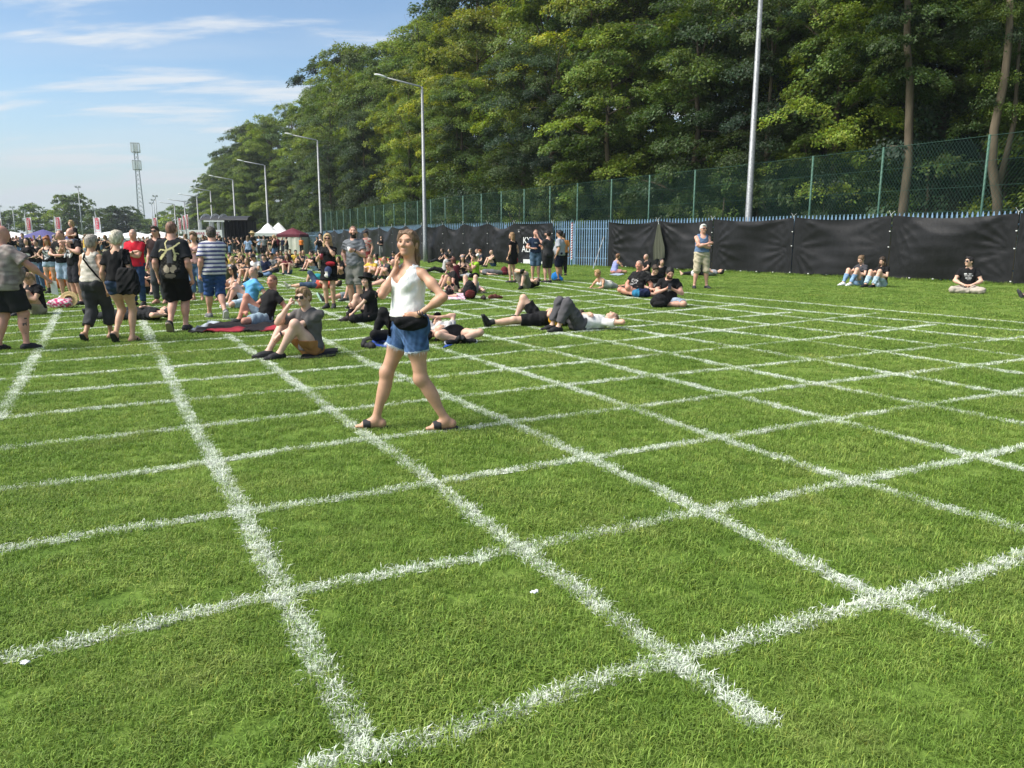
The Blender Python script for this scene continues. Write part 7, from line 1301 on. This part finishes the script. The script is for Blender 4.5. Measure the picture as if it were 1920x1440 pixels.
def dist_line(P, L):
    """signed-less distance of the points P to a polyline and the arc position"""
    best = np.full(len(P), 9.0)
    for a, b in zip(L[:-1], L[1:]):
        d = b - a; t = np.clip(((P - a) @ d) / (d @ d), 0, 1); best = np.minimum(best, np.linalg.norm(P - a - t[:, None] * d, axis=1))
    return best
# chalk sheets under the painted blades
CHALK = bpy.data.materials.new('line_paint'); CHALK.use_nodes = True; t = CHALK.node_tree; b = t.nodes['Principled BSDF']; b.inputs['Base Color'].default_value = (.62, .66, .55, 1); b.inputs['Roughness'].default_value = .95
g = t.nodes.new('ShaderNodeNewGeometry'); n1 = t.nodes.new('ShaderNodeTexNoise'); n1.inputs['Scale'].default_value = 26; n1.inputs['Detail'].default_value = 5; t.links.new(g.outputs['Position'], n1.inputs[0])
mr = t.nodes.new('ShaderNodeMapRange'); mr.inputs[1].default_value = .46; mr.inputs[2].default_value = .62; t.links.new(n1.outputs[0], mr.inputs[0]); t.links.new(mr.outputs[0], b.inputs['Alpha'])
for P, w in LINES:
    Q = []; 
    for a, b_ in zip(P[:-1], P[1:]): k = max(2, int(np.linalg.norm(b_ - a) / .5)); Q += [a + (b_ - a) * i / k for i in range(k)]
    Q = np.array(Q + [P[-1]]); T = np.gradient(Q, axis=0); T /= np.linalg.norm(T, axis=1)[:, None]; Nn = np.stack([-T[:, 1], T[:, 0]], 1); ww = w * (1 + .12 * np.sin(np.arange(len(Q)) * 1.7))[:, None]
    V = np.concatenate([Q + Nn * ww, Q - Nn * ww]); V = np.column_stack([V, gz(V[:, 0], V[:, 1]) + .006]); m_ = len(Q); I = np.arange(m_ - 1)
    tag(obj('painted_line', mesh('painted_line', V, np.stack([I, I + 1, m_ + I + 1, m_ + I], 1)), CHALK), kind='structure')
# tufts
def grass_mat(name, ramp, white=False):
    m = bpy.data.materials.new(name); m.use_nodes = True; t = m.node_tree; N = t.nodes.new; L = t.links.new; t.nodes.clear(); out = N('ShaderNodeOutputMaterial'); b = N('ShaderNodeBsdfPrincipled'); b.inputs['Roughness'].default_value = .55; b.inputs['Specular IOR Level'].default_value = .3
    oi = N('ShaderNodeObjectInfo'); g = N('ShaderNodeNewGeometry'); nz = N('ShaderNodeTexNoise'); nz.inputs['Scale'].default_value = .75; nz.inputs['Detail'].default_value = 6; nz.inputs['Roughness'].default_value = .65; L(g.outputs['Position'], nz.inputs[0])
    a = N('ShaderNodeAttribute'); a.attribute_name = 'Col'; s1 = N('ShaderNodeMath'); s1.operation = 'MULTIPLY_ADD'; s1.inputs[1].default_value = 1.15; s1.inputs[2].default_value = -.30; L(nz.outputs[0], s1.inputs[0])
    s2 = N('ShaderNodeMath'); s2.operation = 'MULTIPLY_ADD'; s2.inputs[1].default_value = .55 if not white else .8; L(oi.outputs['Random'], s2.inputs[0]); L(s1.outputs[0], s2.inputs[2])
    rp = N('ShaderNodeValToRGB'); L(s2.outputs[0], rp.inputs[0]); e = rp.color_ramp.elements; e[0].position, e[0].color = .08, (*ramp[0], 1); e[1].position, e[1].color = .95, (*ramp[2], 1); k = e.new(.5); k.color = (*ramp[1], 1)
    dn = N('ShaderNodeTexNoise'); dn.inputs['Scale'].default_value = 1.35; dn.inputs['Detail'].default_value = 4; L(g.outputs['Position'], dn.inputs[0]); dm = N('ShaderNodeMapRange'); dm.inputs[1].default_value = .56; dm.inputs[2].default_value = .74; dm.inputs[4].default_value = 0 if white else .28; L(dn.outputs[0], dm.inputs[0])
    dx = N('ShaderNodeMix'); dx.data_type = 'RGBA'; dx.inputs['B'].default_value = (.36, .35, .13, 1); L(dm.outputs[0], dx.inputs['Factor']); L(rp.outputs[0], dx.inputs['A'])
    x = N('ShaderNodeMix'); x.data_type = 'RGBA'; x.blend_type = 'MULTIPLY'; x.inputs['Factor'].default_value = 1; L(dx.outputs['Result'], x.inputs['A']); L(a.outputs['Color'], x.inputs['B']); L(x.outputs['Result'], b.inputs['Base Color'])
    tr = N('ShaderNodeBsdfTranslucent'); L(x.outputs['Result'], tr.inputs[0]); mx = N('ShaderNodeMixShader'); mx.inputs[0].default_value = .35 if not white else .2; L(b.outputs[0], mx.inputs[1]); L(tr.outputs[0], mx.inputs[2]); L(mx.outputs[0], out.inputs[0]); return m
GRASS = grass_mat('grass_blades', [(.115, .205, .028), (.190, .305, .050), (.330, .415, .100)]); WGRASS = grass_mat('painted_blades', [(.42, .54, .32), (.66, .73, .58), (.80, .83, .75)], True)
grng = np.random.default_rng(3)
def tuft(name, n, rad, hgt, wid, m, lean=.95):
    V, Q, c = [], [], []
    for i in range(n):
        r = rad * math.sqrt(grng.random()); q = grng.uniform(0, 6.28); p = np.array([r * math.cos(q), r * math.sin(q), -.006]); a = grng.uniform(0, 6.28); d = np.array([math.cos(a), math.sin(a), 0]); s = np.array([-d[1], d[0], 0]); L_ = hgt * grng.uniform(.55, 1.25); ln = lean * grng.uniform(.25, 1.3); w = wid * grng.uniform(.7, 1.3); k = len(V)
        m1 = p + d * L_ * ln * .28 + vec(0, 0, L_ * .55); e = p + d * L_ * ln * .85 + vec(0, 0, L_ * (.92 - .30 * ln)); V += [p - s * w, p + s * w, m1 + s * w * .9, m1 - s * w * .9, e]; Q += [(k, k + 1, k + 2, k + 3), (k + 3, k + 2, k + 4)]
        f = grng.normal(1, .25); y = grng.random() < .06; c += [(f * (1.4 if y and m is GRASS else 1), f * (1.15 if y and m is GRASS else 1), f)] * 5
    me = mesh(name, V, Q, False, np.clip(np.array(c), .3, 2)); me.materials.append(m); return me
LIB = {}
def lib(name, meshes):
    c = bpy.data.collections.new(name)
    for i, me in enumerate(meshes): c.objects.link(bpy.data.objects.new(me.name, me))
    LIB[name] = c; return c
near = lib('grass_tufts', [tuft('tuft', 44, .062, .042, .0016, GRASS) for _ in range(5)]); wnear = lib('painted_tufts', [tuft("tuft", 15, .038, .040, .0018, WGRASS, 1.0) for _ in range(4)])
far_ = lib('broad_tufts', [tuft('tuft', 46, .15, .042, .0048, GRASS) for _ in range(4)]); wfar = lib('broad_painted_tufts', [tuft("tuft", 26, .05, .036, .0034, WGRASS, 1.0) for _ in range(3)]); weed = lib('weed_tufts', [tuft('tuft', 40, .16, .20, .004, GRASS, .7) for _ in range(3)])
def scatter(name, P, S, coll, z=None):
    """one object whose points carry tufts turned at random"""
    z = gz(P[:, 0], P[:, 1]) if z is None else z; me = bpy.data.meshes.new(name); me.vertices.add(len(P)); me.vertices.foreach_set('co', np.column_stack([P, z]).astype(np.float32).ravel()); a = me.attributes.new('s', 'FLOAT', 'POINT'); a.data.foreach_set('value', S.astype(np.float32)); a = me.attributes.new('rz', 'FLOAT', 'POINT'); a.data.foreach_set('value', grng.uniform(0, 6.28, len(P)).astype(np.float32))
    o = obj(name, me); ng = bpy.data.node_groups.new(name, 'GeometryNodeTree'); ng.interface.new_socket('Geometry', in_out='INPUT', socket_type='NodeSocketGeometry'); ng.interface.new_socket('Geometry', in_out='OUTPUT', socket_type='NodeSocketGeometry'); N = ng.nodes.new; L = ng.links.new
    gi, go = N('NodeGroupInput'), N('NodeGroupOutput'); ci = N('GeometryNodeCollectionInfo'); ci.inputs['Collection'].default_value = coll; ci.inputs['Separate Children'].default_value = True; ci.inputs['Reset Children'].default_value = True
    ip = N('GeometryNodeInstanceOnPoints'); ip.inputs['Pick Instance'].default_value = True; s = N('GeometryNodeInputNamedAttribute'); s.data_type = 'FLOAT'; s.inputs['Name'].default_value = 's'; rz = N('GeometryNodeInputNamedAttribute'); rz.data_type = 'FLOAT'; rz.inputs['Name'].default_value = 'rz'; cx = N('ShaderNodeCombineXYZ')
    L(rz.outputs['Attribute'], cx.inputs['Z']); L(gi.outputs[0], ip.inputs['Points']); L(ci.outputs[0], ip.inputs['Instance']); L(cx.outputs[0], ip.inputs['Rotation']); L(s.outputs['Attribute'], ip.inputs['Scale']); L(ip.outputs[0], go.inputs[0])
    md = o.modifiers.new('scatter', 'NODES'); md.node_group = ng; return o
def wedge(y0, y1, dens):
    """random points of the lawn between two distances, a little wider than the view"""
    n = int(((y1 - y0) * (y0 + y1) * .70 + 6.0 * (y1 - y0)) * dens); y = np.sqrt(grng.random(n) * (y1 ** 2 - y0 ** 2) + y0 ** 2); x = grng.uniform(-1, 1, n) * (.70 * y + 3.0); return np.column_stack([x, y])
def line_mask(P):
    m = np.full(len(P), 9.0)
    for L_, w in LINES:
        lo, hi = L_.min(0) - .3, L_.max(0) + .3; k = ((P > lo) & (P < hi)).all(1)
        if k.any(): m[k] = np.minimum(m[k], dist_line(P[k], L_) / w)
    return m
def in_front(P):   # on the lawn side of the palisade
    x = np.interp(P[:, 1], FENCE[:, 1], FENCE[:, 0]); return P[:, 0] < x - .1
G, Sg = [], []
for y0, y1, dn in ((.9, 1.75, 420), (1.75, 3.2, 640), (3.2, 5, 470), (5, 8, 300), (8, 12, 150)):
    P = wedge(y0, y1, dn); P = P[(line_mask(P) > .85) | (grng.random(len(P)) < .32)]; P = P[(np.sin(P[:, 0] * 3.7 + 2 * np.sin(P[:, 1] * 2.3)) * np.sin(P[:, 1] * 4.1 + 1.5 * np.sin(P[:, 0] * 1.9)) < .80) | (grng.random(len(P)) < .35)]; G.append(P); Sg.append(grng.uniform(.75, 1.25, len(P)) * (1 + .15 * np.sin(P[:, 0] * 2.1 + 1.3 * np.sin(P[:, 1] * 1.7)) * np.sin(P[:, 1] * 1.9)) * np.interp(P[:, 1], [2, 12], [1.0, 1.25]))
tag(scatter('grass', np.concatenate(G), np.concatenate(Sg), near), kind='stuff')
G = []
for y0, y1, dn in ((10.5, 16, 50), (16, 24, 26), (24, 34, 14), (34, 48, 8)): P = wedge(y0, y1, dn); G.append(P[in_front(P) & ((line_mask(P) > 1.6) | (grng.random(len(P)) < .35))])
P = np.concatenate(G); tag(scatter('mown_grass', P, grng.uniform(.8, 1.2, len(P)), far_), kind='stuff')
G, H = [], []
for L_, w in LINES:
    for a, b_ in zip(L_[:-1], L_[1:]):
        d = np.linalg.norm(b_ - a); ym = max((a[1] + b_[1]) / 2, 1.5); dens = float(np.interp(ym, [2, 5, 9, 16, 40], [128, 116, 104, 80, 46])); n = int(d * dens * (w / .05)); t_ = grng.random(n); off = grng.normal(0, .43, n).clip(-1.25, 1.25) * w; dr = (b_ - a) / d; Pn = a + t_[:, None] * (b_ - a) + off[:, None] * np.array([-dr[1], dr[0]])
        patch = np.sin(Pn[:, 0] * 5.1 + Pn[:, 1] * 3.3) * np.sin(Pn[:, 1] * 7.3 - Pn[:, 0] * 2.2); Pn = Pn[grng.random(n) < .97 + .15 * patch]; (G if ym < 9 else H).append(Pn)
G = np.concatenate(G); H = np.concatenate(H); H = H[in_front(H)]
tag(scatter('painted_grass', G, grng.uniform(.75, 1.15, len(G)), wnear), kind='stuff'); tag(scatter('far_painted_grass', H, grng.uniform(.75, 1.1, len(H)), wfar), kind='stuff')
Wp = []
for s in np.arange(S1, fence_s(700), .055):
    p, d, n = fence_at(s, -abs(grng.normal(0, .30)) - .02); Wp.append((p[0], p[1], min(1.0, .35 + .5 * grng.random())))
Wp = np.array(Wp); tag(scatter('weeds', Wp[:, :2], Wp[:, 2], weed), kind='stuff')
# ------------------------------------------------------------------ air
HZ = bpy.data.materials.new('haze'); HZ.use_nodes = True; t = HZ.node_tree; t.nodes.clear(); o_ = t.nodes.new('ShaderNodeOutputMaterial'); pv_ = t.nodes.new('ShaderNodeVolumePrincipled')
pv_.inputs['Color'].default_value = (.80, .87, .95, 1); pv_.inputs['Density'].default_value = .00028; pv_.inputs['Anisotropy'].default_value = .2; t.links.new(pv_.outputs[0], o_.inputs['Volume'])
b = MB(); b.box((0, 560, 12), (1500, 1300, 64)); hzb = b.build('haze', HZ); tag(hzb, kind='stuff')
